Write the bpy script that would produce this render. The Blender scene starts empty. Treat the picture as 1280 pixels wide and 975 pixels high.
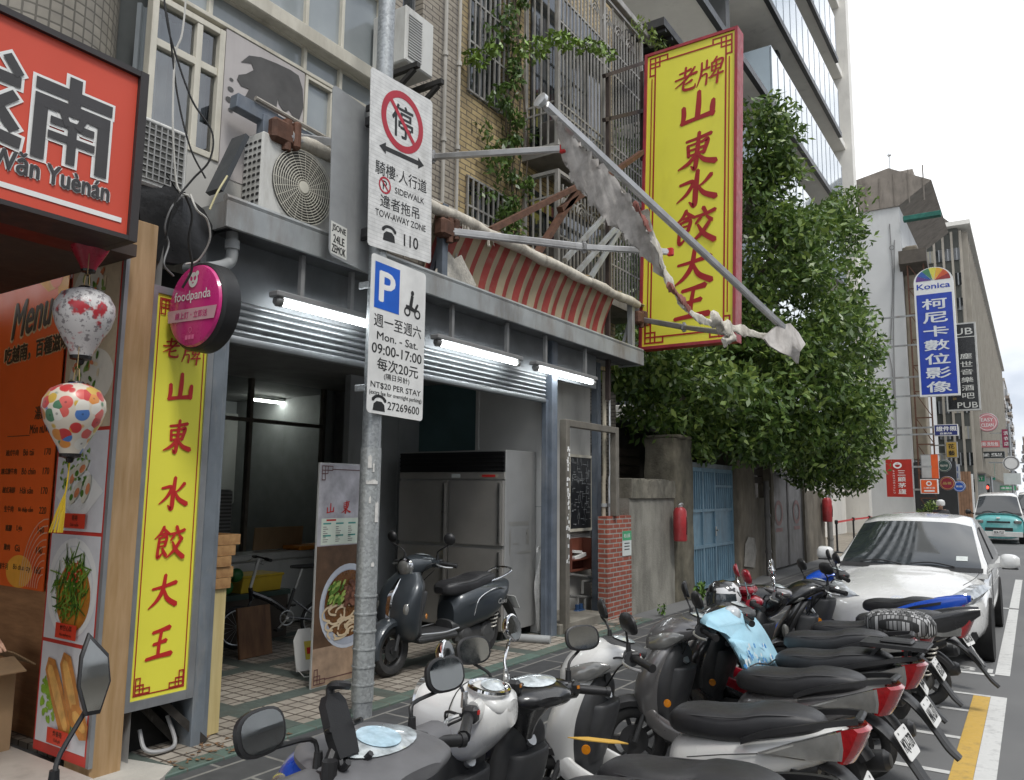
import bpy, bmesh, math, random
import numpy as np
from mathutils import Vector, Matrix, Quaternion
random.seed(7)
R = math.radians
SC = bpy.context.scene
COL = SC.collection
# ------------------------------------------------------------------ camera
FPX, CXP, CYP, EYE = 975.0, 640.0, 487.5, 1.82
YAW, PIT, ROL = R(33.6), R(7.35), R(0.6)
_f = Vector((-math.sin(YAW)*math.cos(PIT), math.cos(YAW)*math.cos(PIT), math.sin(PIT)))
_r0 = Vector((math.cos(YAW), math.sin(YAW), 0))
_u0 = _r0.cross(_f)
_r = _r0*math.cos(ROL) + _u0*math.sin(ROL)
_u = _r.cross(_f)
EYEP = Vector((0, 0, EYE))
cam = bpy.data.cameras.new('camera'); camo = bpy.data.objects.new('camera', cam); COL.objects.link(camo)
cam.sensor_width = 36; cam.lens = 36*FPX/1280; cam.clip_start = .05; cam.clip_end = 3000
camo.matrix_world = Matrix(((_r.x, _u.x, -_f.x, 0), (_r.y, _u.y, -_f.y, 0), (_r.z, _u.z, -_f.z, EYE), (0, 0, 0, 1)))
SC.camera = camo
# ------------------------------------------------------------------ sky and sun (bright overcast)
SUN_EL, SUN_AZ = R(58), R(115)       # azimuth measured from +Y clockwise: over the street, a little behind the camera
w = bpy.data.worlds.new('World'); SC.world = w; w.use_nodes = True
nt = w.node_tree; nt.nodes.clear()
N = lambda t: nt.nodes.new(t)
out = N('ShaderNodeOutputWorld'); bg = N('ShaderNodeBackground'); bg.inputs[1].default_value = .1
sky = N('ShaderNodeTexSky'); sky.sky_type = 'NISHITA'; sky.sun_disc = False
sky.sun_elevation = SUN_EL; sky.sun_rotation = SUN_AZ
hsv = N('ShaderNodeHueSaturation'); hsv.inputs['Saturation'].default_value = .45; hsv.inputs['Value'].default_value = 1.5
tc = N('ShaderNodeTexCoord'); mp = N('ShaderNodeMapping'); mp.inputs['Scale'].default_value = (1, 1, 2.4)
nz = N('ShaderNodeTexNoise'); nz.inputs['Scale'].default_value = 2.3; nz.inputs['Detail'].default_value = 6; nz.inputs['Roughness'].default_value = .5
rp = N('ShaderNodeValToRGB'); rp.color_ramp.elements[0].position = .40; rp.color_ramp.elements[1].position = .60
rp.color_ramp.elements[0].color = (4.2, 4.6, 5.3, 1); rp.color_ramp.elements[1].color = (10.4, 10.5, 10.6, 1)
mx = N('ShaderNodeMix'); mx.data_type = 'RGBA'; mx.inputs[0].default_value = .9
L = nt.links.new
L(tc.outputs['Generated'], mp.inputs[0]); L(mp.outputs[0], nz.inputs['Vector']); L(nz.outputs[0], rp.inputs[0])
L(sky.outputs[0], hsv.inputs['Color']); L(hsv.outputs[0], mx.inputs[6]); L(rp.outputs[0], mx.inputs[7])
L(mx.outputs[2], bg.inputs[0]); L(bg.outputs[0], out.inputs[0])
sun = bpy.data.lights.new('sun', 'SUN'); sun.energy = 1.3; sun.angle = R(14); sun.color = (1, .97, .92)
suno = bpy.data.objects.new('sun', sun); COL.objects.link(suno)
_sd = Vector((math.sin(SUN_AZ)*math.cos(SUN_EL), math.cos(SUN_AZ)*math.cos(SUN_EL), math.sin(SUN_EL)))
suno.rotation_euler = _sd.to_track_quat('Z', 'Y').to_euler()
SC.view_settings.view_transform = 'Standard'; SC.view_settings.look = 'None'
SC.view_settings.exposure = 0.68; SC.view_settings.gamma = 1
SC.view_settings.use_curve_mapping = False
SC.render.engine = 'CYCLES'
SC.cycles.max_bounces = 8; SC.cycles.diffuse_bounces = 4; SC.cycles.glossy_bounces = 4; SC.cycles.transparent_max_bounces = 12

# ------------------------------------------------------------------ pixel -> point on a known plane
def _ray(x, y): return _f + _r*((x-CXP)/FPX) - _u*((y-CYP)/FPX)
def PX(x, y, v): d = _ray(x, y); return EYEP + d*(v/d.x)
def PY(x, y, v): d = _ray(x, y); return EYEP + d*(v/d.y)
def PZ(x, y, v): d = _ray(x, y); return EYEP + d*((v-EYE)/d.z)

# ------------------------------------------------------------------ materials
def hx(s):
	c = [int(s[i:i+2], 16)/255 for i in (0, 2, 4)]
	return tuple(v/12.92 if v <= .04045 else ((v+.055)/1.055)**2.4 for v in c)
_M = {}
def _new(name):
	m = bpy.data.materials.new(name); m.use_nodes = True
	n = m.node_tree; b = n.nodes['Principled BSDF']
	return m, n, b
def _vec(n, plane=None, scale=(1, 1, 1)):
	t = n.nodes.new('ShaderNodeTexCoord'); o = t.outputs['Object']
	if plane == 'CYL':
		s = n.nodes.new('ShaderNodeSeparateXYZ'); c = n.nodes.new('ShaderNodeCombineXYZ'); a = n.nodes.new('ShaderNodeMath'); a.operation = 'ARCTAN2'
		q = n.nodes.new('ShaderNodeMath'); q.operation = 'MULTIPLY'; q.inputs[1].default_value = .6
		n.links.new(o, s.inputs[0]); n.links.new(s.outputs[1], a.inputs[0]); n.links.new(s.outputs[0], a.inputs[1]); n.links.new(a.outputs[0], q.inputs[0])
		n.links.new(q.outputs[0], c.inputs[0]); n.links.new(s.outputs[2], c.inputs[1]); o = c.outputs[0]
	elif plane:
		s = n.nodes.new('ShaderNodeSeparateXYZ'); c = n.nodes.new('ShaderNodeCombineXYZ')
		n.links.new(o, s.inputs[0])
		for i, a in enumerate(plane): n.links.new(s.outputs['XYZ'.index(a)], c.inputs[i])
		o = c.outputs[0]
	if scale != (1, 1, 1):
		mm = n.nodes.new('ShaderNodeMapping'); mm.inputs['Scale'].default_value = scale
		n.links.new(o, mm.inputs[0]); o = mm.outputs[0]
	return o
def _noise(n, vec, scale, detail=4, rough=.55):
	z = n.nodes.new('ShaderNodeTexNoise'); z.inputs['Scale'].default_value = scale; z.inputs['Detail'].default_value = detail
	z.inputs['Roughness'].default_value = rough; n.links.new(vec, z.inputs['Vector']); return z.outputs[0]
def _ramp(n, fac, a, b, ca=(0, 0, 0, 1), cb=(1, 1, 1, 1)):
	r = n.nodes.new('ShaderNodeValToRGB'); r.color_ramp.elements[0].position = a; r.color_ramp.elements[1].position = b
	r.color_ramp.elements[0].color = ca; r.color_ramp.elements[1].color = cb
	n.links.new(fac, r.inputs[0]); return r.outputs[0]
def _mix(n, fac, a, b, mode='MIX'):
	m = n.nodes.new('ShaderNodeMix'); m.data_type = 'RGBA'; m.blend_type = mode
	for s, v in ((m.inputs[0], fac), (m.inputs[6], a), (m.inputs[7], b)):
		if hasattr(v, 'links') or hasattr(v, 'is_linked'): n.links.new(v, s)
		elif isinstance(v, (int, float)): s.default_value = v
		else: s.default_value = (*v[:3], 1)
	return m.outputs[2]
def _bump(n, b, h, strength, dist=.01):
	u = n.nodes.new('ShaderNodeBump'); u.inputs['Strength'].default_value = strength; u.inputs['Distance'].default_value = dist
	n.links.new(h, u.inputs['Height']); n.links.new(u.outputs[0], b.inputs['Normal'])
def mat(name, col=None, rough=.5, metal=0., var=.12, scale=4., bump=0., bscale=60., dirt=0., dscale=2.2, dcol=(.06, .05, .04), streak=True, coat=0., emit=0., ecol=None, alpha=1.):
	if name in _M: return _M[name]
	m, n, b = _new(name); _M[name] = m
	if isinstance(col, str): col = hx(col)
	v = _vec(n)
	c = _mix(n, _ramp(n, _noise(n, v, scale), .3, .7), tuple(x*(1-var) for x in col), tuple(min(1, x*(1+var)) for x in col))
	if dirt > 0:
		vd = _vec(n, None, (1, 1, .28)) if streak else v
		d = _noise(n, vd, dscale, 8, .68)
		c = _mix(n, _ramp(n, d, .62-.3*dirt, .85-.1*dirt, (0, 0, 0, 1), (min(1, .35+dirt),)*3+(1,)), c, dcol)
	n.links.new(c, b.inputs['Base Color'])
	b.inputs['Metallic'].default_value = metal
	rr = _ramp(n, _noise(n, v, scale*2.3), .3, .7, (max(0, rough-.08),)*3+(1,), (min(1, rough+.08),)*3+(1,))
	n.links.new(rr, b.inputs['Roughness'])
	b.inputs['Coat Weight'].default_value = coat; b.inputs['Coat Roughness'].default_value = .05
	if bump > 0: _bump(n, b, _noise(n, v, bscale, 5), bump)
	if emit > 0:
		b.inputs['Emission Color'].default_value = (*(ecol or col), 1); b.inputs['Emission Strength'].default_value = emit
	b.inputs['Alpha'].default_value = alpha
	return m
def glass(name, tint=(.9, .95, .95), fac=.75, rough=.02):
	"""thin pane: see-through with a clear-coat reflection"""
	if name in _M: return _M[name]
	m, n, b = _new(name); _M[name] = m
	o = n.nodes['Material Output']; g = n.nodes.new('ShaderNodeBsdfGlossy'); g.inputs['Roughness'].default_value = rough
	t = n.nodes.new('ShaderNodeBsdfTransparent'); t.inputs[0].default_value = (*tint, 1)
	f = n.nodes.new('ShaderNodeFresnel'); f.inputs[0].default_value = 1.5
	ma = n.nodes.new('ShaderNodeMath'); ma.operation = 'MULTIPLY_ADD'; ma.inputs[1].default_value = 1.0; ma.inputs[2].default_value = 1-fac-.02 if fac < .98 else .02
	ma.use_clamp = True
	s = n.nodes.new('ShaderNodeMixShader')
	n.links.new(f.outputs[0], ma.inputs[0]); n.links.new(ma.outputs[0], s.inputs[0])
	n.links.new(t.outputs[0], s.inputs[1]); n.links.new(g.outputs[0], s.inputs[2]); n.links.new(s.outputs[0], o.inputs[0])
	return m
def brickmat(name, plane, c1, c2, mortar, bw, bh, ms=.012, off=.5, rough=.7, bump=.4, dirt=.25, bias=0., dcol=(.05, .045, .04), bands=None, dscale=1.2):
	if name in _M: return _M[name]
	m, n, b = _new(name); _M[name] = m
	v = _vec(n, plane)
	t = n.nodes.new('ShaderNodeTexBrick'); t.offset = off; t.inputs['Scale'].default_value = 1
	t.inputs['Brick Width'].default_value = bw; t.inputs['Row Height'].default_value = bh; t.inputs['Mortar Size'].default_value = ms
	t.inputs['Bias'].default_value = bias; t.inputs['Mortar Smooth'].default_value = .2
	for k, c in (('Color1', c1), ('Color2', c2), ('Mortar', mortar)): t.inputs[k].default_value = (*(hx(c) if isinstance(c, str) else c), 1)
	n.links.new(v, t.inputs['Vector'])
	c = t.outputs['Color']
	if bands:
		bcol, per, wid, ox, oy = bands
		s = n.nodes.new('ShaderNodeSeparateXYZ'); n.links.new(v, s.inputs[0]); fl = []
		for i, o in ((0, ox), (1, oy)):
			a = n.nodes.new('ShaderNodeMath'); a.operation = 'ADD'; a.inputs[1].default_value = o; n.links.new(s.outputs[i], a.inputs[0])
			q = n.nodes.new('ShaderNodeMath'); q.operation = 'FLOORED_MODULO'; q.inputs[1].default_value = per; n.links.new(a.outputs[0], q.inputs[0])
			l = n.nodes.new('ShaderNodeMath'); l.operation = 'LESS_THAN'; l.inputs[1].default_value = wid; n.links.new(q.outputs[0], l.inputs[0]); fl.append(l.outputs[0])
		g = n.nodes.new('ShaderNodeMath'); g.operation = 'MAXIMUM'; n.links.new(fl[0], g.inputs[0]); n.links.new(fl[1], g.inputs[1])
		c = _mix(n, g.outputs[0], c, bcol)
	vv = _vec(n)
	c = _mix(n, .55, c, _ramp(n, _noise(n, vv, 9., 6), .25, .75, (.55, .55, .55, 1), (1.25, 1.25, 1.25, 1)), 'MULTIPLY')
	if dirt > 0: c = _mix(n, _ramp(n, _noise(n, _vec(n, None, (1, 1, .35)), dscale, 8, .65), .62-.25*dirt, .9-.15*dirt, (0, 0, 0, 1), (.75, .75, .75, 1)), c, dcol)
	n.links.new(c, b.inputs['Base Color']); b.inputs['Roughness'].default_value = rough
	iv = n.nodes.new('ShaderNodeMath'); iv.operation = 'SUBTRACT'; iv.inputs[0].default_value = 1; n.links.new(t.outputs['Fac'], iv.inputs[1])
	_bump(n, b, iv.outputs[0], bump, .008)
	return m
def woodmat(name, col, dark, scale=(14, 14, 1.2), rough=.55):
	if name in _M: return _M[name]
	m, n, b = _new(name); _M[name] = m
	v = _vec(n, None, scale); c = _mix(n, _ramp(n, _noise(n, v, 1.5, 6, .6), .3, .7), hx(col), hx(dark))
	c = _mix(n, .5, c, _ramp(n, _noise(n, _vec(n), 1.4, 4), .3, .7, (.7, .7, .7, 1), (1.15, 1.15, 1.15, 1)), 'MULTIPLY')
	n.links.new(c, b.inputs['Base Color']); b.inputs['Roughness'].default_value = rough
	return m
def galv(name='galvanized steel', col=(.36, .38, .39), metal=.55, rough=.5):
	if name in _M: return _M[name]
	m, n, b = _new(name); _M[name] = m
	v = _vec(n); vo = n.nodes.new('ShaderNodeTexVoronoi'); vo.inputs['Scale'].default_value = 55; n.links.new(v, vo.inputs['Vector'])
	s = n.nodes.new('ShaderNodeSeparateColor'); n.links.new(vo.outputs['Color'], s.inputs[0])
	c = _mix(n, s.outputs[0], tuple(x*.78 for x in col), tuple(x*1.18 for x in col))
	c = _mix(n, _ramp(n, _noise(n, _vec(n, None, (1, 1, .3)), 4, 8, .7), .52, .8, (0, 0, 0, 1), (.7, .7, .7, 1)), c, tuple(x*.55 for x in col))
	n.links.new(c, b.inputs['Base Color']); b.inputs['Metallic'].default_value = metal; b.inputs['Roughness'].default_value = rough
	return m

# ------------------------------------------------------------------ mesh builder
PMAT = {}
class Frame:
	def __init__(s, o, u, v, n): s.o, s.u, s.v, s.n = Vector(o), Vector(u), Vector(v), Vector(n)
	def __call__(s, a, b, c=0.): return s.o + s.u*a + s.v*b + s.n*c
def FX(y, z, x, n=1):   # a face looking along +X (towards the street): u = +Y, v = +Z
	return Frame((x, y, z), (0, n, 0), (0, 0, 1), (n, 0, 0))
def FY(x, z, y):        # a face looking along -Y (down the street, towards the camera)
	return Frame((x, y, z), (1, 0, 0), (0, 0, 1), (0, -1, 0))
def cat(pts, n):
	"""Catmull-Rom through tuples"""
	if len(pts) < 3 or n < 2: 
		o = []
		for i in range(len(pts)-1):
			for k in range(n): o.append(tuple(a+(b-a)*k/n for a, b in zip(pts[i], pts[i+1])))
		return o+[tuple(pts[-1])]
	P = [tuple(2*a-b for a, b in zip(pts[0], pts[1]))]+list(pts)+[tuple(2*a-b for a, b in zip(pts[-1], pts[-2]))]
	o = []
	for i in range(1, len(P)-2):
		for k in range(n):
			t = k/n
			o.append(tuple(.5*(2*b+(c-a)*t+(2*a-5*b+4*c-d)*t*t+(3*b-3*c+d-a)*t**3) for a, b, c, d in zip(P[i-1], P[i], P[i+1], P[i+2])))
	return o+[tuple(pts[-1])]
_GL = {}
def glyphs(s, bold=0.):
	k = (s, round(bold, 4))
	if k in _GL: return _GL[k]
	cu = bpy.data.curves.new('txt', 'FONT'); cu.body = s; cu.offset = bold; cu.resolution_u = 3; cu.align_x = 'CENTER'
	ob = bpy.data.objects.new('txt', cu); COL.objects.link(ob)
	dg = bpy.context.evaluated_depsgraph_get()
	me = bpy.data.meshes.new_from_object(ob.evaluated_get(dg))
	v = np.empty(len(me.vertices)*3); me.vertices.foreach_get('co', v); v = v.reshape(-1, 3)[:, :2]
	f = [tuple(p.vertices) for p in me.polygons]
	bpy.data.meshes.remove(me); bpy.data.objects.remove(ob); bpy.data.curves.remove(cu)
	if len(v): lo, hi = v.min(0), v.max(0)
	else: lo, hi = np.zeros(2), np.ones(2)
	_GL[k] = (v, f, lo, hi); return _GL[k]
class MB:
	def __init__(s): s.v = []; s.f = []; s.fm = []; s.fs = []; s.mats = []; s.cur = 0; s.X = None
	def use(s, m):
		if m not in s.mats: s.mats.append(m)
		s.cur = s.mats.index(m); return s
	def add(s, vs, fs, smooth=False):
		o = len(s.v)
		for p in vs:
			p = Vector(p)
			s.v.append(s.X @ p if s.X is not None else p)
		for f in fs: s.f.append(tuple(i+o for i in f)); s.fm.append(s.cur); s.fs.append(smooth)
		return s
	def box(s, c, d, rot=None, bev=0.):
		c = Vector(c); h = Vector(d)/2; vs = []; fs = []
		if bev <= 0:
			for sx in (-1, 1):
				for sy in (-1, 1):
					for sz in (-1, 1): vs.append(Vector((sx*h.x, sy*h.y, sz*h.z)))
			fs = [(0, 1, 3, 2), (4, 6, 7, 5), (0, 4, 5, 1), (2, 3, 7, 6), (0, 2, 6, 4), (1, 5, 7, 3)]
		else:
			bev = min(bev, h.x*.9, h.y*.9, h.z*.9); idx = {}
			for sx in (-1, 1):
				for sy in (-1, 1):
					for sz in (-1, 1):
						for a in range(3):
							q = [sx*h.x, sy*h.y, sz*h.z]
							for b in range(3):
								if b != a: q[b] -= (sx, sy, sz)[b]*bev
							idx[(sx, sy, sz, a)] = len(vs); vs.append(Vector(q))
			S = (-1, 1)
			for a in range(3):
				b, c2 = (a+1) % 3, (a+2) % 3
				for sa in S:
					k = []
					for (sb, sc) in ((-1, -1), (1, -1), (1, 1), (-1, 1)):
						t = [0]*3; t[a] = sa; t[b] = sb; t[c2] = sc; k.append(idx[(*t, a)])
					fs.append(tuple(k) if sa > 0 else tuple(k[::-1]))
				for sb in S:
					for sc in S:
						k = []
						for sa, ax in ((-1, b), (1, b), (1, c2), (-1, c2)):
							t = [0]*3; t[a] = sa; t[b] = sb; t[c2] = sc; k.append(idx[(*t, ax)])
						fs.append(tuple(k) if sb*sc < 0 else tuple(k[::-1]))
			for sx in S:
				for sy in S:
					for sz in S:
						k = [idx[(sx, sy, sz, a)] for a in range(3)]
						fs.append(tuple(k) if sx*sy*sz > 0 else tuple(k[::-1]))
		if rot is not None: vs = [rot @ p for p in vs]
		return s.add([p+c for p in vs], fs)
	def ab(s, a, b, bev=0.):
		a, b = Vector(a), Vector(b)
		return s.box((a+b)/2, [abs(x) for x in (b-a)], None, bev)
	def beam(s, p0, p1, w, h, up=(0, 0, 1), bev=0.):
		p0, p1 = Vector(p0), Vector(p1); d = (p1-p0); l = d.length; d.normalize()
		sd = d.cross(Vector(up))
		if sd.length < 1e-4: sd = d.cross(Vector((1, 0, 0)))
		sd.normalize(); u = sd.cross(d)
		M3 = Matrix((d, sd, u)).transposed()
		return s.box((p0+p1)/2, (l, w, h), M3, bev)
	def loft(s, rings, cap=True, smooth=True, closed=True):
		n = len(rings[0]); vs = [p for r in rings for p in r]; fs = []
		for i in range(len(rings)-1):
			for j in range(n if closed else n-1):
				k = (j+1) % n
				fs.append((i*n+j, i*n+k, (i+1)*n+k, (i+1)*n+j))
		if cap and closed: fs.append(tuple(range(n))[::-1]); fs.append(tuple((len(rings)-1)*n+j for j in range(n)))
		return s.add(vs, fs, smooth)
	def tube(s, pts, r, seg=8, sub=1, cap=True):
		pts = [Vector(p) for p in (cat([tuple(p) for p in pts], sub) if sub > 1 else pts)]
		rs = r if isinstance(r, (list, tuple)) else None
		if rs and len(rs) != len(pts): rs = [x[0] for x in cat([(q,) for q in rs], sub)]
		t = (pts[1]-pts[0]).normalized(); a = t.cross(Vector((0, 0, 1)))
		if a.length < .05: a = t.cross(Vector((1, 0, 0)))
		a.normalize(); rings = []
		for i, p in enumerate(pts):
			t2 = ((pts[min(i+1, len(pts)-1)]-pts[max(i-1, 0)])).normalized()
			a = (a-t2*a.dot(t2)).normalized(); b = t2.cross(a); rr = rs[i] if rs else r
			rings.append([p+(a*math.cos(q)+b*math.sin(q))*rr for q in [2*math.pi*j/seg for j in range(seg)]])
		return s.loft(rings, cap)
	def cyl(s, p0, p1, r0, r1=None, seg=16): return s.tube([p0, p1], [r0, r0 if r1 is None else r1], seg)
	def lathe(s, prof, o, ax=(0, 0, 1), seg=24, cap=True):
		o = Vector(o); ax = Vector(ax).normalized(); a = ax.cross(Vector((1, 0, 0)))
		if a.length < .1: a = ax.cross(Vector((0, 1, 0)))
		a.normalize(); b = ax.cross(a)
		return s.loft([[o+ax*h+(a*math.cos(q)+b*math.sin(q))*max(r, 1e-4) for q in [2*math.pi*j/seg for j in range(seg)]] for r, h in prof], cap)
	def quad(s, *p): return s.add(p, [tuple(range(len(p)))])
	def poly(s, F, pts, off=0.): return s.add([F(a, b, off) for a, b in pts], [tuple(range(len(pts)))])
	def rect(s, F, a0, b0, a1, b1, off=0.): return s.poly(F, [(a0, b0), (a1, b0), (a1, b1), (a0, b1)], off)
	def slab(s, F, a0, b0, a1, b1, c0, c1):
		return s.add([F(a, b, c) for a in (a0, a1) for b in (b0, b1) for c in (c0, c1)], [(0, 1, 3, 2), (4, 6, 7, 5), (0, 4, 5, 1), (2, 3, 7, 6), (0, 2, 6, 4), (1, 5, 7, 3)])
	def prism(s, F, pts, c0, c1):
		n = len(pts); vs = [F(a, b, c0) for a, b in pts]+[F(a, b, c1) for a, b in pts]
		return s.add(vs, [tuple(range(n))[::-1], tuple(range(n, 2*n))]+[(i, (i+1) % n, n+(i+1) % n, n+i) for i in range(n)])
	def line(s, F, pts, w, off=0., closed=False):
		pts = list(pts)+([pts[0]] if closed else [])
		for i, ((a, b), (c, d)) in enumerate(zip(pts, pts[1:])):
			l = math.hypot(c-a, d-b) or 1; tx, ty = (c-a)/l*w/2, (d-b)/l*w/2; o = off+(i % 2)*.0005
			s.poly(F, [(a-tx+ty, b-ty-tx), (c+tx+ty, d+ty-tx), (c+tx-ty, d+ty+tx), (a-tx-ty, b-ty+tx)], o)
		return s
	def stroke(s, F, pts, off=0., sub=5, cx=0., cy=0., sc=1., slant=0., rnd=True):
		P = cat([tuple(p) for p in pts], sub); n = len(P); A = []; B = []
		for i, (x, y, wd) in enumerate(P):
			x0, y0, _ = P[max(i-1, 0)]; x1, y1, _ = P[min(i+1, n-1)]
			l = math.hypot(x1-x0, y1-y0) or 1; nx, ny = -(y1-y0)/l, (x1-x0)/l
			A.append((x+nx*wd/2, y+ny*wd/2)); B.append((x-nx*wd/2, y-ny*wd/2))
		if rnd:
			def capp(i, j):
				x, y, wd = P[i]; xx, yy, _ = P[j]; l = math.hypot(x-xx, y-yy) or 1
				return (x+(x-xx)/l*wd*.4, y+(y-yy)/l*wd*.4)
			A = [capp(0, 1)]+A+[capp(-1, -2)]; B = [capp(0, 1)]+B+[capp(-1, -2)]
		T = lambda q: F(cx+sc*(q[0]+slant*q[1]), cy+sc*q[1], off)
		k = len(A)
		return s.add([T(q) for q in A]+[T(q) for q in B], [(i, k+i, k+i+1, i+1) for i in range(k-1)])
	def text(s, F, txt, cx, cy, h=None, w=None, bold=0., off=.003, slant=0., align='c', rot=0.):
		v, f, lo, hi = glyphs(txt, 0.)
		if not len(v): return s
		if bold > .003:
			e = bold*(h or (w*(hi[1]-lo[1])/(hi[0]-lo[0])))*1.1
			for i, (dx, dy) in enumerate(((-e, 0), (e, 0), (0, -e*.7), (0, e*.7))): s.text(F, txt, cx+dx, cy+dy, h, w, 0, off-.0012+.0003*i, slant, align, rot)
		W, Hh = hi-lo
		if h is None: sy = sx = w/W
		else: sy = h/Hh; sx = sy if w is None else w/W
		ax = {'c': (lo[0]+hi[0])/2, 'l': lo[0], 'r': hi[0]}[align]; ay = (lo[1]+hi[1])/2
		cr, sr = math.cos(rot), math.sin(rot)
		vs = []
		for x, y in v:
			a = (x-ax)*sx+slant*(y-ay)*sy; b = (y-ay)*sy
			vs.append(F(cx+a*cr-b*sr, cy+a*sr+b*cr, off))
		return s.add(vs, f)
	def vtext(s, F, chars, cx, y_top, y_bot, h, w=None, **k):
		n = len(chars)
		for i, c in enumerate(chars):
			s.text(F, c, cx, y_top+(y_bot-y_top)*(i+.5)/n, h*(.16 if c in '一・' else 1), w, **k)
		return s
	def ell(s, F, cx, cy, rx, ry, off=0., seg=32, rot=0.):
		cr, sr = math.cos(rot), math.sin(rot); pts = []
		for j in range(seg):
			a, b = rx*math.cos(2*math.pi*j/seg), ry*math.sin(2*math.pi*j/seg); pts.append((cx+a*cr-b*sr, cy+a*sr+b*cr))
		return s.poly(F, pts, off)
	def ring(s, F, cx, cy, ro, ri, off=0., seg=40, ry=1.):
		vs = []; fs = []
		for j in range(seg):
			q = 2*math.pi*j/seg; vs += [F(cx+ro*math.cos(q), cy+ro*ry*math.sin(q), off), F(cx+ri*math.cos(q), cy+ri*ry*math.sin(q), off)]
		for j in range(seg):
			k = (j+1) % seg; fs.append((2*j, 2*k, 2*k+1, 2*j+1))
		return s.add(vs, fs)
	def blob(s, c, r, seg=16, rings=8):
		c = Vector(c); r = Vector(r) if not isinstance(r, (int, float)) else Vector((r, r, r)); rr = []
		for i in range(rings+1):
			t = math.pi*(i/rings); t = min(max(t, .02), math.pi-.02)
			rr.append([c+Vector((r.x*math.sin(t)*math.cos(q), r.y*math.sin(t)*math.sin(q), -r.z*math.cos(t))) for q in [2*math.pi*j/seg for j in range(seg)]])
		return s.loft(rr)
	def secx(s, keys, seg=20, sub=4, n=2.6):
		"""loft along x: keys (x, z_centre, half_y, half_z[, y_centre])"""
		K = cat([tuple(k)+(0.,)*(5-len(k)) for k in keys], sub); rr = []
		for x, zc, hy, hz, yc in K:
			hy, hz = max(hy, .002), max(hz, .002)
			rr.append([(x, yc+hy*math.copysign(abs(math.cos(q))**(2/n), math.cos(q)), zc+hz*math.copysign(abs(math.sin(q))**(2/n), math.sin(q))) for q in [2*math.pi*(j+.5)/seg for j in range(seg)]])
		return s.loft(rr)
	def secz(s, keys, seg=24, sub=4, n=2.6):
		"""loft along z: keys (z, x_centre, half_y, half_x)"""
		K = cat([tuple(k) for k in keys], sub); rr = []
		for z, xc, hy, hxx in K:
			hy, hxx = max(hy, .002), max(hxx, .002)
			rr.append([(xc+hxx*math.copysign(abs(math.cos(q))**(2/n), math.cos(q)), hy*math.copysign(abs(math.sin(q))**(2/n), math.sin(q)), z) for q in [2*math.pi*(j+.5)/seg for j in range(seg)]])
		return s.loft(rr)
	def build(s, name, m=None, parent=None, label=None, kind=None, ang=35, category=None, group=None, origin=None):
		vs = s.v; mats = s.mats
		if not mats: mats = [m]
		if parent is not None:
			inv = PMAT[parent.name].inverted(); vs = [inv @ p for p in vs]; loc = None
		else:
			if origin is None:
				a = np.array([tuple(p) for p in vs]); lo, hi = a.min(0), a.max(0); origin = ((lo[0]+hi[0])/2, (lo[1]+hi[1])/2, lo[2])
			loc = Vector(origin); vs = [p-loc for p in vs]
		me = bpy.data.meshes.new(name); me.from_pydata([tuple(p) for p in vs], [], s.f)
		for q in mats: me.materials.append(q)
		me.polygons.foreach_set('material_index', s.fm); me.polygons.foreach_set('use_smooth', [True]*len(s.f) if any(s.fs) else [False]*len(s.f))
		me.update()
		if any(s.fs) and len(s.f) < 60000:
			bm = bmesh.new(); bm.from_mesh(me); bmesh.ops.recalc_face_normals(bm, faces=bm.faces[:]); bm.to_mesh(me); bm.free()
		if any(s.fs): me.set_sharp_from_angle(angle=R(ang))
		o = bpy.data.objects.new(name, me); COL.objects.link(o)
		if parent is not None: o.parent = parent; PMAT[o.name] = PMAT[parent.name]
		else: o.location = loc; PMAT[o.name] = Matrix.Translation(loc)
		if label: o['label'] = label
		if category: o['category'] = category
		if group: o['group'] = group
		if kind: o['kind'] = kind
		return o
def T(name, label, category, loc=(0, 0, 0), group=None, rz=0., kind=None):
	o = bpy.data.objects.new(name, None); COL.objects.link(o); o.location = loc; o.rotation_euler = (0, 0, rz)
	o.empty_display_size = .2
	o['label'] = label; o['category'] = category
	if group: o['group'] = group
	if kind: o['kind'] = kind
	PMAT[o.name] = Matrix.Translation(Vector(loc)) @ Matrix.Rotation(rz, 4, 'Z')
	return o
def wall(mb, F, a0, b0, a1, b1, holes=(), depth=.15):
	"""a wall face with openings: front cells plus the reveals of each opening"""
	A = sorted({a0, a1, *[h[i] for h in holes for i in (0, 2)]}); B = sorted({b0, b1, *[h[i] for h in holes for i in (1, 3)]})
	for p, q in zip(A, A[1:]):
		for r, t in zip(B, B[1:]):
			m = ((p+q)/2, (r+t)/2)
			if any(h[0] < m[0] < h[2] and h[1] < m[1] < h[3] for h in holes): continue
			mb.rect(F, p, r, q, t)
	for h in holes:
		x0, y0, x1, y1 = h
		for (p, q) in (((x0, y0), (x1, y0)), ((x1, y0), (x1, y1)), ((x1, y1), (x0, y1)), ((x0, y1), (x0, y0))):
			mb.quad(F(*p, 0), F(*p, -depth), F(*q, -depth), F(*q, 0))
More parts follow.
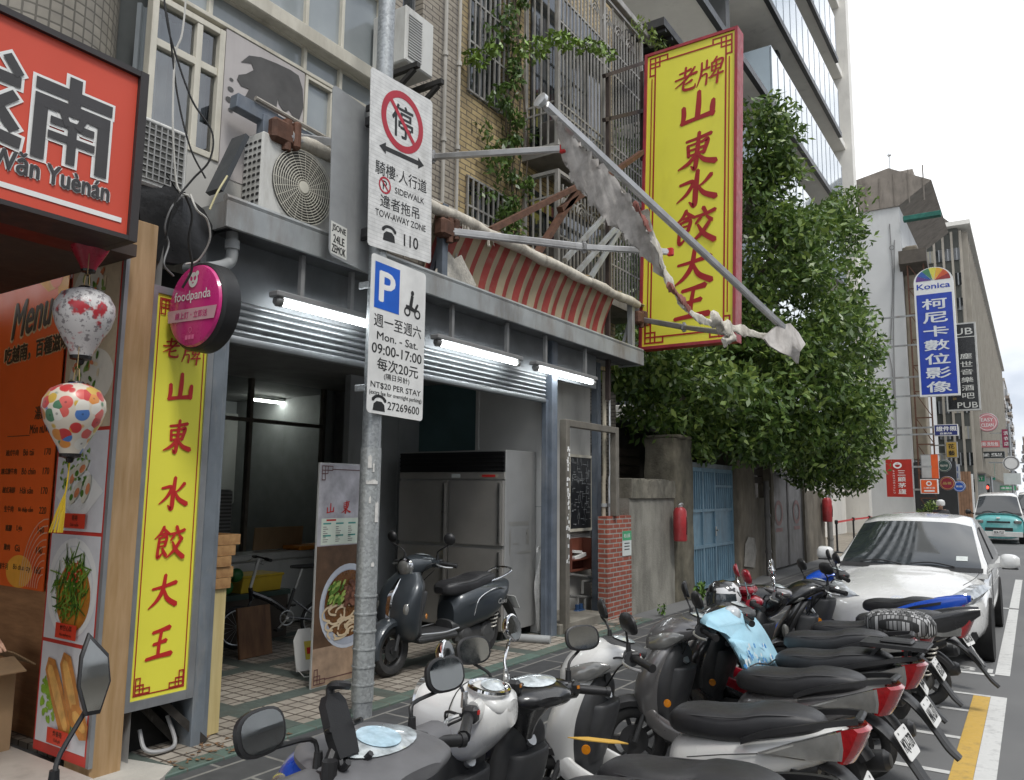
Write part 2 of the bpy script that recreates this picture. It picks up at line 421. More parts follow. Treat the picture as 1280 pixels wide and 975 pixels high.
# ------------------------------------------------------------------ shared materials
G = galv()
Gd = mat('weathered grey trim', (.36, .38, .385), .5, .25, .14, 3, .08, 60, dirt=.62, dscale=2.6, dcol=(.17, .125, .09))
steel = mat('brushed stainless', (.40, .40, .39), .32, .95, .18, 3, .05, 200)
alu = mat('aluminium', (.62, .63, .63), .38, .8, .12, 6, dirt=.15)
greyalu = mat('grey aluminium frame', (.30, .31, .32), .42, .5, .1, 5, dirt=.12)
bluegrey = mat('blue grey painted post', (.13, .155, .19), .5, .15, .2, 5, dirt=.35, dscale=5, dcol=(.25, .25, .25))
browngrey = mat('brown grey steel tube', (.17, .155, .13), .55, .2, .2, 6, dirt=.2)
rust = mat('rusty steel', (.115, .055, .035), .75, .2, .35, 9, .3, 40)
blackp = mat('black plastic', (.016, .016, .017), .45, 0, .25, 8, .08, 250)
dgrey = mat('dark grey plastic', (.045, .046, .048), .5, 0, .2, 8, .06, 250)
mgrey = mat('mid grey plastic', (.12, .12, .125), .5, 0, .15, 8)
rubber = mat('tyre rubber', (.018, .018, .018), .82, 0, .3, 12, .2, 90, dirt=.25, dcol=(.09, .085, .08), streak=False)
vinyl = mat('black vinyl seat', (.026, .026, .028), .42, 0, .25, 6, .18, 420, dirt=.15, dcol=(.07, .07, .07), streak=False)
chrome = mat('chrome', (.72, .72, .72), .08, 1, .05)
mirrorg = mat('mirror glass', (.75, .77, .78), .015, 1, .02)
white = mat('white paint', (.78, .78, .76), .45, 0, .04, 3, dirt=.1, dcol=(.3, .28, .25))
offwhite = mat('off white plaster', (.50, .49, .46), .8, 0, .1, 2, .15, 30, dirt=.35, dcol=(.17, .16, .14))
cream = mat('cream painted frame', (.62, .59, .50), .5, 0, .08, 4, dirt=.35, dcol=(.2, .17, .12))
redp = mat('red print', (.50, .022, .02), .45, 0, .06)
dkred = mat('dark red print', (.36, .018, .02), .45, 0, .08)
blackprint = mat('black print', (.012, .012, .012), .5, 0, .05)
whiteprint = mat('white print', (.8, .8, .78), .5, 0, .03)
yellowface = mat('yellow sign face', (.80, .75, .075), .38, 0, .05, 1.3, dirt=.30, dscale=1.1, dcol=(.60, .50, .06))
clear = mat('clear lens', (.20, .20, .19), .08, .25, .35, 6, .06, 140, coat=1)
redlens = mat('red lens', (.30, .012, .015), .12, 0, .25, 20, .2, 60, coat=1)
amber = mat('amber lens', (.55, .19, .01), .15, 0, .2, 20, coat=1)
darkglass = mat('dark window glass', (.020, .026, .030), .05, 0, .3, 1.5, coat=1)
tube_on = mat('lit fluorescent tube', (.9, .95, 1), .4, emit=15, ecol=(.93, .98, 1))
gl = glass('window glass', (.82, .88, .88), .8)

# ------------------------------------------------------------------ the ground
def groundmat():
	m, n, b = _new('asphalt'); v = _vec(n)
	c = _mix(n, _ramp(n, _noise(n, v, 220, 3), .35, .7), (.10, .102, .104), (.175, .176, .176))
	c = _mix(n, _ramp(n, _noise(n, v, .55, 7, .6), .35, .7), c, _mix(n, .5, c, (.20, .20, .195)))
	c = _mix(n, _ramp(n, _noise(n, v, 2.7, 8, .7), .62, .72, (0, 0, 0, 1), (.55, .55, .55, 1)), c, (.085, .085, .085))
	n.links.new(c, b.inputs['Base Color']); b.inputs['Roughness'].default_value = .85; _bump(n, b, _noise(n, v, 260, 2), .25); return m
mb = MB(); mb.quad((-500, -60, 0), (500, -60, 0), (500, 1400, 0), (-500, 1400, 0))
mb.build('road', groundmat(), kind='structure', origin=(0, 0, 0))
paver = brickmat('dark stone pavers', 'YXZ', (.042, .043, .045), (.070, .071, .073), (.19, .185, .17), .62, .30, .014, .5, .72, .35, .3, dcol=(.09, .085, .08), dscale=.8)
mb = MB(); mb.ab((-4.61, -6, .001), (-2.62, 24.5, .02)); mb.build('pavement', paver, kind='structure', origin=(0, 0, 0))
kerbm = mat('grey kerb stone', (.30, .30, .29), .8, 0, .12, 6, .2, 80, dirt=.3)
mb = MB(); mb.ab((-2.618, -6, .001), (-2.5, 24.5, .03), .008); mb.build('kerb', kerbm, kind='structure', origin=(0, 0, 0))
tile = brickmat('cream arcade floor tiles', 'XYZ', (.36, .325, .275), (.28, .25, .21), (.075, .06, .048), .135, .135, .010, 0, .55, .4, .42, dcol=(.13, .105, .08), bands=((.085, .105, .092), 1.12, .20, .0, .35))
mb = MB(); mb.ab((-11.7, 2.9, .002), (-4.76, 10.6, .04)); mb.build('arcade_floor', tile, kind='structure', origin=(0, 0, 0))
green = brickmat('green edging tiles', 'YXZ', (.10, .15, .125), (.085, .125, .105), (.11, .1, .08), .27, .30, .006, 0, .6, .3, .45, dcol=(.16, .13, .09))
mb = MB(); mb.ab((-4.76, 2.9, .002), (-4.606, 10.6, .04), .006); mb.build('arcade_edging', green, kind='structure', origin=(0, 0, 0))
conc = mat('old concrete', (.20, .185, .155), .88, 0, .22, 3.5, .5, 45, dirt=.62, dscale=1.5, dcol=(.045, .04, .032))
mb = MB(); mb.prism(Frame((-4.6, 2.2, .002), (0, 1, 0), (1, 0, 0), (0, 0, 1)), [(0, -.9), (.9, -.5), (1.0, -.1), (.85, .02), (.6, .16), (.2, .22), (0, .25)], 0, .045)
mb.build('concrete_ramp', mat('pale patched concrete', (.42, .40, .36), .85, 0, .12, 5, .4, 60, dirt=.2), kind='structure')
mb = MB(); mb.ab((-9, 24.5, .001), (-2.5, 44.7, .018)); mb.build('side_plaza', brickmat('tan plaza paving', 'XYZ', (.33, .29, .24), (.28, .25, .2), (.2, .18, .15), .6, .3, .01, .5, .8, .2, .3), kind='structure', origin=(0, 0, 0))
# painted lines of the parking bays
paint_w = mat('worn white road paint', (.62, .62, .60), .7, 0, .08, 9, .2, 200, dirt=.45, dscale=9, dcol=(.15, .15, .15), streak=False)
paint_y = mat('worn yellow road paint', (.58, .37, .075), .7, 0, .08, 9, .2, 200, dirt=.45, dscale=9, dcol=(.17, .13, .07), streak=False)
mb = MB().use(paint_w); g = Frame((0, 0, .004), (1, 0, 0), (0, 1, 0), (0, 0, 1))
a = PZ(1259, 873, 0); XW = a.x; YW = a.y
mb.rect(g, XW-.125, -3, XW, YW)
for y in (1.6, 2.5, 3.4, 4.3, 5.2, 6.1, 7.0, 7.9): mb.rect(g, -2.45, y, XW-.262, y+.07)
mb.rect(g, -2.45, YW-.06, XW-.127, YW, .0008)
c1 = PZ(1264, 846, 0); YS = c1.y
mb.rect(g, XW-.13, YS, XW, YS+5.6); mb.rect(g, -2.5, YS-.1, XW-.132, YS, .0008)
mb.rect(g, XW-.13, YS+5.75, XW, YS+11); mb.rect(g, -2.5, YS+5.62, XW-.132, YS+5.73, .0008)
for i in range(7): mb.rect(g, -2.2+i*1.02, 24.2, -1.75+i*1.02, 28.2)          # zebra crossing
mb.rect(g, -.2, 22.3, 6, 22.65); mb.rect(g, 3.3, 1, 3.42, 21)
mb.text(g, '31', -.62, YS+.16, .22, .3, .02, .001)
mb.build('road_marking', kind='structure', origin=(0, 0, 0))
mb = MB().use(paint_y); mb.rect(g, XW-.26, -3, XW-.127, YW-.062); mb.build('yellow_road_marking', kind='structure', origin=(0, 0, 0))
# ------------------------------------------------------------------ the restaurant's building
XF, XL, XU = -5.08, -4.85, -5.2
shop = T('restaurant_building', 'tiled building with a barred upper front and a dark open restaurant under its canopy', 'building', (-6.5, 7, 0))
def yz(x, y, v): p = PX(x, y, v); return p.y, p.z
wallpaint = mat('dark grey wall panel', (.15, .16, .168), .5, .1, .2, 3, dirt=.2)
inpanel = mat('lightened indoor panel', (.44, .46, .47), .5, .05, .12, 2, dirt=.2)  # paler copy of the wall panel, making up for weak light indoors
teal = mat('dark teal wall', (.085, .155, .16), .42, 0, .2, 2)
ceil = mat('dark ceiling', (.22, .22, .22), .7, 0, .2, 3)
whitewall = mat('white wall panel', (.60, .60, .58), .5, 0, .05, 3, dirt=.15)
stripetile = brickmat('narrow beige facade tiles', 'YZX', (.36, .32, .26), (.30, .265, .215), (.13, .11, .09), .24, .062, .008, .5, .6, .5, .38)
sidetile = brickmat('narrow beige side tiles', 'XZY', (.36, .32, .26), (.30, .265, .215), (.13, .11, .09), .24, .062, .008, .5, .6, .5, .38)
yellowtile = brickmat('yellow facade tiles', 'YZX', (.50, .385, .195), (.36, .27, .14), (.15, .12, .08), .23, .075, .009, .5, .65, .5, .42)
yL = yz(292, 0, XU)[0]
y1 = 5.38; y2 = 6.62; XV = -5.87; kv = XV/XU; y3 = 12.05; EV = lambda z: EYE+(z-EYE)*kv; F1 = FX(0, 0, XV)
F0 = FX(0, 0, XU)
# upper front: beige tiles, then yellow tiles with two window openings
w1 = (yz(585, 90, XU)[0], yz(590, 128, XU)[1]+.0, yz(632, 125, XU)[0], 8.3)
w1 = (w1[0], 6.42, w1[2], 8.3)
w2 = (w1[0], 4.68, w1[2]+.03, 5.42)
w1, w2 = [(a*kv, EV(b), c*kv, EV(d)) for a, b, c, d in (w1, w2)]
mb = MB(); wall(mb, F0, y1, 3.82, y2, 12, [(y1+.30, 6.62, y1+.62, 7.9)]); mb.build('wall', stripetile, shop)
mb = MB(); wall(mb, F1, 6.9, 3.82, y3, 13, [w1, w2]); mb.build('wall', yellowtile, shop)
mb = MB(); mb.quad((XV, y3, 0), (-12, y3, 0), (-12, y3, 13), (XV, y3, 13)); 
mb.build('side_wall', sidetile, shop)
mb = MB(); mb.quad((-12, 2.75, 12), (-12, y3, 12), (XV-.02, y3, 12), (XV-.02, 2.75, 12)); mb.quad((-12, 2.75, 0), (-12, y3, 0), (-12, y3, 12), (-12, 2.75, 12)); mb.build('roof', conc, shop)
# glazed part above the canopy
frostpane = mat('frosted pane', (.30, .33, .34), .12, 0, .18, 1.1, dirt=.3, dcol=(.42, .43, .43), coat=.6)
curtain = mat('grey curtain seen in window', (.26, .29, .31), .8, 0, .12, 2)
panelg = mat('pale grey sheet panel', (.47, .44, .43), .5, 0, .10, 1.3, dirt=.35, dcol=(.33, .30, .30))
zs, zl = 4.36, 5.76
ym = yz(240, 185, XU)[0]; ye = yz(280, 60, XU)[0]; yp = yz(378, 140, XU)[0]
def pane_win(y0, z0, y1_, z1, fr=.045, cols=(), rows=(), pm=None, behind=True, depth=.06, name='window', fm=None, label=None):
	mb = MB()
	for a in (y0, y1_-fr): mb.ab((XU-depth, a, z0), (XU+.02, a+fr, z1), .004)
	for b in (z0, z1-fr): mb.ab((XU-depth, y0+fr, b), (XU+.017, y1_-fr, b+fr), .004)
	for c in cols: mb.ab((XU-depth, c-fr/2, z0+fr), (XU+.012, c+fr/2, z1-fr), .004)
	for r in rows: mb.ab((XU-depth, y0+fr, r-fr*.6), (XU+.008, y1_-fr, r+fr*.6), .004)
	w_ = mb.build(name, fm or cream, shop, label=label)
	p = MB(); p.rect(FX(0, 0, XU-.03), y0+fr*.5, z0+fr*.5, y1_-fr*.5, z1-fr*.5)
	p.build('pane', pm or gl, w_)
	if behind and pm is None:
		c = MB(); n = int((y1_-y0)*60)
		P = [(XU-.20+.022*math.sin(i*1.3)+.012*math.sin(i*.37), y0+(y1_-y0)*i/n) for i in range(n+1)]
		c.loft([[(x, y, z0+.05) for x, y in P], [(x, y, z1-.02) for x, y in P]], False, True, False)
		c.build('curtain', curtain, w_)
	return w_
pane_win(2.97, zs, ye, 5.46, .05, [ym], [5.09], label='cream framed window with a grey curtain')
pane_win(2.97, 5.50, 5.36, 6.75, .035, [3.45, yp, 4.85], [zl], frostpane, name='window')
mb = MB(); mb.ab((XU-.02, ye+.01, zs-.1), (XU+.01, yp, 5.495)); pg = mb.build('grey_panel', panelg, shop)
# dark abstract patch on the panel, for a graffiti-like figure
mb = MB(); 
pts = [(300,78),(310,70),(325,72),(345,80),(362,88),(372,95),(377,112),(378,135),(372,152),(366,148),(360,138),(354,141),(347,130),(346,124),(344,136),(348,150),(330,150),(312,140),(297,132),(294,126),(306,120),(310,112),(300,108),(295,100),(297,94),(306,93),(316,88),(313,80)]
mb.prism(FX(0, 0, XU), [yz(a, b, XU) for a, b in pts], .0125, .0145)
for (a, b, r) in ((288, 100, .02), (287, 112, .03), (285, 125, .035), (287, 138, .025)):
	y, z = yz(a, b, XU); mb.ell(FX(0, 0, XU), y, z, r, r*.7, .014, 9)
mb.build('torn_sheet', mat('charcoal figure patch', (.085, .082, .08), .6, 0, .2, 5), pg)
pane_win(yp+.01, zs, 5.36, 5.49, .03, [yp+.33], [], frostpane)
mb = MB()
mb.beam((XU+.04, 3.4, zl+.06), (XU+.04, 5.42, zl+.06), .14, .14, bev=.01); mb.beam((XU+.03, 3.4, 6.78), (XU+.03, 5.42, 6.78), .1, .1, bev=.01)
mb.ab((XU+.001, 5.34, 3.9), (XU+.05, 5.41, zl), .006)
mb.build('window_lintel', cream, shop)
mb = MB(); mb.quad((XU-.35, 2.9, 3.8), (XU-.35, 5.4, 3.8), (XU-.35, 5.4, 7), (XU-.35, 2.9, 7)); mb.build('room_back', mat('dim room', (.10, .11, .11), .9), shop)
mb = MB(); mb.ab((XU-.02, 2.9, 3.82), (XU+.005, 5.38, zs-.002)); mb.build('parapet', offwhite, shop)
# small dark window of the beige wall and the two barred windows
def dark_window(a0, b0, a1, b1, cols=1, depth=.14, X_=XV):
	mb = MB(); F = FX(0, 0, X_-depth)
	for i in range(cols+2):
		a = a0+(a1-a0)*i/(cols+1); mb.slab(F, max(a0, a-.02), b0, min(a1, a+.02), b1, .001, .03)
	mb.slab(F, a0+.02, b0, a1-.02, b0+.04, .001, .026); mb.slab(F, a0+.02, b1-.04, a1-.02, b1, .001, .026)
	o = mb.build('window', greyalu, shop); p = MB(); p.rect(F, a0, b0, a1, b1); p.build('pane', darkglass, o)
dark_window(y1+.30, 6.62, y1+.62, 7.9, 0, .14, XU); dark_window(*w1, 1); dark_window(*w2, 1)
greybar = mat('grey painted bars', (.33, .32, .30), .55, .2, .15, 6, dirt=.45, dscale=6, dcol=(.11, .08, .06))
def grille(F, a0, b0, a1, b1, step=.105, r=.011, rows=(), arch=False, parent=shop, name='window_grille', c=.03):
	mb = MB(); n = max(2, int((a1-a0)/step))
	for i in range(n+1):
		a = a0+(a1-a0)*i/n; mb.slab(F, a-r, b0, a+r, b1-(.12 if arch and i % 4 else 0), c-r, c+r)
	for b in (b0, b1, *rows): mb.slab(F, a0-.015, b-.014, a1+.015, b+.014, c-.021, c-.006+.012)
	if arch:
		k = 0
		while k+4 <= n:
			A = a0+(a1-a0)*(k+.5)/n; B = a0+(a1-a0)*(k+3.5)/n
			for s_ in (1, .62, .3):
				rr = (B-A)/2*s_; m = (A+B)/2
				mb.tube([F(m+rr*math.cos(t), b1-.42+rr*math.sin(t)*1.1, c+.012) for t in [math.pi*j/10 for j in range(11)]], .010, 5)
			k += 4
	return mb.build(name, greybar, parent)
grille(F1, w1[0]-.02, w1[1]+.02, w1[2]+.02, w1[3]-.05, .11, .012, (EV(7.05), EV(7.6)))
grille(F1, w2[0], w2[1]+.03, w2[2], w2[3]-.03, .105, .012, (EV(5.05),))
# the two projecting window cages
XC = -5.3; kc = XC/-4.6; yc0, yc1 = 7.88*kc, 10.4*kc; EC = lambda z: EYE+(z-EYE)*kc
for zb, zt, rows in ((EC(6.02), EC(8.75), (EC(6.5), EC(6.62), EC(7.7), EC(8.05))), (EC(4.42), EC(5.72), (EC(4.9), EC(5.4)))):
	cage = MB()
	for (x, y) in ((XC, yc0), (XC, yc1), (XV+.02, yc0), (XC, (yc0+yc1)/2)): cage.ab((x-.03, y-.03, zb), (x+.03, y+.03, zt), .004)
	for z in (zb, zt-.05): cage.ab((XV, yc0-.028, z), (XC+.028, yc0+.028, z+.05)); cage.ab((XC-.028, yc0+.03, z+.001), (XC+.027, yc1, z+.049))
	cg = cage.build('window_cage', greybar, shop)
	grille(FX(0, 0, XC), yc0+.04, zb+.05, yc1-.04, zt-.05, .108, .011, rows, True, cg, 'front_bars', 0)
	grille(FY(0, 0, yc0), XV+.05, zb+.05, XC-.04, zt-.05, .1, .011, rows[:2], False, cg, 'side_bars', 0)
	s_ = MB(); s_.ab((XV+.001, yc0-.05, zb-.12), (XC+.05, yc1+.05, zb-.002)); s_.build('cage_floor', mat('stained grey slab', (.20, .19, .17), .85, 0, .2, 3, .2, 50, dirt=.5), cg)
	wn = MB(); wn.ab((XV+.002, yc0+.15, zb+.1), (XV+.03, yc1-.1, zt-.1)); wn.build('window', darkglass, cg)
	for i, (a, b) in enumerate(((yc0+.3, zb+.1), (yc0+1.0, zb+.15), (yc0+1.6, zb+.05))):
		hh = MB(); hh.ab((XV+.06, a, zb+.052), (XV+.4, a+.35, b+.5), .02)
		hh.build('stored_box', mat('dim stored things', (.10, .09, .08), .8, 0, .4, 4), cg)
mb = MB(); mb.beam((XC+.02, yc0-.3, EC(8.85)), (XC+.02, yc1+.5, EC(8.85)), .12, .12, bev=.01); mb.build('eave_rail', greybar, shop)
mb = MB(); ze = EC(8.9); mb.ab((XV-1.5, yc1+.1, ze), (-4.9, yc1+3.2, ze+.15)); [mb.ab((XV-1.48, yc1+.2+i*.3, ze-.06), (-4.92, yc1+.26+i*.3, ze-.002)) for i in range(10)]
mb.build('eave', mat('dark metal eave', (.05, .052, .055), .6, .3, .2, 4, dirt=.3), shop)
# rain pipes climbing the beige tiles
for y, r in ((6.33, .022), (6.58, .02)):
	mb = MB(); mb.tube([(XU+.06, y, 3.9), (XU+.06, y, 9.5)], r, 8)
	for z in (4.6, 5.6, 6.6, 7.6): mb.cyl((XU+.06, y, z), (XU+.06, y, z+.05), r+.012, seg=10)
	mb.build('drain_pipe', mat('pale drain pipe', (.42, .40, .36), .5, 0, .1, 4, dirt=.3), shop)
# ------------------------------------------------------------------ canopy
mb = MB().use(Gd)
zb, zt, ya, yb = 3.739, 3.943, 3.46, 10.95
mb.ab((XL-.03, ya, zb), (XL, yb, zt), .004); mb.ab((XL-.5, ya, zb+.001), (XL-.032, ya+.03, zt-.001)); mb.ab((XL-.42, yb-.03, zb+.001), (XL-.032, yb, zt-.001))
mb.ab((XV-.02, ya+.032, zb+.04), (XL-.032, yb-.032, zb+.075))
mb.tube([(XL-.03, ya, zt+.025), (XL-.03, yb, zt+.03)], .03, 8)
mb.build('canopy', None, shop)
mb = MB(); mb.ab((XV-.01, ya+.05, zb+.08), (XL-.06, yb-.05, zt-.03)); mb.build('canopy_deck', mat('dark wet deck', (.05, .048, .045), .8, 0, .3, 4), shop)
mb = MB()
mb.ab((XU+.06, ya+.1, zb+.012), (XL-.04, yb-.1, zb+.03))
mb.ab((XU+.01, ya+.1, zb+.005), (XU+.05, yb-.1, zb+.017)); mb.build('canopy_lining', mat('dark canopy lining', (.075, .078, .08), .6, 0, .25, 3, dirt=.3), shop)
# shutter box: dark lintel and rolled curtain slats
mb = MB(); mb.ab((XF-.12, 3.5, 3.28), (XF-.05, 9.9, 3.78)); mb.build('lintel', wallpaint, shop)
slat = mat('grey shutter slats', (.26, .275, .285), .38, .6, .12, 4, dirt=.3)
mb = MB(); pr = []
for i in range(5):
	z0 = 3.27-i*.055
	for j in range(6):
		t = j/5; pr.append((XF-.03+.024*math.sin(math.pi*t), z0-.055*t))
	pr.append((XF-.045, z0-.055))
mb.loft([[(x, 3.55, z) for x, z in pr], [(x, 8.44, z) for x, z in pr]], False, True, False)
mb.ab((XF-.07, 3.55, 2.93), (XF+.0, 8.44, 2.992), .006); mb.build('roller_shutter', slat, shop, ang=50)
mb = MB(); mb.ab((XF-.12, 3.55, 3.0), (XF-.075, 8.44, 3.278)); mb.build('shutter_box', wallpaint, shop)
# posts
yq = PX(690, 640, XF).y
mb = MB(); mb.ab((XF-.14, yq-.04, .03), (XF+.02, yq+.10, 3.75), .006); mb.ab((XF-.10, yq-.10, .03), (XF-.03, yq-.042, 2.98), .004); mb.build('post', bluegrey, shop)
mb = MB(); mb.ab((XF-.16, 3.50, .03), (-4.96, 3.60, 3.3), .006); mb.ab((XF-.12, 3.602, .03), (-5.0, 3.66, 3.3), .006); mb.build('post', mat('stickered blue grey post', (.17, .195, .22), .5, .2, .15, 5, dirt=.35, dscale=7, dcol=(.35, .33, .3)), shop)
# interior shell
XB, YR = -11.6, yq+.12
mb = MB(); mb.quad((XF, YR, 0), (-8.9, YR, 0), (-8.9, YR, 3.6), (XF, YR, 3.6)); mb.build('back_wall', teal, shop)
mb = MB(); mb.quad((-8.9, YR, 0), (XB, YR, 0), (XB, YR, 3.6), (-8.9, YR, 3.6)); mb.build('kitchen_side_wall', mat('dim kitchen wall', (.32, .33, .33), .6), shop)
yc_ = PX(434, 600, -7.4).y; mb = MB(); mb.ab((-7.5, yc_, .04), (-7.4, YR-.002, 3.318)); [mb.ab((-7.399, y, .05), (-7.39, y+.012, 3.3)) for y in (yc_+.45, yc_+.95)]; mb.ab((-7.399, yc_, 1.9), (-7.391, YR-.01, 1.912)); mb.build('corner_panels', inpanel, shop)
xt = PY(601, 540, YR).x
mb = MB(); mb.ab((xt, YR-.03, 1.62), (XF-.15, YR-.002, 3.3)); mb.build('white_wall_panel', whitewall, shop)
mb = MB(); mb.ab((xt+.0, YR-.028, .04), (XF-.38, YR-.003, 1.615)); mb.build('grey_door', mat('dark metal door', (.07, .073, .077), .4, .4, .1), shop)
mb = MB(); mb.ab((XF-.37, YR-.027, .04), (XF-.15, YR-.004, 1.615)); mb.build('door_jamb', whitewall, shop)
mb = MB(); mb.ab((xt-.06, YR-.05, 1.9), (xt-.004, YR-.005, 3.3), .005); mb.build('wall_trim', whitewall, shop)
mb = MB(); mb.quad((XB, 2.9, 0), (XB, YR, 0), (XB, YR, 3.6), (XB, 2.9, 3.6)); mb.quad((XF+.1, 3.06, 0), (XB, 3.06, 0), (XB, 3.06, 3.6), (XF+.1, 3.06, 3.6)); mb.build('inner_wall', inpanel, shop)
mb = MB(); mb.ab((XB, 3.07, 3.32), (XF-.13, YR-.01, 3.36)); mb.build('ceiling', ceil, shop)
# partition with the glazed kitchen window
XP = -8.9
pl = 3.4; pr_ = PX(413, 600, XP).y; F = FX(0, 0, XP)
za = PX(405, 690, XP).z; zt_ = PX(275, 452, XP).z; zm = PX(340, 527, XP).z; wl, wr = pl+.1, PX(404, 560, XP).y
mb = MB(); wall(mb, F, pl, .04, pr_, 3.32, [(wl, .75, wr, zt_)], .08); mb.quad((XP, pr_, .04), (XP-.25, pr_+.002, .04), (XP-.25, pr_+.002, 3.32), (XP, pr_, 3.32))
yk = PX(470, 600, XP-.25).y; mb.quad((XP-.25, pr_+.004, .04), (XP-.25, yk, .04), (XP-.25, yk, 3.32), (XP-.25, pr_+.004, 3.32))
for z in (1.9,): mb.ab((XP-.249, pr_+.02, z), (XP-.24, yk, z+.01))
mb.build('partition', inpanel, shop)
mb = MB()
wm = PX(311, 560, XP).y
for a in (wl, wm-.03, wr-.05): mb.slab(F, a, .75, a+.05, zt_, -.05, .03)
for b in (.75, zm-.03, zt_-.05): mb.slab(F, wl+.05, b, wm-.03, b+.05, -.045, .025); mb.slab(F, wm+.02, b, wr-.05, b+.05, -.045, .025)
kw = mb.build('partition_window', browngrey, shop)
mb = MB(); mb.rect(FX(0, 0, XP-.02), wl+.02, .76, wr-.02, zt_-.02); mb.build('pane', glass('dim pane', (.6, .66, .66), .955), kw)
# kitchen behind the pane: white board, dark cupboard, lit lamp
mb = MB().use(whitewall); mb.ab((XB+.005, wl, 1.55), (XB+.05, yk, 3.1)); mb.ab((XB+.1, yk+.03, .04), (XP-.27, yk+.08, 3.3)); mb.build('kitchen_wall', mat('dim kitchen wall', (.32, .33, .33), .6), shop)
# bay beside the shop with the pipes
Yb0, Yb1 = yq+.13, 10.5; XBk = XF-.62
mb = MB(); mb.quad((XBk, Yb0, 0), (XBk, Yb1+.3, 0), (XBk, Yb1+.3, 3.76), (XBk, Yb0, 3.76)); mb.quad((XF-.1, Yb0, 0), (XBk, Yb0, 0), (XBk, Yb0, 3.76), (XF-.1, Yb0, 3.76)); mb.build('bay_wall', offwhite, shop)
mb = MB(); mb.ab((XF-.36, 10.34, .04), (XF-.26, 10.46, 3.75), .005); mb.build('post', bluegrey, shop)
mb = MB(); mb.ab((XBk, Yb0, .02), (XF+.05, Yb1-.45, .16), .01); mb.build('bay_step', conc, shop)
# ------------------------------------------------------------------ brush-written characters, drawn stroke by stroke in a unit square
BR = {
'山': [[(.5,.96,.09),(.51,.6,.12),(.5,.22,.12)], [(.13,.58,.10),(.15,.34,.11),(.13,.13,.09)], [(.1,.13,.10),(.45,.19,.09),(.9,.26,.12)], [(.88,.62,.09),(.87,.42,.12),(.88,.2,.10)]],
'東': [[(.22,.82,.06),(.5,.86,.07),(.84,.93,.09)], [(.27,.70,.07),(.31,.38,.08)], [(.26,.69,.05),(.6,.74,.06),(.76,.77,.10),(.68,.42,.09)], [(.3,.55,.05),(.7,.6,.06)], [(.31,.40,.05),(.7,.46,.07)], [(.54,1.02,.08),(.52,.5,.10),(.49,.03,.10),(.38,.1,.03)], [(.48,.4,.06),(.32,.2,.09),(.06,.06,.03)], [(.53,.42,.05),(.72,.22,.10),(1.0,.12,.13)]],
'水': [[(.53,1.0,.09),(.51,.5,.12),(.5,.04,.11),(.36,.15,.03)], [(.1,.66,.06),(.43,.70,.09),(.3,.4,.08),(.05,.18,.03)], [(.88,.82,.10),(.7,.62,.06),(.56,.54,.03)], [(.55,.58,.05),(.72,.34,.10),(1.02,.18,.13)]],
'餃': [[(.28,1.0,.08),(.18,.8,.07),(.0,.64,.03)], [(.28,.95,.05),(.38,.84,.09),(.5,.77,.06)], [(.2,.77,.05),(.35,.8,.06)], [(.15,.66,.07),(.15,.1,.08),(.31,.22,.04)], [(.15,.66,.05),(.39,.71,.08),(.36,.42,.08)], [(.17,.54,.04),(.37,.57,.05)], [(.17,.41,.04),(.37,.44,.05)], [(.27,.36,.06),(.43,.13,.09)], [(.7,1.0,.09),(.77,.86,.08)], [(.5,.77,.06),(.75,.81,.07),(1.0,.89,.09)], [(.66,.74,.07),(.54,.58,.05)], [(.8,.75,.05),(.93,.61,.10)], [(.88,.58,.08),(.7,.3,.09),(.44,.06,.03)], [(.6,.54,.05),(.76,.28,.10),(1.04,.06,.12)]],
'大': [[(.12,.60,.06),(.5,.66,.08),(.92,.76,.11)], [(.52,1.0,.09),(.47,.55,.11),(.3,.25,.09),(.05,.04,.03)], [(.5,.6,.06),(.66,.3,.11),(.98,.1,.13)]],
'王': [[(.24,.84,.08),(.5,.89,.09),(.8,.95,.13)], [(.3,.5,.08),(.52,.54,.08),(.72,.58,.11)], [(.1,.10,.08),(.5,.15,.10),(.94,.18,.13)], [(.53,.9,.08),(.49,.5,.09),(.49,.16,.09)]],
'老': [[(.2,.8,.06),(.45,.84,.07),(.68,.9,.09)], [(.46,1.02,.08),(.44,.62,.08)], [(.04,.56,.06),(.5,.62,.07),(.94,.7,.09)], [(.84,.94,.07),(.5,.52,.08),(.06,.24,.03)], [(.76,.42,.09),(.48,.3,.05)], [(.44,.46,.07),(.41,.13,.09),(.62,.06,.09),(.88,.1,.08),(.9,.24,.03)]],
'牌': [[(.14,.96,.06),(.14,.5,.08),(.0,.04,.03)], [(.34,1.0,.07),(.34,.66,.07)], [(.14,.64,.05),(.46,.69,.07)], [(.15,.42,.05),(.36,.45,.06),(.36,.04,.07)], [(.72,1.02,.07),(.62,.88,.05)], [(.54,.84,.06),(.56,.5,.06)], [(.54,.83,.05),(.94,.89,.08),(.88,.52,.07)], [(.56,.67,.04),(.9,.71,.05)], [(.56,.51,.04),(.9,.56,.05)], [(.72,.86,.05),(.69,.5,.06),(.5,.26,.03)], [(.46,.26,.05),(.7,.3,.06),(1.0,.36,.08)], [(.81,.46,.06),(.79,-.02,.08)]],
}
def brush(mb, F, ch, cx, cy, size, off=.004, wx=1., slant=.06, fat=1.25, gap=.0006):
	for i, st in enumerate(BR[ch]):
		mb.stroke(F, [((x-.5)*wx, y-.5, wd*fat) for x, y, wd in st], off+i*gap, 6, cx, cy, size, slant)
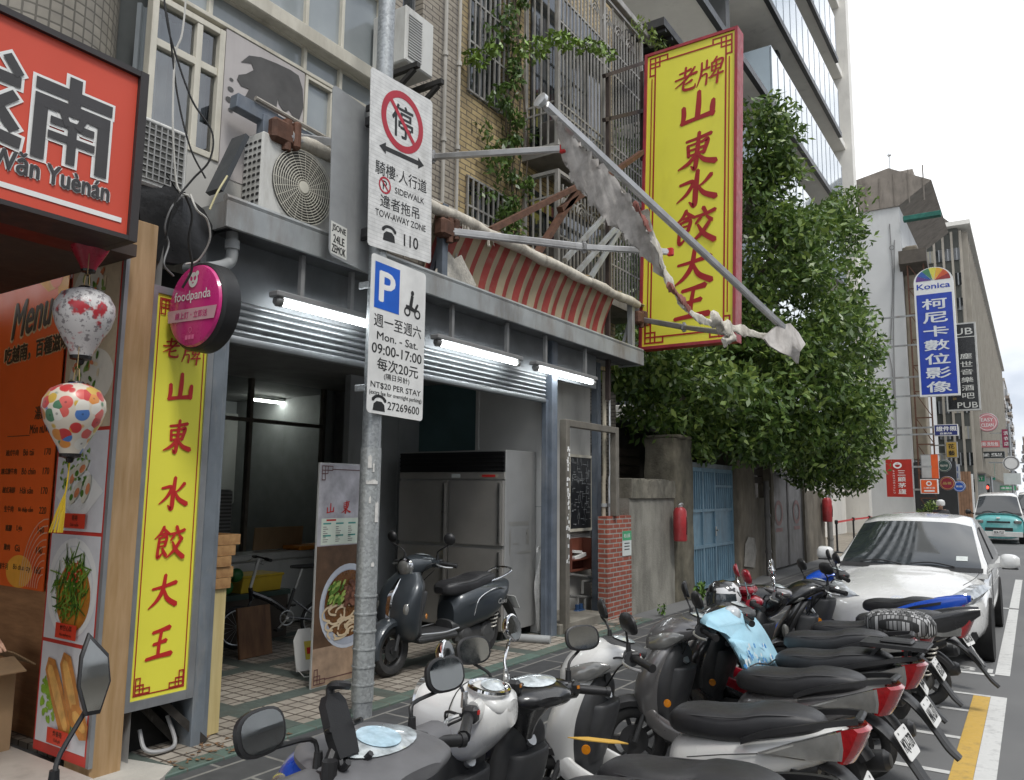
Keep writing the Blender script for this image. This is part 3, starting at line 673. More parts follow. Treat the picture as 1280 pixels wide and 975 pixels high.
def fret(mb, F, cx, cy, sx, sy, s, w, off):
	"""interlocked squares in a sign's corner; sx, sy point towards the sign's middle"""
	P = lambda pts: [(cx+sx*s*a, cy+sy*s*b) for a, b in pts]
	mb.line(F, P([(0, 0), (.55, 0), (.55, .55), (0, .55)]), w, off, True)
	mb.line(F, P([(.30, .30), (1.0, .30), (1.0, 0), (.30, 0)]), w, off+.0012, True)
	mb.line(F, P([(.30, .32), (.30, 1.0), (0, 1.0), (0, .30)]), w, off+.0022, True)
def border(mb, F, a0, b0, a1, b1, s, w, off, s2=None, k=.30):
	for (x, sx) in ((a0, 1), (a1, -1)):
		for (y, sy) in ((b0, 1), (b1, -1)): fret(mb, F, x, y, sx, sy, s, w, off)
	mb.line(F, [(a0+s*1.0, b0+s*k), (a1-s*1.0, b0+s*k)], w, off+.003); mb.line(F, [(a0+s*1.0, b1-s*k), (a1-s*1.0, b1-s*k)], w, off+.003)
	mb.line(F, [(a0+s*k, b0+s*1.0), (a0+s*k, b1-s*1.0)], w, off+.003); mb.line(F, [(a1-s*k, b0+s*1.0), (a1-s*k, b1-s*1.0)], w, off+.003)
DUMP = '山東水餃大王'
# --- tall projecting sign
t = T('projecting_sign', 'tall red-rimmed yellow sign with red brush characters, projecting high from the upper facade', 'sign', (-4.3, 11.4, 4.0))
YS_ = 11.32
bl, br, tl, tr = (PY(x, y, YS_) for x, y in ((800, 437), (919, 428.5), (805, 72), (925, 35)))
u = (br-bl); W = u.length; v = ((tl-bl)+(tr-br))/2; Hh = v.length
FS = Frame(bl, Vector((1, 0, 0)), v.normalized(), (0, -1, 0))
mb = MB(); mb.slab(FS, 0, 0, W, Hh, -.26, 0); mb.build('box', dkred, t)
mb = MB()
mb.slab(FS, -.012, -.012, .035, Hh+.012, .001, .03); mb.slab(FS, W-.035, -.012, W+.012, Hh+.012, .001, .03)
mb.slab(FS, .036, -.012, W-.036, .035, .001, .028); mb.slab(FS, .036, Hh-.035, W-.036, Hh+.012, .001, .028)
mb.slab(FS, W+.001, -.012, W+.012, Hh+.012, -.26, -.002)
mb.build('rim', mat('faded red sheet rim', (.33, .035, .05), .45, .1, .2, 5, dirt=.3, dcol=(.3, .16, .14)), t)
mb = MB(); mb.rect(FS, .036, .036, W-.036, Hh-.036, .004); mb.build('face', yellowface, t)
mb = MB(); border(mb, FS, .085, .085, W-.085, Hh-.085, .30, .026, .007); mb.line(FS, [(.12, .45), (.12, Hh-.45)], .018, .012); mb.line(FS, [(W-.12, .45), (W-.12, Hh-.45)], .018, .012)
mb.build('border', dkred, t)
mb = MB()
for ch, (x, y), z in (('老', (847, 103), .40), ('牌', (877, 93), .42)): q = PY(x, y, YS_)-bl; brush(mb, FS, ch, q.x, q.z, z, .008, gap=.0015)
for ch, y in zip(DUMP, (137, 191, 237, 285, 335, 379)): q = PY(863, y, YS_)-bl; brush(mb, FS, ch, q.x, q.z, .58, .008, wx=1.12, fat=1.3, gap=.0015)
mb.build('lettering', dkred, t)
for (a, b), (c, d) in (((765, 260), (706, 325)), ((782, 276), (738, 347)), ((770, 285), (722, 340))):
	mb = MB(); mb.beam(PX(a, b, -4.95), PX(c, d, -5.0), .06, .06); mb.build('strut', Gd, t)
for (a, b), (c, d) in (((728, 228), (668, 322)), ((726, 231), (612, 288)), ((803, 190), (700, 262))):
	mb = MB(); mb.beam(PX(a, b, -5.0), PX(c, d, -5.0), .09, .07); mb.build('strut', rust, t)
for (a, b), (c, d) in (((760, 95), (760, 500)), ((803, 90), (803, 200)), ((755, 150), (806, 138)), ((755, 95), (806, 78)), ((755, 262), (800, 262))):
	mb = MB(); mb.beam(PX(a, b, -5.12), PX(c, d, -5.12), .06, .06); mb.build('strut', mat('dark rusty frame', (.05, .035, .03), .8, 0, .3, 8), t)
# --- lit board by the shop's left post
t = T('vertical_sign_board', 'long narrow yellow board with red characters in a grey frame, near the ground', 'sign', (-4.95, 3.25, .35))
XBd = -4.95; a = PX(152, 893, XBd); b = PX(243, 872, XBd); c = PX(200, 357, XBd)
y0, y1b, z0, z1 = a.y, 3.49, a.z, c.z
FB = FX(y0, z0, XBd); W, Hh = y1b-y0, z1-z0
mb = MB()
mb.slab(FB, 0, 0, .05, Hh, -.12, .0); mb.slab(FB, W-.05, 0, W, Hh, -.12, 0); mb.slab(FB, .0505, 0, W-.0505, .06, -.12, -.001); mb.slab(FB, .0505, Hh-.05, W-.0505, Hh, -.12, -.001)
mb.build('frame', mat('brushed grey frame', (.34, .35, .36), .4, .6, .12, 5, dirt=.2), t)
mb = MB(); mb.slab(FB, .051, .061, W-.051, Hh-.051, -.1, -.012); mb.build('face', yellowface, t)
mb = MB(); mb.line(FB, [(.075, .09), (W-.075, .09), (W-.075, Hh-.08), (.075, Hh-.08)], .008, -.009, True)
for (x, sx) in ((.085, 1), (W-.085, -1)):
	fret(mb, FB, x, .10, sx, 1, .10, .009, -.008); fret(mb, FB, x, Hh-.09, sx, -1, .10, .009, -.008)
mb.build('border', dkred, t)
mb = MB(); brush(mb, FB, '老', W*.35, Hh-.42, .135, -.008); brush(mb, FB, '牌', W*.66, Hh-.44, .14, -.008)
for ch, y in zip(DUMP, (485, 546, 617, 679, 740, 805)):
	q = PX({485: 227, 546: 222, 617: 217, 679: 212, 740: 205, 805: 200}[y], y, XBd); brush(mb, FB, ch, q.y-y0, q.z-z0, .225, -.008, wx=.95)
mb.build('lettering', redp, t)
# --- round delivery sign
t = T('round_sign', 'round magenta light box with a black rim, hanging over the narrow yellow board', 'sign', (-4.75, 3.2, 2.75))
YPd = 3.12; ct = PY(247, 382, YPd); rx = (PY(290, 380, YPd).x-PY(209, 380, YPd).x)/2*.93
FP_ = FY(ct.x-.02, ct.z, YPd); pinkm = mat('magenta face', (.62, .035, .22), .25, 0, .05, coat=.6)
rr = rx*.88
mb = MB(); mb.lathe([(rr*.98, .001), (rr+.012, .02), (rr+.012, .13), (rr*.9, .15)], FP_(0, 0, -.0), (0, 1, 0), 48); mb.build('rim', blackp, t)
mb = MB(); mb.lathe([(rr*.96, -.0), (rr*.93, -.018), (rr*.8, -.026), (.001, -.03)], FP_(0, 0, 0), (0, 1, 0), 48, False); mb.build('face', pinkm, t)
mb = MB().use(mat('pale pink band', (.62, .38, .42), .4)); hw = math.sqrt(rr*rr*.86-.09**2)
mb.poly(FP_, [(-hw, -.10), (hw*.97, -.115), (hw*1.06, -.03), (-hw*1.05, -.015)], .0315)
mb.use(whiteprint); mb.text(FP_, 'foodpanda', 0, .06, None, rr*1.35, .012, .0325, rot=-.02)
mb.ell(FP_, .0, .175, .05, .052, .0322); mb.ell(FP_, -.042, .215, .018, .018, .0319); mb.ell(FP_, .042, .215, .018, .018, .0319)
mb.use(pinkm); mb.ell(FP_, -.02, .185, .013, .017, .0332, 16, .4); mb.ell(FP_, .02, .185, .013, .017, .0332, 16, -.4); mb.ell(FP_, 0, .155, .009, .006, .0332, 12)
mb.text(FP_, '線上訂・立即送', 0, -.065, None, rr*1.2, .01, .0334, rot=-.02)
mb.use(mat('faint pink print', (.72, .16, .34), .4)); mb.ring(FP_, 0, -.17, .02, .016, .0325, 20); [mb.rect(FP_, -.05+i*.035, -.235, -.022+i*.035, -.205, .0325) for i in range(3)]
mb.build('lettering', None, t)
mb = MB(); mb.beam(FP_(-rr*.5, .17, -.1), (-5.0, 3.3, ct.z+.17), .03, .03); mb.beam(FP_(-rr*.5, -.15, -.1), (-5.0, 3.3, ct.z-.15), .03, .03); mb.build('bracket', blackp, t)
# --- signs on the street pole
pole = T('sign_pole', 'galvanized steel sign pole with a banded sleeve and torn paper scraps', 'pole', (-4.64, 4.85, 0))
pb = PZ(452, 895, .02); pt = PY(484, 0, pb.y)
ptop = pb+(pt-pb)*1.5
mb = MB(); mb.tube([pb, pb+(ptop-pb)*.5, ptop], [.082, .076, .072], 24); mb.build('shaft', G, pole)
dirp = (ptop-pb).normalized()
def onpole(y):  # a point on the pole's axis seen at image row y
	lo, hi = 0., 1.
	for _ in range(30):
		m = (lo+hi)/2; q = pb+(ptop-pb)*m; d = q-EYEP; Y_ = CYP-FPX*d.dot(_u)/d.dot(_f)
		lo, hi = (m, hi) if Y_ > y else (lo, m)
	return pb+(ptop-pb)*lo
mb = MB(); p0, p1 = onpole(875), onpole(560); mb.tube([p0, p1], [.088, .086], 24)
for i in range(6): q = onpole(855-i*22); mb.tube([q, q+dirp*.012], .094, 24)
mb.build('sleeve', galv('pale galvanized sleeve', (.42, .44, .44), .5, .5), pole)
mb = MB().use(mat('torn paper scraps', (.60, .59, .56), .8, 0, .2, 20))
for (y, a0, a1, h) in ((603, -.2, .9, .03), (578, -.1, .25, .10), (585, .35, .5, .07), (625, .1, .3, .05), (640, .7, 1.1, .16), (705, .5, .8, .03), (410, .1, .25, .06)):
	q = onpole(y); k = 6
	for i in range(k):
		f0 = a0+(a1-a0)*i/k-.95; f1 = a0+(a1-a0)*(i+1)/k-.95
		rd = .0925
		P = lambda f, z: (q.x+rd*math.cos(f), q.y+rd*math.sin(f), q.z+z)
		mb.quad(P(f0, -h/2), P(f1, -h/2), P(f1, h/2+.01*math.sin(i*7)), P(f0, h/2+.012*math.sin(i*5)))
mb.build('paper_scrap', None, pole)
XS = pb.x+.105
def plate(name, label, px, w=None):
	tl, tr, br_, bl_ = [PX(a, b, XS) for a, b in px]
	o = bl_; uu = (br_-bl_+tr-tl)/2; vv = (tl-bl_+tr-br_)/2
	Fp = Frame(o, uu.normalized(), vv.normalized(), (1, 0, 0)); return T(name, label, 'sign', o), Fp, uu.length, vv.length
def rrect(W, H, r, k=5):
	o = []
	for cx, cy, a0 in ((W-r, H-r, 0), (r, H-r, 90), (r, r, 180), (W-r, r, 270)):
		o += [(cx+r*math.cos(R(a0+90*i/k)), cy+r*math.sin(R(a0+90*i/k))) for i in range(k+1)]
	return o
signw = brickmat('ribbed reflective sheet', 'YZX', (.72, .72, .70), (.69, .69, .675), (.60, .60, .585), 9, .035, .004, .5, .4, .1, .12, dcol=(.4, .38, .34))
def clamp(mb, q):
	mb.box(q, (.06, .22, .05), None, .008); mb.box(q+Vector((-.06, -.12, 0)), (.12, .025, .06), None, .006); mb.box(q+Vector((-.06, .12, 0)), (.12, .025, .06), None, .006)
def phone(mb, F, cx, cy, s, off):
	mb.poly(F, [(cx+s*a, cy+s*b) for a, b in ((-.5, -.42), (.5, -.42), (.44, -.05), (.22, .12), (-.22, .12), (-.44, -.05))], off)
	mb.stroke(F, [(-.52, .18, .22), (-.3, .36, .17), (0, .42, .15), (.3, .36, .17), (.52, .18, .22)], off+.0006, 5, cx, cy, s)
ph = mat('white sign sheet', (.72, .72, .70), .4)
t, FQ, W, Hh = plate('parking_sign', 'white tow-away sign with a red barred circle and a double arrow, on the pole', ((462, 86), (540, 127), (537, 333), (459, 306)))
mb = MB(); mb.prism(FQ, rrect(W, Hh, .035), 0, .006); mb.build('plate', signw, t)
s_ = W/.78
mb = MB().use(mat('sign red', (.42, .012, .03), .4)); cy = Hh-.335*s_
mb.ring(FQ, W*.5, cy, .265*s_, .205*s_, .008); F2 = Frame(FQ(W*.5, cy, 0), (FQ.u-FQ.v).normalized(), (FQ.u+FQ.v).normalized(), FQ.n)
mb.rect(F2, -.21*s_, -.02*s_, .21*s_, .02*s_, .0086)
mb.ring(FQ, W*.235, Hh*.362, .072*s_, .056*s_, .008, 24); F3 = Frame(FQ(W*.235, Hh*.362, 0), (FQ.u-FQ.v).normalized(), (FQ.u+FQ.v).normalized(), FQ.n); mb.rect(F3, -.058*s_, -.007*s_, .058*s_, .007*s_, .0088)
mb.build('barred_circle', None, t)
mb = MB().use(blackprint)
mb.text(FQ, '停', W*.5, cy, .29*s_, .26*s_, .012, .0078)
ay = Hh*.575; mb.poly(FQ, [(W*.14, ay), (W*.24, ay+.05*s_), (W*.24, ay+.02*s_), (W*.76, ay+.02*s_), (W*.76, ay+.05*s_), (W*.86, ay), (W*.76, ay-.05*s_), (W*.76, ay-.02*s_), (W*.24, ay-.02*s_), (W*.24, ay-.05*s_)], .008)
mb.text(FQ, '騎樓·人行道', W*.5, Hh*.45, .115*s_, W*.82, .006, .008)
mb.text(FQ, 'P', W*.235, Hh*.362, .075*s_, None, .02, .0076); mb.text(FQ, 'SIDEWALK', W*.63, Hh*.358, .052*s_, W*.48, .012, .008)
mb.text(FQ, '違者拖吊', W*.48, Hh*.272, .105*s_, W*.62, .006, .008); mb.text(FQ, 'TOW-AWAY ZONE', W*.5, Hh*.197, .055*s_, W*.8, .012, .008)
phone(mb, FQ, W*.31, Hh*.095, .145*s_, .008); mb.text(FQ, '110', W*.66, Hh*.09, .1*s_, None, .02, .008)
mb.build('lettering', None, t)
mb = MB(); clamp(mb, onpole(140)+Vector((.03, 0, 0))); clamp(mb, onpole(300)+Vector((.03, 0, 0))); mb.build('clamp', blackp, t)
t, FQ, W, Hh = plate('parking_sign', 'white paid-parking sign with a blue P square and a scooter symbol, on the pole', ((466.5, 312), (532, 343), (529, 523), (457.5, 515)))
mb = MB(); mb.prism(FQ, rrect(W, Hh, .035), 0, .006); mb.build('plate', ph, t)
mb = MB().use(mat('sign blue', (.005, .10, .52), .4)); mb.rect(FQ, W*.06, Hh*.66, W*.5, Hh*.955, .008); mb.build('blue_square', None, t)
mb = MB().use(whiteprint); mb.text(FQ, 'P', W*.28, Hh*.807, Hh*.19, W*.26, .035, .0095); mb.build('letter_p', None, t)
mb = MB().use(blackprint)
cx, cy, q = W*.75, Hh*.735, W*.30
for dx in (-.32, .32): mb.ring(FQ, cx+dx*q, cy-.22*q, .2*q, .12*q, .008, 20)
mb.poly(FQ, [(cx+q*a, cy+q*b) for a, b in ((-.42, -.1), (.2, -.18), (.38, .2), (.28, .24), (.12, -.02), (-.05, .06), (-.42, .06))], .0085)
mb.poly(FQ, [(cx+q*a, cy+q*b) for a, b in ((-.22, .05), (-.02, .05), (.05, .5), (-.12, .52))], .0092); mb.ell(FQ, cx-.03*q, cy+.62*q, .1*q, .11*q, .0092, 16)
mb.text(FQ, '週一至週六', W*.5, Hh*.585, Hh*.082, W*.86, .006, .008); mb.text(FQ, 'Mon. - Sat.', W*.5, Hh*.49, Hh*.05, W*.74, .018, .008)
mb.text(FQ, '09:00-17:00', W*.5, Hh*.407, Hh*.063, W*.9, .018, .008); mb.text(FQ, '每次20元', W*.52, Hh*.313, Hh*.08, W*.74, .012, .008)
mb.text(FQ, '(隔日另計)', W*.5, Hh*.24, Hh*.045, W*.46, .004, .008); mb.text(FQ, 'NT$20 PER STAY', W*.5, Hh*.176, Hh*.042, W*.9, .014, .008)
mb.text(FQ, '(extra fee for overnight parking)', W*.5, Hh*.127, Hh*.034, W*.94, .010, .008)
phone(mb, FQ, W*.20, Hh*.065, W*.21, .008); mb.text(FQ, '27269600', W*.64, Hh*.062, Hh*.05, W*.58, .014, .008)
mb.build('lettering', None, t)
mb = MB(); clamp(mb, onpole(360)+Vector((.03, 0, 0))); clamp(mb, onpole(487)+Vector((.03, 0, 0))); mb.build('clamp', G, t)
# the sign facing away, seen from its back
XBk2 = pb.x-.09
tl, tr, br_, bl_ = [PX(a, b, XBk2) for a, b in ((416, 104), (470, 134), (466, 345), (411, 318))]
t = T('parking_sign', 'bare grey back of a sign on the pole, with a small sticker', 'sign', bl_)
FQ = Frame(bl_, (br_-bl_).normalized(), (tl-bl_+tr-br_).normalized(), (1, 0, 0)); W, Hh = (br_-bl_).length, (tl-bl_).length
mb = MB(); mb.prism(FQ, rrect(W*1.25, Hh, .05), -.006, 0); mb.build('plate', mat('dull aluminium back', (.33, .34, .345), .5, .25, .14, 3, dirt=.3, dcol=(.12, .12, .12)), t)
mb = MB().use(mat('sticker white', (.66, .66, .62), .6)); mb.rect(FQ, W*.03, Hh*.015, W*.38, Hh*.2, .002); mb.use(blackprint)
for i, s in enumerate(('JSONE', '24LE', 'ZEMOK')): mb.text(FQ, s, W*.205, Hh*(.165-.058*i), Hh*.045, W*(.3 if i != 1 else .24), .03, .0035)
mb.build('sticker', None, t)
mb = MB(); [mb.box(onpole(y)+Vector((-.03, -.07, 0)), (.09, .16, .09), None, .01) for y in (158, 296)]; mb.build('clamp', blackp, t)
# ------------------------------------------------------------------ neighbour's shop on the left
nb = T('neighbour_building', 'small-tiled building with a rounded corner above the orange shop sign', 'building', (-7, 0, 0))
sq = brickmat('small grey square tiles', 'CYL', (.27, .245, .20), (.22, .20, .165), (.10, .09, .07), .075, .075, .007, 0, .5, .5, .42)
mb = MB()
cc = (-5.62, 2.28); rad = .60
mb.lathe([(rad, 0), (rad, 8.6)], (0, 0, 0), (0, 0, 1), 40)
o = mb.build('rounded_column', sq, None); o.parent = nb; o.location = (cc[0]-nb.location.x, cc[1]-nb.location.y, 3.40)
for k in ('label',): pass
mb = MB(); mb.quad((-5.5, -4, 3.2), (-5.5, 2.0, 3.2), (-5.5, 2.0, 12), (-5.5, -4, 12)); mb.quad((-12, -4, 3.2), (-5.5, -4, 3.2), (-5.5, -4, 12), (-12, -4, 12)); mb.build('wall', brickmat('small grey wall tiles', 'YZX', (.27, .245, .20), (.22, .20, .165), (.10, .09, .07), .075, .075, .007, 0, .5, .5, .42), nb)
mb = MB(); mb.ab((-5.52, 1.75, 3.9), (-5.44, 1.92, 9)); mb.build('corner_trim', mat('dark joint', (.09, .085, .075), .8), nb)
mb = MB(); mb.ab((-9, -4, 3.30), (-4.76, 2.74, 3.38)); mb.build('soffit', mat('dark soffit', (.07, .05, .04), .7), nb)
mb = MB(); mb.ab((-9, -4, .01), (-4.75, 2.72, .1), .01); mb.build('floor', mat('pale shop floor', (.40, .36, .32), .5, 0, .1, 3, dirt=.2), nb)
YM = 2.96
menuwood = woodmat('brightened oak boards', 'b88a60', '8f6746', (2, 14, 14))  # wood colour lightened in place of lamplight inside the shop
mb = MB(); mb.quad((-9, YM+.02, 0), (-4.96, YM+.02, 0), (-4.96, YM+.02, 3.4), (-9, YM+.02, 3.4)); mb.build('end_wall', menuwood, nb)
mb = MB(); mb.quad((-7.6, -4, 0), (-7.6, 2.96, 0), (-7.6, 2.96, 3.3), (-7.6, -4, 3.3)); mb.build('inner_wall', mat('brightened brown wall', (.34, .20, .11), .7), nb)  # brown raised to carry the glow of lamps that are not modelled
ply = woodmat('birch plywood', 'b59773', '97784f', (12, 12, 1.1))
a = PX(122, 960, -4.9)
mb = MB(); mb.ab((-5.2, 2.765, .02), (-4.9, 2.965, 3.6), .004); mb.build('plywood_panel', ply, nb)
# orange overhead sign
t = T('shop_sign', 'big orange-red overhead sign box with large dark characters above a white line', 'sign', (-4.2, 1, 3.2))
XO = -4.2; ye_, zb_, zt_ = PX(166, 299, XO).y, PX(166, 299, XO).z, PX(181, 95, XO).z
FO = FX(0, zb_, XO); Ho = zt_-zb_
orange = mat('orange red sign sheet', (.62, .075, .04), .5, 0, .05, 2)
mb = MB(); mb.slab(FO, -3, 0, ye_, Ho, -.55, -.02); mb.build('box', mat('dark red box', (.13, .014, .012), .5), t)
mb = MB(); mb.slab(FO, ye_-.03, -.015, ye_+.02, Ho+.015, -.555, .012); mb.slab(FO, -3, Ho-.02, ye_-.031, Ho+.014, -.553, .011); mb.slab(FO, -3, -.014, ye_-.031, .012, -.3, .0115); mb.build('rim', mat('dark brown rim', (.035, .03, .03), .5), t)
mb = MB(); mb.rect(FO, -3, .013, ye_-.031, Ho-.021, -.015); mb.build('face', orange, t)
mb = MB(); yc = PX(92, 155, XO); FT = Frame(FO(0, 0, -.012), (0, 1, 0), (0, 0, 1), (1, 0, 0))
NAN = [([(.08,.86),(.94,.86)],.16), ([(.5,1.02),(.5,.70)],.17), ([(.085,.0),(.085,.66),(.915,.66),(.915,.02)],.17), ([(.26,.46),(.74,.46)],.10), ([(.24,.27),(.76,.27)],.10), ([(.5,.46),(.5,.02)],.12), ([(.36,.60),(.42,.48)],.09), ([(.64,.60),(.58,.48)],.09)]
YUE = [([(.45,.76),(1.0,.76)],.15), ([(.66,1.0),(.72,.5),(1.0,.2)],.15), ([(.92,1.0),(1.02,.88)],.12), ([(.98,.55),(.6,.22)],.13), ([(.45,.76),(.45,.25)],.14), ([(-.1,.82),(.3,.82)],.13), ([(-.1,.58),(.34,.58)],.13), ([(.1,1.0),(.1,.1)],.14), ([(-.1,.05),(.3,.1),(1.05,.02)],.15)]
for m, ex, of in ((whiteprint, .055, 0), (mat('charcoal print', (.05, .048, .05), .5), 0, .006)):
	mb.use(m); bd = .03 if of else .045
	for c, y_ in ((NAN, yc.y), (YUE, yc.y-.50)):
		for i, (p_, w_) in enumerate(c): mb.line(FT, [(y_+(a_-.5)*.40, yc.z-zb_+(b_-.5)*.43) for a_, b_ in p_], w_*.40+ex*.6, of+.0006*i)
	q0, q1 = PX(-30, 195, XO), PX(137, 242, XO); mb.text(FT, 'Wǎn Yuènán', q1.y-.30, q1.z-zb_+.01, .115, .60, bd+ex*.6, of+.002, align='c')
mb.use(whiteprint); q = PX(153, 275, XO); mb.rect(FT, -2, q.z-zb_-.014, q.y, q.z-zb_+.014, .002)
mb.build('lettering', None, t)
# menu panel on the end wall
xm = PY(75, 500, YM).x; zt_ = PY(88, 312, YM).z; zb_ = PY(45, 738, YM).z
t = T('menu_board', 'large orange menu panel with a script heading, beside the dish photographs', 'menu board', (xm-.6, YM, zb_))
FMn = FY(xm, zb_, YM); Hm = zt_-zb_
mor = mat('brightened menu orange', (.88, .14, .02), .45, 0, .1, 1.2)  # orange brightened to stand in for unseen shop lamps
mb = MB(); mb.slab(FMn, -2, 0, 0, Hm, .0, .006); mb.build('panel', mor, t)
mb = MB().use(mat('menu light orange', (.92, .42, .05), .5))
mb.poly(FMn, [(-.62, Hm), (-.5, Hm-.18), (-.3, Hm-.3), (-.16, Hm-.28), (-.1, Hm-.5), (0, Hm-.62), (0, Hm)], .0075); mb.ell(FMn, -.38, .12, .2, .12, .0075)
mb.use(mor); mb.ell(FMn, -.2, Hm-.16, .1, .13, .0083, 24, .5)
mb.use(mat('pale swirl', (.75, .5, .35), .5))
for i in range(9): mb.line(FMn, [(-.01-.34*math.cos(j*.2)*(1-i*.1)*1.0-.0, .02+.5*(1-i*.1)*math.sin(j*.2)) for j in range(9)], .007, .0085+.0007*i)
mb.use(mat('menu cream print', (.75, .55, .3), .5)); mb.text(FMn, 'Menu', -.52, Hm-.46, .30, .62, .05, .0085, .25, rot=.12); mb.text(FMn, '吃越南，百種滋味', -.42, Hm-.74, .15, 1.02, .07, .0085, rot=.05)
mb.use(mat('menu dark print', (.07, .045, .02), .5)); mb.text(FMn, 'Menu', -.52, Hm-.45, .29, .60, .03, .0105, .25, rot=.12); mb.text(FMn, '吃越南，百種滋味', -.42, Hm-.74, .14, 1.0, .04, .0105, rot=.05)
mb.text(FMn, '湯麵', -.26, Hm-1.25, .10, .17, .03, .0085); mb.text(FMn, 'Món nước', -.25, Hm-1.37, .075, .3, .025, .0085)
mb.line(FMn, [(-.75, Hm-1.42), (-.4, Hm-1.42)], .006, .0085)
rows = ['越式牛肉|Bò tái|170', '越式燉牛肉|Bò chín|170', '越式海鮮|Hải sản|170', '生牛肉|Bò thập cẩm|220', '豬腳|Lợn|140', '雞肉|Gà|140', '酸辣牛河|Bò chua cay|160', '酸辣海鮮|Hải sản chua cay|170', '酸辣豬肉|Lợn chua cay|140', '酸辣雞|Gà chua cay|140']
for i, r in enumerate(rows):
	a_, b_, c_ = r.split('|'); y = Hm-1.55-i*.145
	if y < .12: break
	mb.text(FMn, a_, -.55, y, .048, None, .02, .0085, align='r'); mb.text(FMn, b_, -.47, y, .05, None, .02, .0085, align='l'); mb.text(FMn, c_, -.10, y, .05, None, .02, .0085)
mb.build('lettering', None, t)
# --- strip of food photographs
YP2 = 2.755; aL, aR = PY(62, 690, YP2).x, PY(128, 690, YP2).x; zt2, zb2 = 3.5, PY(75, 948, YP2).z
t = T('food_photo_strip', 'tall red-edged strip of four dish photographs beside the plywood panel', 'poster', (aL+.2, YP2, zb2))
FF = FY(aL, zb2, YP2); W, Hh = aR-aL, zt2-zb2
mb = MB(); mb.slab(FF, 0, 0, W, Hh, -.02, 0); mb.slab(FF, W+.001, 0, W+.035, Hh, -.02, .006); mb.build('board', greyalu, t)
mb = MB(); mb.rect(FF, 0, 0, W, Hh, .002); mb.build('red_ground', mat('strip red', (.52, .04, .03), .45), t)
cut = [PY(60, 858+6, YP2).z-0, ]
zz = [zb2+.05, PY(95, 807, YP2).z, PY(105, 667, YP2).z, PY(118, 536, YP2).z, PY(130, 440, YP2).z+.0, zt2]
zz = zz[:4]+[zt2-.02]
def fm(n, c, v=.15): return mat(n, c, .4, 0, v, 12)
photo_bg = fm('photo grey white', (.60, .60, .62), .06)
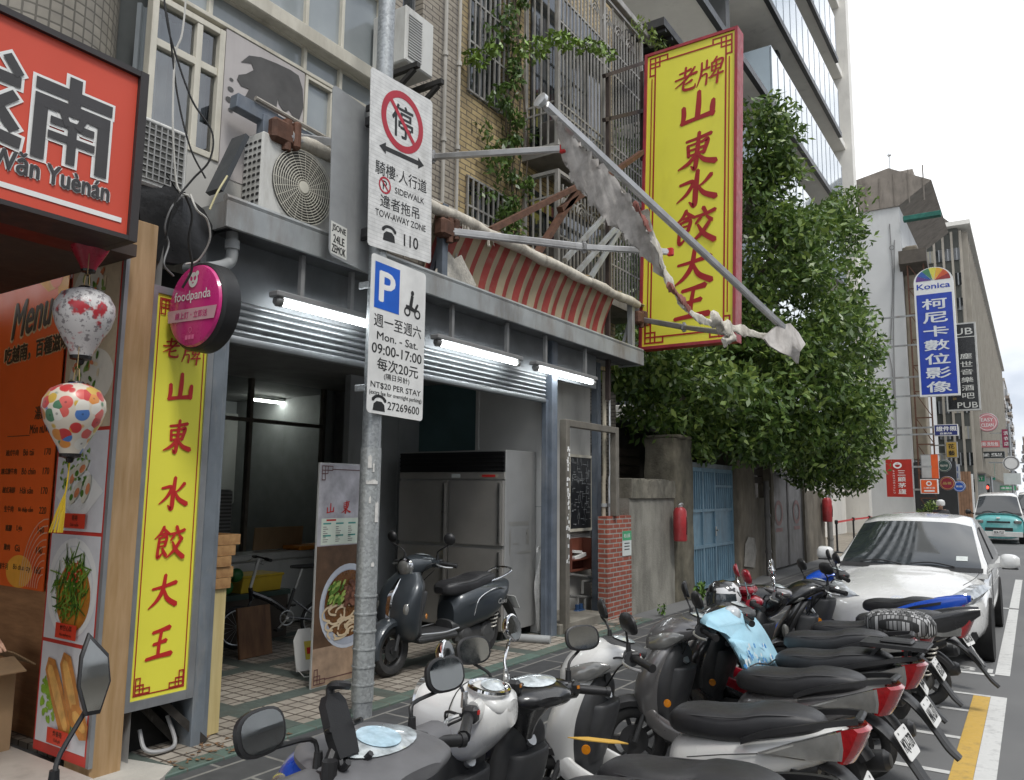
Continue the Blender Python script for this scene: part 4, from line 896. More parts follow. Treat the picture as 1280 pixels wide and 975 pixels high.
def dish(k, z0, z1):
	m = MB().use(photo_bg); w_ = W-.04; h_ = z1-z0; m.rect(FF, .02, z0-zb2, W-.02, z1-zb2, .004); F_ = Frame(FF(.02, z0-zb2, .0), FF.u, FF.v, FF.n); rnd = random.Random(k)
	o = .0055
	if k == 0:      # spring rolls with lettuce
		m.use(fm('lettuce', (.22, .38, .03), .4))
		for i in range(70): m.ell(F_, w_*(.08+.28*rnd.random()), h_*(.22+.40*rnd.random()), .012+.02*rnd.random(), .01+.015*rnd.random(), o+i*.00004, 7, rnd.random()*3)
		for i in range(40): m.ell(F_, w_*(.6+.3*rnd.random()), h_*(.18+.1*rnd.random()), .012+.02*rnd.random(), .01+.012*rnd.random(), o+.003+i*.00004, 7, rnd.random()*3)
		for i, (x0, y0, x1, y1_, wd) in enumerate(((.22, .78, .62, .18, .15), (.52, .86, .82, .3, .15), (.78, .40, .98, .22, .14))):
			m.use(fm('roll brown', (.50, .20, .045), .3)); m.stroke(F_, [(x0*w_, y0*h_, wd*w_*1.5), ((x0+x1)/2*w_, (y0+y1_)/2*h_, wd*w_*1.7), (x1*w_, y1_*h_, wd*w_*1.5)], o+.006+i*.002, 5)
			m.use(fm('roll gold', (.66, .36, .10), .3)); m.stroke(F_, [(x0*w_, y0*h_-.02, wd*w_*.7), ((x0+x1)/2*w_, (y0+y1_)/2*h_, wd*w_*.9), (x1*w_, y1_*h_+.02, wd*w_*.6)], o+.007+i*.002, 5)
	elif k == 1:    # stir-fried greens on a plate
		m.use(fm('plate white', (.72, .72, .70), .03)); m.ell(F_, w_*.5, h_*.5, w_*.5, h_*.47, o); m.use(fm('plate shade', (.62, .63, .64), .03)); m.ring(F_, w_*.5, h_*.5, w_*.42, w_*.405, o+.001, 40, h_/w_*.95)
		m.use(fm('brown sauce', (.42, .16, .02), .3)); m.ell(F_, w_*.55, h_*.42, w_*.34, h_*.32, o+.002)
		gm = [fm('stem green', (.09, .20, .015), .4), fm('leaf green', (.035, .10, .012), .4), fm('pale stem', (.17, .29, .04), .3)]
		for i in range(150):
			m.use(gm[i % 3]); a = rnd.random()*6.3; r_ = rnd.random()**.6; x, y = w_*(.5+.33*r_*math.cos(a)), h_*(.53+.31*r_*math.sin(a)); th = 1.2+rnd.gauss(0, .7); l = .03+.06*rnd.random()
			m.stroke(F_, [(x-l*math.cos(th), y-l*math.sin(th), .008), (x+.01*rnd.random(), y, .011), (x+l*math.cos(th), y+l*math.sin(th), .007)], o+.003+i*.00006, 3, rnd=False)
		for i in range(12): m.use(fm('chilli', (.55, .03, .015))); m.ell(F_, w_*(.35+.35*rnd.random()), h_*(.5+.25*rnd.random()), .016, .006, o+.013+i*.0001, 8, rnd.random()*3)
		for i in range(14): m.use(fm('garlic', (.6, .5, .25))); m.ell(F_, w_*(.3+.4*rnd.random()), h_*(.4+.35*rnd.random()), .007, .005, o+.0145+i*.0001, 6)
	elif k == 2:    # summer rolls on a square dish
		m.use(fm('plate white', (.72, .72, .70), .03)); m.poly(F_, [(w_*.02, h_*.35), (w_*.55, h_*.08), (w_*.98, h_*.4), (w_*.45, h_*.72)], o)
		for i in range(60): m.use(gmx[i % 2]); m.ell(F_, w_*(.1+.55*rnd.random()), h_*(.42+.4*rnd.random()), .02, .01, o+.002+i*.00005, 8, rnd.random()*3)
		for i, (x, y, th) in enumerate(((.32, .52, .9), (.52, .62, .5), (.66, .42, 1.2), (.45, .38, .8))):
			m.use(fm('rice wrapper', (.62, .60, .50), .15)); m.ell(F_, w_*x, h_*y, .10, .04, o+.006+i*.0012, 24, th)
			m.use(fm('prawn', (.62, .22, .10), .3)); m.ell(F_, w_*x+.02, h_*y, .04, .024, o+.0066+i*.0012, 16, th); m.use(gmx[0]); m.ell(F_, w_*x-.045, h_*y-.03, .025, .02, o+.0068+i*.0012, 12, th)
	else:           # noodle bowls
		m.use(fm('table beige', (.52, .43, .30), .1)); m.rect(F_, .0, 0, w_, h_, o)
		for (x, y, rx_, ry_) in ((.35, .78, .75, .34), (.55, .30, .55, .26)):
			m.use(fm('bowl rim', (.66, .63, .55), .05)); m.ell(F_, w_*x, h_*y*.9, min(w_*rx_, w_*min(x, 1-x)), h_*ry_*.6, o+.001)
		for i in range(90): m.use((gmx+[fm('shrimp', (.60, .20, .09), .3), fm('noodle', (.66, .56, .38), .1)])[i % 4]); m.ell(F_, w_*(.12+.6*rnd.random()), h_*(.1+.75*rnd.random()), .03, .015, o+.003+i*.00005, 8, rnd.random()*3)
	if k < 3:
		m.use(fm('tag red', (.60, .045, .02), .04)); m.rect(F_, w_*.30, h_*.03, w_*.72, h_*.03+.095, o+.018); m.use(fm('tag dark', (.08, .02, .01)))
		m.text(F_, ('炸春捲', '炒空心菜', '春捲')[k], w_*.51, h_*.03+.068, .034, None, .02, o+.019); m.text(F_, ('Chả giò', 'Rau muống xào', 'Gỏi cuốn')[k], w_*.51, h_*.03+.026, .026, None, .01, o+.019)
	m.build('photograph', None, t)
gmx = [fm('herb green', (.07, .18, .02), .4), fm('pale herb', (.22, .34, .08), .3)]
for k in range(4): dish(k, zz[k]+.012, zz[k+1]-.012)
# ------------------------------------------------------------------ the old yard wall beside the restaurant
XW_ = XF-.02
def prel(y): return y
yb0 = PX(757, 700, XF).y; yb1 = PX(787, 700, XF).y
red_brick = brickmat('red bricks', 'YZX', (.34, .085, .05), (.25, .065, .042), (.33, .31, .28), .21, .068, .010, .5, .75, .5, .2)
red_brick2 = brickmat('red bricks on side', 'XZY', (.34, .085, .05), (.25, .065, .042), (.33, .31, .28), .21, .068, .010, .5, .75, .5, .2)
t = T('brick_pier', 'narrow red brick pier at the near end of the grey yard wall', 'pier', (XW_-.1, (yb0+yb1)/2, 0))
zt = PX(770, 645, XF).z
mb = MB().use(red_brick); mb.quad((XW_+.05, yb0, .02), (XW_+.05, yb1, .02), (XW_+.05, yb1, zt), (XW_+.05, yb0, zt)); mb.use(red_brick2)
mb.quad((XW_-.10, yb0, .02), (XW_+.05, yb0, .02), (XW_+.05, yb0, zt), (XW_-.10, yb0, zt)); mb.quad((XW_-.10, yb1, .02), (XW_+.05, yb1, .02), (XW_+.05, yb1, zt), (XW_-.10, yb1, zt))
mb.quad((XW_-.10, yb0, zt), (XW_+.05, yb0, zt), (XW_+.05, yb1, zt), (XW_-.10, yb1, zt)); mb.build('brickwork', None, t)
greenw = mat('green enamel plate', (.05, .36, .16), .4); platew = mat('pale plate', (.62, .66, .64), .5, 0, .06, 4, dirt=.15)
def door_plate(label, x, y, X_, w_, h_):
	p = PX(x, y, X_); F_ = FX(p.y, p.z, X_+.004); mb = MB(); mb.use(platew).slab(F_, -w_/2, -h_/2, w_/2, h_/2, 0, .006); mb.use(greenw).rect(F_, -w_/2, h_*.12, w_/2, h_/2, .0075)
	mb.use(whiteprint); mb.text(F_, '松山區', 0, h_*.31, h_*.16, w_*.7, .01, .009); mb.use(blackprint); [mb.rect(F_, -w_*.3, h_*(.02-.12*i), w_*.28, h_*(-.02-.12*i), .0075) for i in range(3)]
	o = mb.build('address_plate'); o['label'] = label; o['category'] = 'plate'
door_plate('green and white enamel plate on the red brick pier', 783, 679, XW_+.05, .30, .36)
door_plate('green and white enamel plate on the tall mossy pillar by the blue gate', 862, 602, XF+.01, .26, .40)
# rough grey wall, its coping and the crumbling pillar
rough = mat('pebbled grey cement', (.27, .26, .225), .92, 0, .18, 2.5, .9, 38, dirt=.5, dscale=1.8, dcol=(.05, .046, .036))
yw0, yw1 = yb1+.003, PX(843, 690, XF).y
t = T('yard_wall', 'pebbled grey cement wall with a chipped coping between brick pier and mossy pillar', 'wall', (XF-.1, (yw0+yw1)/2, 0))
zc = 1.72
def rough_slab(mb, X0, y0, y1, z0, z1, amp=.012, th=.2, seed=1, ny=26, nz_=18, top_amp=0.):
	rn = random.Random(seed); V = []; fs = []
	for i in range(ny+1):
		for j in range(nz_+1):
			zz_ = z0+(z1-z0)*j/nz_; 
			if j == nz_: zz_ += rn.uniform(-top_amp, top_amp)
			V.append((X0+rn.uniform(-amp, amp), y0+(y1-y0)*i/ny, zz_))
	f = lambda i, j: i*(nz_+1)+j
	for i in range(ny):
		for j in range(nz_): fs.append((f(i, j), f(i+1, j), f(i+1, j+1), f(i, j+1)))
	o = len(V)
	for i in range(ny+1): V.append((X0-th, y0+(y1-y0)*i/ny, V[f(i, nz_)][2]))
	for i in range(ny): fs.append((f(i, nz_), f(i+1, nz_), o+i+1, o+i))
	for i, e in ((0, 0), (ny, 1)):
		b = len(V); V.append((X0-th, y0 if not e else y1, z0)); fs.append(tuple([f(i, j) for j in range(nz_+1)]+[o+i, b]))
	mb.add(V, fs, True)
mb = MB(); rough_slab(mb, XF, yw0, yw1, .0, zc, .006); mb.build('wall_body', rough, t)
mb = MB(); rough_slab(mb, XF+.035, yw0, yw1, zc+.002, PX(800, 600, XF).z, .012, .28, 5, 30, 4, .028); mb.build('coping', mat('chipped mossy coping', (.20, .185, .15), .9, 0, .3, 7, .9, 30, dirt=.6, dscale=3, dcol=(.045, .045, .03)), t)
mossy = mat('mossy crumbling concrete', (.15, .135, .10), .92, 0, .35, 4, 1., 26, dirt=.62, dscale=2.4, dcol=(.028, .027, .02))
def pillar(label, y0, y1, X0, z1, th=.5, cap=True, m=mossy, seed=3):
	t = T('gate_pillar', label, 'pillar', (X0-th/2, (y0+y1)/2, 0))
	rn = random.Random(seed); rings = []; n = 10
	for k in range(15):
		z = z1*k/14; r_ = []
		base = [(X0-th, y0), (X0-th/2, y0), (X0-.03, y0), (X0, y0+.03), (X0, (y0+y1)/2), (X0, y1-.03), (X0-.03, y1), (X0-th/2, y1), (X0-th, y1)]
		for x, y in base: r_.append((x+rn.uniform(-.018, .018), y+rn.uniform(-.018, .018), z))
		rings.append(r_)
	mb = MB(); mb.loft(rings, True, True); mb.build('shaft', m, t, ang=60)
	if cap:
		mb = MB(); mb.box((X0-th/2, (y0+y1)/2, z1+.035), (th+.08, (y1-y0)*.74, .07), None, .025); mb.build('capstone', mossy, t)
z1 = PX(845, 548, XF).z
yp0, yp1 = yw1+.004, PX(866, 690, XF).y
pillar('tall mossy pillar with a capstone, left of the blue gate', yp0, yp1, XF+.03, z1, .55)
# blue gate, set a little back
XG = XF-.12; yg0, yg1 = yp1+.01, PX(915, 650, XG).y
zg = PX(890, 586, XG).z; zg0 = .06
bluem = mat('faded blue gate paint', (.16, .27, .35), .5, .15, .12, 3, dirt=.45, dscale=5, dcol=(.09, .12, .14))
t = T('steel_gate', 'faded blue sheet steel gate with ribbed panels between two old pillars', 'gate', (XG, (yg0+yg1)/2, 0))
FG = FX(yg0, zg0, XG); Wg, Hg = yg1-yg0, zg-zg0
mb = MB(); mb.slab(FG, 0, 0, Wg, Hg, -.03, 0); mb.build('sheet', bluem, t)
mb = MB()
for a in (0, Wg*.30, Wg*.56, Wg-.06): mb.slab(FG, a, 0, a+.06, Hg, .001, .035)
for b, h_ in ((0, .06), (Hg*.33, .06), (Hg*.63, .05), (Hg-.07, .07)):
	for a0, a1 in ((.0605, Wg*.30-.0005), (Wg*.30+.0605, Wg*.56-.0005), (Wg*.56+.0605, Wg-.0605)): mb.slab(FG, a0, b, a1, b+h_, .001, .032)
mb.slab(FG, Wg*.56+.0605, Hg*.84, Wg-.0605, Hg*.86, .001, .032); mb.build('gate_frame', bluem, t)
mb = MB()
for a0, a1 in ((.08, Wg*.30), (Wg*.30+.08, Wg*.56), (Wg*.56+.08, Wg-.08)):
	n = max(3, int((a1-a0)/.11))
	for i in range(n):
		a = a0+(a1-a0)*i/n; mb.slab(FG, a, .065, a+.035, Hg*.33-.005, .001, .024)
mb.build('lower_ribs', bluem, t)
mb = MB()
for a0, a1 in ((.08, Wg*.30), (Wg*.30+.08, Wg*.56), (Wg*.56+.08, Wg-.08)):
	n = max(3, int((a1-a0)/.11))
	for i in range(n): a = a0+(a1-a0)*i/n; mb.slab(FG, a, Hg*.63+.055, a+.035, Hg-.075, .001, .024)
mb.build('upper_ribs', bluem, t)
mb = MB(); mb.slab(FG, Wg*.56-.01, Hg*.42, Wg*.56+.05, Hg*.50, .036, .05); mb.cyl(FG(Wg*.56+.02, Hg*.47, .05), FG(Wg*.56+.02, Hg*.47, .09), .018); mb.build('lock', steel, t)
mb = MB(); mb.slab(FG, -.02, Hg+.002, Wg+.02, Hg+.09, -.15, .04); mb.build('lintel', mat('grey blue lintel', (.20, .23, .24), .8, 0, .2, 4, .3, 40, dirt=.5), t)
y2 = PX(944, 650, XF).y
pillar('broad stained pillar with a pale patch, right of the blue gate', yg1+.02, y2, XF+.02, PX(925, 560, XF).z, .45, False, mat('stained brown cement', (.175, .15, .115), .9, 0, .25, 2, .5, 40, dirt=.55, dcol=(.05, .042, .032)), 9)
pf = FX((yg1+y2)/2, .55, XF+.045); mb = MB(); mb.prism(pf, [(-.42, -.22), (.3, -.3), (.46, .05), (.34, .32), (-.1, .36), (-.3, .22)], 0, .008)
o = mb.build('cement_patch', mat('pale cement patch', (.27, .255, .23), .9, 0, .2, 8, .5, 50, dirt=.3)); o['label'] = 'pale cement patch low on the broad stained pillar'; o['category'] = 'patch'
# second stretch: wall, pipe, grey metal doors, end wall
yd0, yd1 = PX(970, 660, XF).y, PX(1008, 660, XF).y; ye2 = PX(1034, 670, XF).y
t = T('yard_wall', 'stained brown far wall with boards above, holding the grey double doors', 'wall', (XF-.1, (y2+ye2)/2, 0))
brn = mat('brown stained render', (.165, .145, .115), .9, 0, .25, 2, .5, 40, dirt=.55, dcol=(.045, .04, .03))
mb = MB(); rough_slab(mb, XF-.06, y2+.003, yd0-.25, 0, 1.72, .006, .2, 21); mb.build('wall_section', brn, t)
mb = MB(); rough_slab(mb, XF-.02, yd0-.247, yd0-.003, 0, 2.5, .01, .3, 22, 5); mb.build('door_post', brn, t)
mb = MB(); rough_slab(mb, XF-.02, yd1+.003, yd1+.25, 0, 2.4, .01, .3, 23, 5); mb.build('door_post', brn, t)
mb = MB(); rough_slab(mb, XF-.05, yd1+.253, ye2, 0, 1.9, .006, .2, 24); mb.build('wall_section', brn, t)
board = woodmat('weathered dark boards', '4a4037', '2c2621', (3, 3, 26))
mb = MB(); [mb.ab((XF-.25, y2, 2.05+i*.17), (XF-.2, ye2, 2.2+i*.17)) for i in range(5)]; mb.build('boards', board, t)
t = T('metal_double_door', 'grey sheet metal double doors with a faint red stencil, at the far end of the wall', 'door', (XF-.08, (yd0+yd1)/2, 0))
dm = mat('dull grey sheet metal', (.20, .19, .185), .5, .45, .15, 2, dirt=.35, dcol=(.08, .07, .065))
ymid = (yd0+yd1)/2
for a0, a1 in ((yd0+.01, ymid-.012), (ymid+.012, yd1-.01)):
	F_ = FX(0, 0, XF-.09); mb = MB(); mb.slab(F_, a0, .06, a1, 2.28, -.04, 0)
	mb.slab(F_, a0+.01, .07, a0+.05, 2.27, .001, .018); mb.slab(F_, a1-.05, .07, a1-.01, 2.27, .001, .018); mb.build('door_leaf', dm, t)
mb = MB().use(mat('faint red stencil', (.26, .13, .12), .6)); 
for i, yy in enumerate((yd0+.6, yd1-.65)): mb.ring(FX(yy, 1.35, XF-.085), 0, 0, .36, .24, .004, 24, .85); mb.rect(FX(yy, 1.35, XF-.085), -.3, -.45, .3, -.36, .004)
mb.build('stencil', None, t)
for y_, z_, r_, nm in ((PX(955, 650, XF).y, 2.1, .06, 'dark'), (ye2+.05, 2.2, .08, 'grey')):
	mb = MB(); mb.tube([(XF+.08, y_, 0), (XF+.07, y_, z_)], r_, 10)
	for z in (.5, 1.3, 1.9): mb.cyl((XF+.08, y_, z), (XF+.08, y_, z+.06), r_+.015, seg=10)
	o = mb.build('drain_pipe', mat(nm+' pipe paint', (.12, .115, .11) if nm == 'dark' else (.22, .215, .20), .6, 0, .2, 5, dirt=.4)); o['category'] = 'pipe'
	o['label'] = 'thin dark drain pipe on the brown wall, before the grey doors' if nm == 'dark' else 'thick grey pipe standing at the far corner of the yard wall'
# house behind the wall
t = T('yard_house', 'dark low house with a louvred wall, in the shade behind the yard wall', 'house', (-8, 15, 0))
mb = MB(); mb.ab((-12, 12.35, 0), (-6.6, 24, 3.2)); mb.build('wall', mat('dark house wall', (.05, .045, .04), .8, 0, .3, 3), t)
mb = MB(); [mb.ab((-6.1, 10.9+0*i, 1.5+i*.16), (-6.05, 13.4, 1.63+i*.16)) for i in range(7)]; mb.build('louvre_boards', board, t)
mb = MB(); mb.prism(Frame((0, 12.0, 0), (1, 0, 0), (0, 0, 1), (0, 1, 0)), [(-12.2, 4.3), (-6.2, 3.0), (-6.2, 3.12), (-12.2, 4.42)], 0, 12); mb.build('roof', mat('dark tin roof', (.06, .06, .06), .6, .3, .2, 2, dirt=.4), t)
# two wrapped red fire extinguishers
def extinguisher(label, x, y0, y1_, X_, w_):
	p0, p1 = PX(x, y1_, X_), PX(x, y0, X_); h_ = (p1-p0).length; r_ = w_/2; c = Vector((X_+r_+.01, p0.y, p0.z))
	t = T('fire_extinguisher', label, 'extinguisher', c)
	mb = MB(); mb.lathe([(r_*.9, 0), (r_, .02), (r_*1.02, h_*.5), (r_, h_*.86), (r_*.75, h_*.95), (r_*.3, h_*.99)], c, (0, 0, 1), 20); mb.build('cover', mat('red vinyl cover', (.36, .035, .04), .35, 0, .25, 7, .4, 14, dirt=.2, dcol=(.5, .25, .24)), t)
	mb = MB(); mb.tube([c+Vector((r_*.6, 0, h_*.9)), c+Vector((r_*1.04, .0, h_*.6)), c+Vector((r_*1.02, -.01, h_*.2))], .012, 6, 4); mb.build('strap', mat('dark strap', (.06, .02, .02), .5), t)
	mb = MB(); mb.tube([c+Vector((0, -.05, h_*.96)), c+Vector((.02, -.06, h_*1.06)), c+Vector((.02, .06, h_*1.08)), c+Vector((0, .06, h_*.97))], .016, 6, 4); mb.cyl(c+Vector((0, 0, h_*.95)), c+Vector((0, 0, h_*1.05)), .03); mb.build('handle', alu, t)
extinguisher('red covered fire extinguisher hung on the mossy pillar left of the blue gate', 842, 633, 676, XF+.05, .22)
extinguisher('red covered fire extinguisher hung at the far end of the yard wall', 1028, 622, 652, XF-.03, .27)
# weeds at the foot of the wall
def weed(label, x, y, r_, n, seed):
	p = PZ(x, y, .02); p.x = max(p.x, XF+.06); rn = random.Random(seed); t = T('weed', label, 'plant', p, 'weeds along the foot of the yard wall')
	mb = MB()
	for i in range(n):
		a = rn.random()*6.28; l = r_*(.4+.6*rn.random()); q = p+Vector((abs(math.cos(a))*l*.5, math.sin(a)*l, r_*1.2*rn.random())); d = Vector((rn.uniform(-1, 1), rn.uniform(-1, 1), .6)).normalized()*r_*.28; s_ = d.cross(Vector((0, 0, 1))).normalized()*r_*.12
		mb.quad(q-d, q+s_, q+d, q-s_)
	mb.build('leaves', mat('weed leaves', (.09, .17, .03), .6, 0, .4, 20), t)
	mb = MB(); [mb.tube([p, p+Vector((.02, rn.uniform(-.1, .1), r_*.9))], .004, 4) for i in range(3)]; mb.build('stems', mat('weed stems', (.10, .12, .04), .7), t)
weed('small weed at the foot of the pebbled wall', 826, 768, .13, 40, 1); weed('leafy weed clump at the foot of the mossy pillar', 872, 748, .22, 110, 2)
# ------------------------------------------------------------------ the big fig tree
leafm, n, b = _new('fig leaves'); _M['fig leaves'] = leafm
oi = n.nodes.new('ShaderNodeAttribute'); oi.attribute_name = 'tone'
cr = n.nodes.new('ShaderNodeValToRGB'); e = cr.color_ramp.elements; e[0].position = 0; e[0].color = (.038, .08, .018, 1); e[1].position = 1; e[1].color = (.25, .34, .075, 1)
m_ = e.new(.55); m_.color = (.11, .19, .04, 1)
n.links.new(oi.outputs['Fac'], cr.inputs[0]); n.links.new(cr.outputs[0], b.inputs['Base Color']); b.inputs['Roughness'].default_value = .38; b.inputs['Specular IOR Level'].default_value = .6
tr_ = n.nodes.new('ShaderNodeBsdfTranslucent'); n.links.new(cr.outputs[0], tr_.inputs[0]); ms_ = n.nodes.new('ShaderNodeMixShader'); ms_.inputs[0].default_value = .25
n.links.new(b.outputs[0], ms_.inputs[1]); n.links.new(tr_.outputs[0], ms_.inputs[2]); n.links.new(ms_.outputs[0], n.nodes['Material Output'].inputs[0])
def leaf_mesh(name, clumps, parent, size=.075, seed=1, m=None, tone=(0, 1), droop=.4, label=None):
	"""clumps: (centre, radius, count). Every leaf is a folded pair of small faces."""
	rng = np.random.default_rng(seed); C_ = []; TN = []; UPN = []
	for c, r_, k in clumps:
		d = rng.normal(size=(k, 3)); d /= np.linalg.norm(d, axis=1)[:, None]; rad_ = r_*(.35+.65*rng.random(k)**.45)
		C_.append(np.array(c)+d*rad_[:, None]*np.array((1, 1, .75))); TN.append(np.clip(rng.normal(.5, .30, k)+rng.normal(0, .10), 0, 1)); UPN.append(d)
	P = np.concatenate(C_); TN = tone[0]+(tone[1]-tone[0])*np.concatenate(TN); U = np.concatenate(UPN); k = len(P)
	ax = rng.normal(size=(k, 3))+U*.8; ax[:, 2] -= droop; ax /= np.linalg.norm(ax, axis=1)[:, None]
	nn = rng.normal(size=(k, 3))*.75+U*.5; nn[:, 2] += .8; sd = np.cross(ax, nn); sd /= np.linalg.norm(sd, axis=1)[:, None]; up = np.cross(sd, ax)
	s_ = size*(.65+.7*rng.random(k))[:, None]
	v = np.stack([P-ax*s_, P+sd*s_*.42-up*s_*.1, P+ax*s_, P-sd*s_*.42-up*s_*.1, ], 1)
	me = bpy.data.meshes.new(name); me.vertices.add(k*4); me.vertices.foreach_set('co', v.reshape(-1))
	me.loops.add(k*4); me.loops.foreach_set('vertex_index', np.arange(k*4)); me.polygons.add(k); me.polygons.foreach_set('loop_start', np.arange(k)*4); me.update()
	at = me.attributes.new('tone', 'FLOAT', 'FACE'); at.data.foreach_set('value', TN)
	me.materials.append(m or leafm); o = bpy.data.objects.new(name, me); COL.objects.link(o); o.parent = parent
	o.location = -PMAT[parent.name].translation; PMAT[o.name] = PMAT[parent.name]
	if label: o['label'] = label
	return o
tr = T('fig_tree', 'big spreading fig tree overhanging the yard wall and hiding the tower foot', 'tree', (-6.4, 16.5, 0))
rng = random.Random(11); clumps = []
def crown(x, y, Y, r_, n, kx=1., kz=.8, cs=.55):
	"""a lobe of the crown: n clumps of leaves in its shell"""
	c = PY(x, y, Y)
	for i in range(n):
		d = Vector((rng.gauss(0, 1), rng.gauss(0, 1), rng.gauss(0, 1))).normalized(); q = r_*(.45+.55*rng.random()**.5)
		clumps.append((tuple(c+Vector((d.x*q*kx, d.y*q, d.z*q*kz))), cs*rng.uniform(.6, 1.15), int(90*rng.uniform(.6, 1.3))))
for args in ((850, 495, 13.2, 1.2, 34, 1, .55), (800, 465, 12.6, .8, 20, 1, .6), (900, 460, 15, 1.8, 50), (950, 490, 16.5, 1.8, 50), (990, 470, 17.5, 1.7, 46), (1030, 535, 18.5, 1.25, 40), (1062, 545, 20, .85, 22), (1055, 590, 21, .65, 14, 1, .6),
			 (960, 400, 16.5, 1.9, 50), (1000, 375, 18.5, 1.55, 44), (1028, 300, 19.5, .9, 24), (1050, 272, 20, .45, 9), (1030, 440, 19, 1.15, 30), (960, 320, 16.5, 1.4, 34), (950, 250, 16, .95, 24, .8, 1.), (957, 190, 15.8, .62, 16, .7, 1.1), (960, 150, 15.6, .4, 8, .7, 1.2),
			 (905, 530, 15, 1.05, 26, 1, .5), (970, 550, 17, 1.15, 26, 1, .5), (1025, 585, 20, .75, 16, 1, .5), (780, 400, 14.5, 1.3, 24), (780, 300, 14.5, 1.2, 20), (790, 210, 14.5, 1.0, 14), (850, 420, 15.5, 1.9, 30), (1062, 510, 20.5, .7, 16), (1050, 470, 20, .6, 10)):
	crown(*args)
leaf_mesh('crown', clumps, tr, .082, 5)
bark = mat('grey fig bark', (.10, .085, .065), .9, 0, .3, 4, .8, 20)
mb = MB()
base = Vector((-6.4, 16.5, 0)); top = base+Vector((.2, .2, 3.2))
mb.tube([base, base+Vector((.1, .1, 1.6)), top], [.42, .32, .3], 14, 3); mb.build('trunk', bark, tr)
for (x, y, Y) in ((850, 500, 13.2), (900, 470, 15), (960, 500, 16.5), (1010, 470, 17.5), (1055, 545, 18.5), (970, 390, 16.5), (1035, 300, 19.5), (975, 300, 16.5), (960, 180, 15.8), (1075, 440, 19), (1070, 590, 20.5)):
	e_ = PY(x, y, Y); m1 = top.lerp(e_, .45)+Vector((0, 0, .4)); mb = MB(); mb.tube([top-Vector((0, 0, .3)), m1, e_], [.16, .09, .03], 8, 4); mb.build('limb', bark, tr)
# a few bare-ish sprays sticking out of the crown
spr = []
for (x, y, Y) in ((1095, 520, 20), (1088, 560, 20), (1080, 605, 21), (1065, 450, 20), (1060, 385, 19.5), (1062, 310, 20), (1062, 250, 20), (1045, 250, 20), (978, 165, 15.8), (980, 215, 16), (990, 265, 16.5), (1085, 490, 20), (880, 560, 14), (930, 567, 15.5), (800, 515, 12.6), (775, 475, 12.3)):
	c = PY(x, y, Y)
	for i in range(6): spr.append((tuple(c+Vector((rng.uniform(-.3, .3), rng.uniform(-.3, .3), rng.uniform(-.2, .2)))), .2, 26))
leaf_mesh('outer_sprays', spr, tr, .07, 8, tone=(.35, 1))
# creeper on the facade and its light green shoot
cp = T('creeper', 'creeping vine with a light green shoot, climbing the yellow tiles beside the cages', 'vine', (XV+.1, 8.7, 3.9))
cl = []
for i in range(60):
	y = -20+i*6.5; x = 640+10*math.sin(i*.5)+rng.gauss(0, 8); q = PX(x, y, -5.72); cl.append((tuple(q), .15*rng.uniform(.6, 1.4), 30))
for i in range(16): q = PX(rng.uniform(600, 650), rng.uniform(140, 300), -5.78); cl.append((tuple(q), .14, 16))
leaf_mesh('foliage', cl, cp, .05, 3, tone=(.05, .75), droop=1.2)
mb = MB()
for k in range(5): mb.tube([PX(638+k*4+6*math.sin(j*1.1+k), 340-j*45, -5.78) for j in range(9)], .012, 5, 3)
mb.build('stems', mat('brown vine stems', (.09, .07, .05), .9), cp)
youngm = mat('young green leaves', (.17, .27, .045), .45, 0, .35, 9)
cl = []
for (x, y) in ((655, 62), (670, 55), (690, 48), (705, 55), (720, 58), (735, 55), (748, 60), (760, 68), (700, 45), (676, 66), (612, 65), (600, 78), (590, 70), (618, 60)): q = PX(x, y, -5.0 if x > 640 else -5.7); cl.append((tuple(q), .13, 34))
leaf_mesh('light_shoot', cl, cp, .055, 4, tone=(.4, 1.), m=youngm, label='light green leafy shoot')
cl = [(tuple(PX(x, y, -5.1)), .17, 34) for (x, y) in ((810, 45), (822, 52), (835, 58), (800, 30))]; leaf_mesh('roof_tuft', cl, cp, .05, 6, tone=(.7, 1))
# ------------------------------------------------------------------ the tall balconied tower
tw = T('apartment_tower', 'tall pale apartment tower with glass balconies rising behind the fig tree', 'building', (-11, 26, 0))
XT = -7.0; e0 = PX(1037, 153, XT); e1 = PX(1037, 243, XT); fl = e0.z-e1.z; yE = e0.y; zr = e0.z
paleslab = mat('pale render slab', (.74, .72, .67), .7, 0, .06, 1.5, dirt=.2, dcol=(.35, .33, .3)); darkrec = mat('dark recess wall', (.075, .078, .08), .6, 0, .2, 2)
railg = mat('balcony glass', (.42, .50, .56), .06, 0, .06, 1, coat=1)
darktile = brickmat('dark tower tiles', 'YZX', (.07, .072, .078), (.055, .057, .062), (.03, .03, .03), .6, .12, .01, .5, .5, .2, .1)
mb = MB(); mb.ab((-16, 17, 0), (XT-2.2, yE+2.4, 60)); mb.build('core_wall', darktile, tw)
mb = MB(); mb.ab((-16, yE+2.41, 0), (XT+.55, yE+3.2, 60)); mb.build('end_fin', paleslab, tw)
mb = MB(); mb.ab((-15.9, 24, 0), (XT-.4, yE+2.0, 3.6)); mb.build('podium', paleslab, tw)
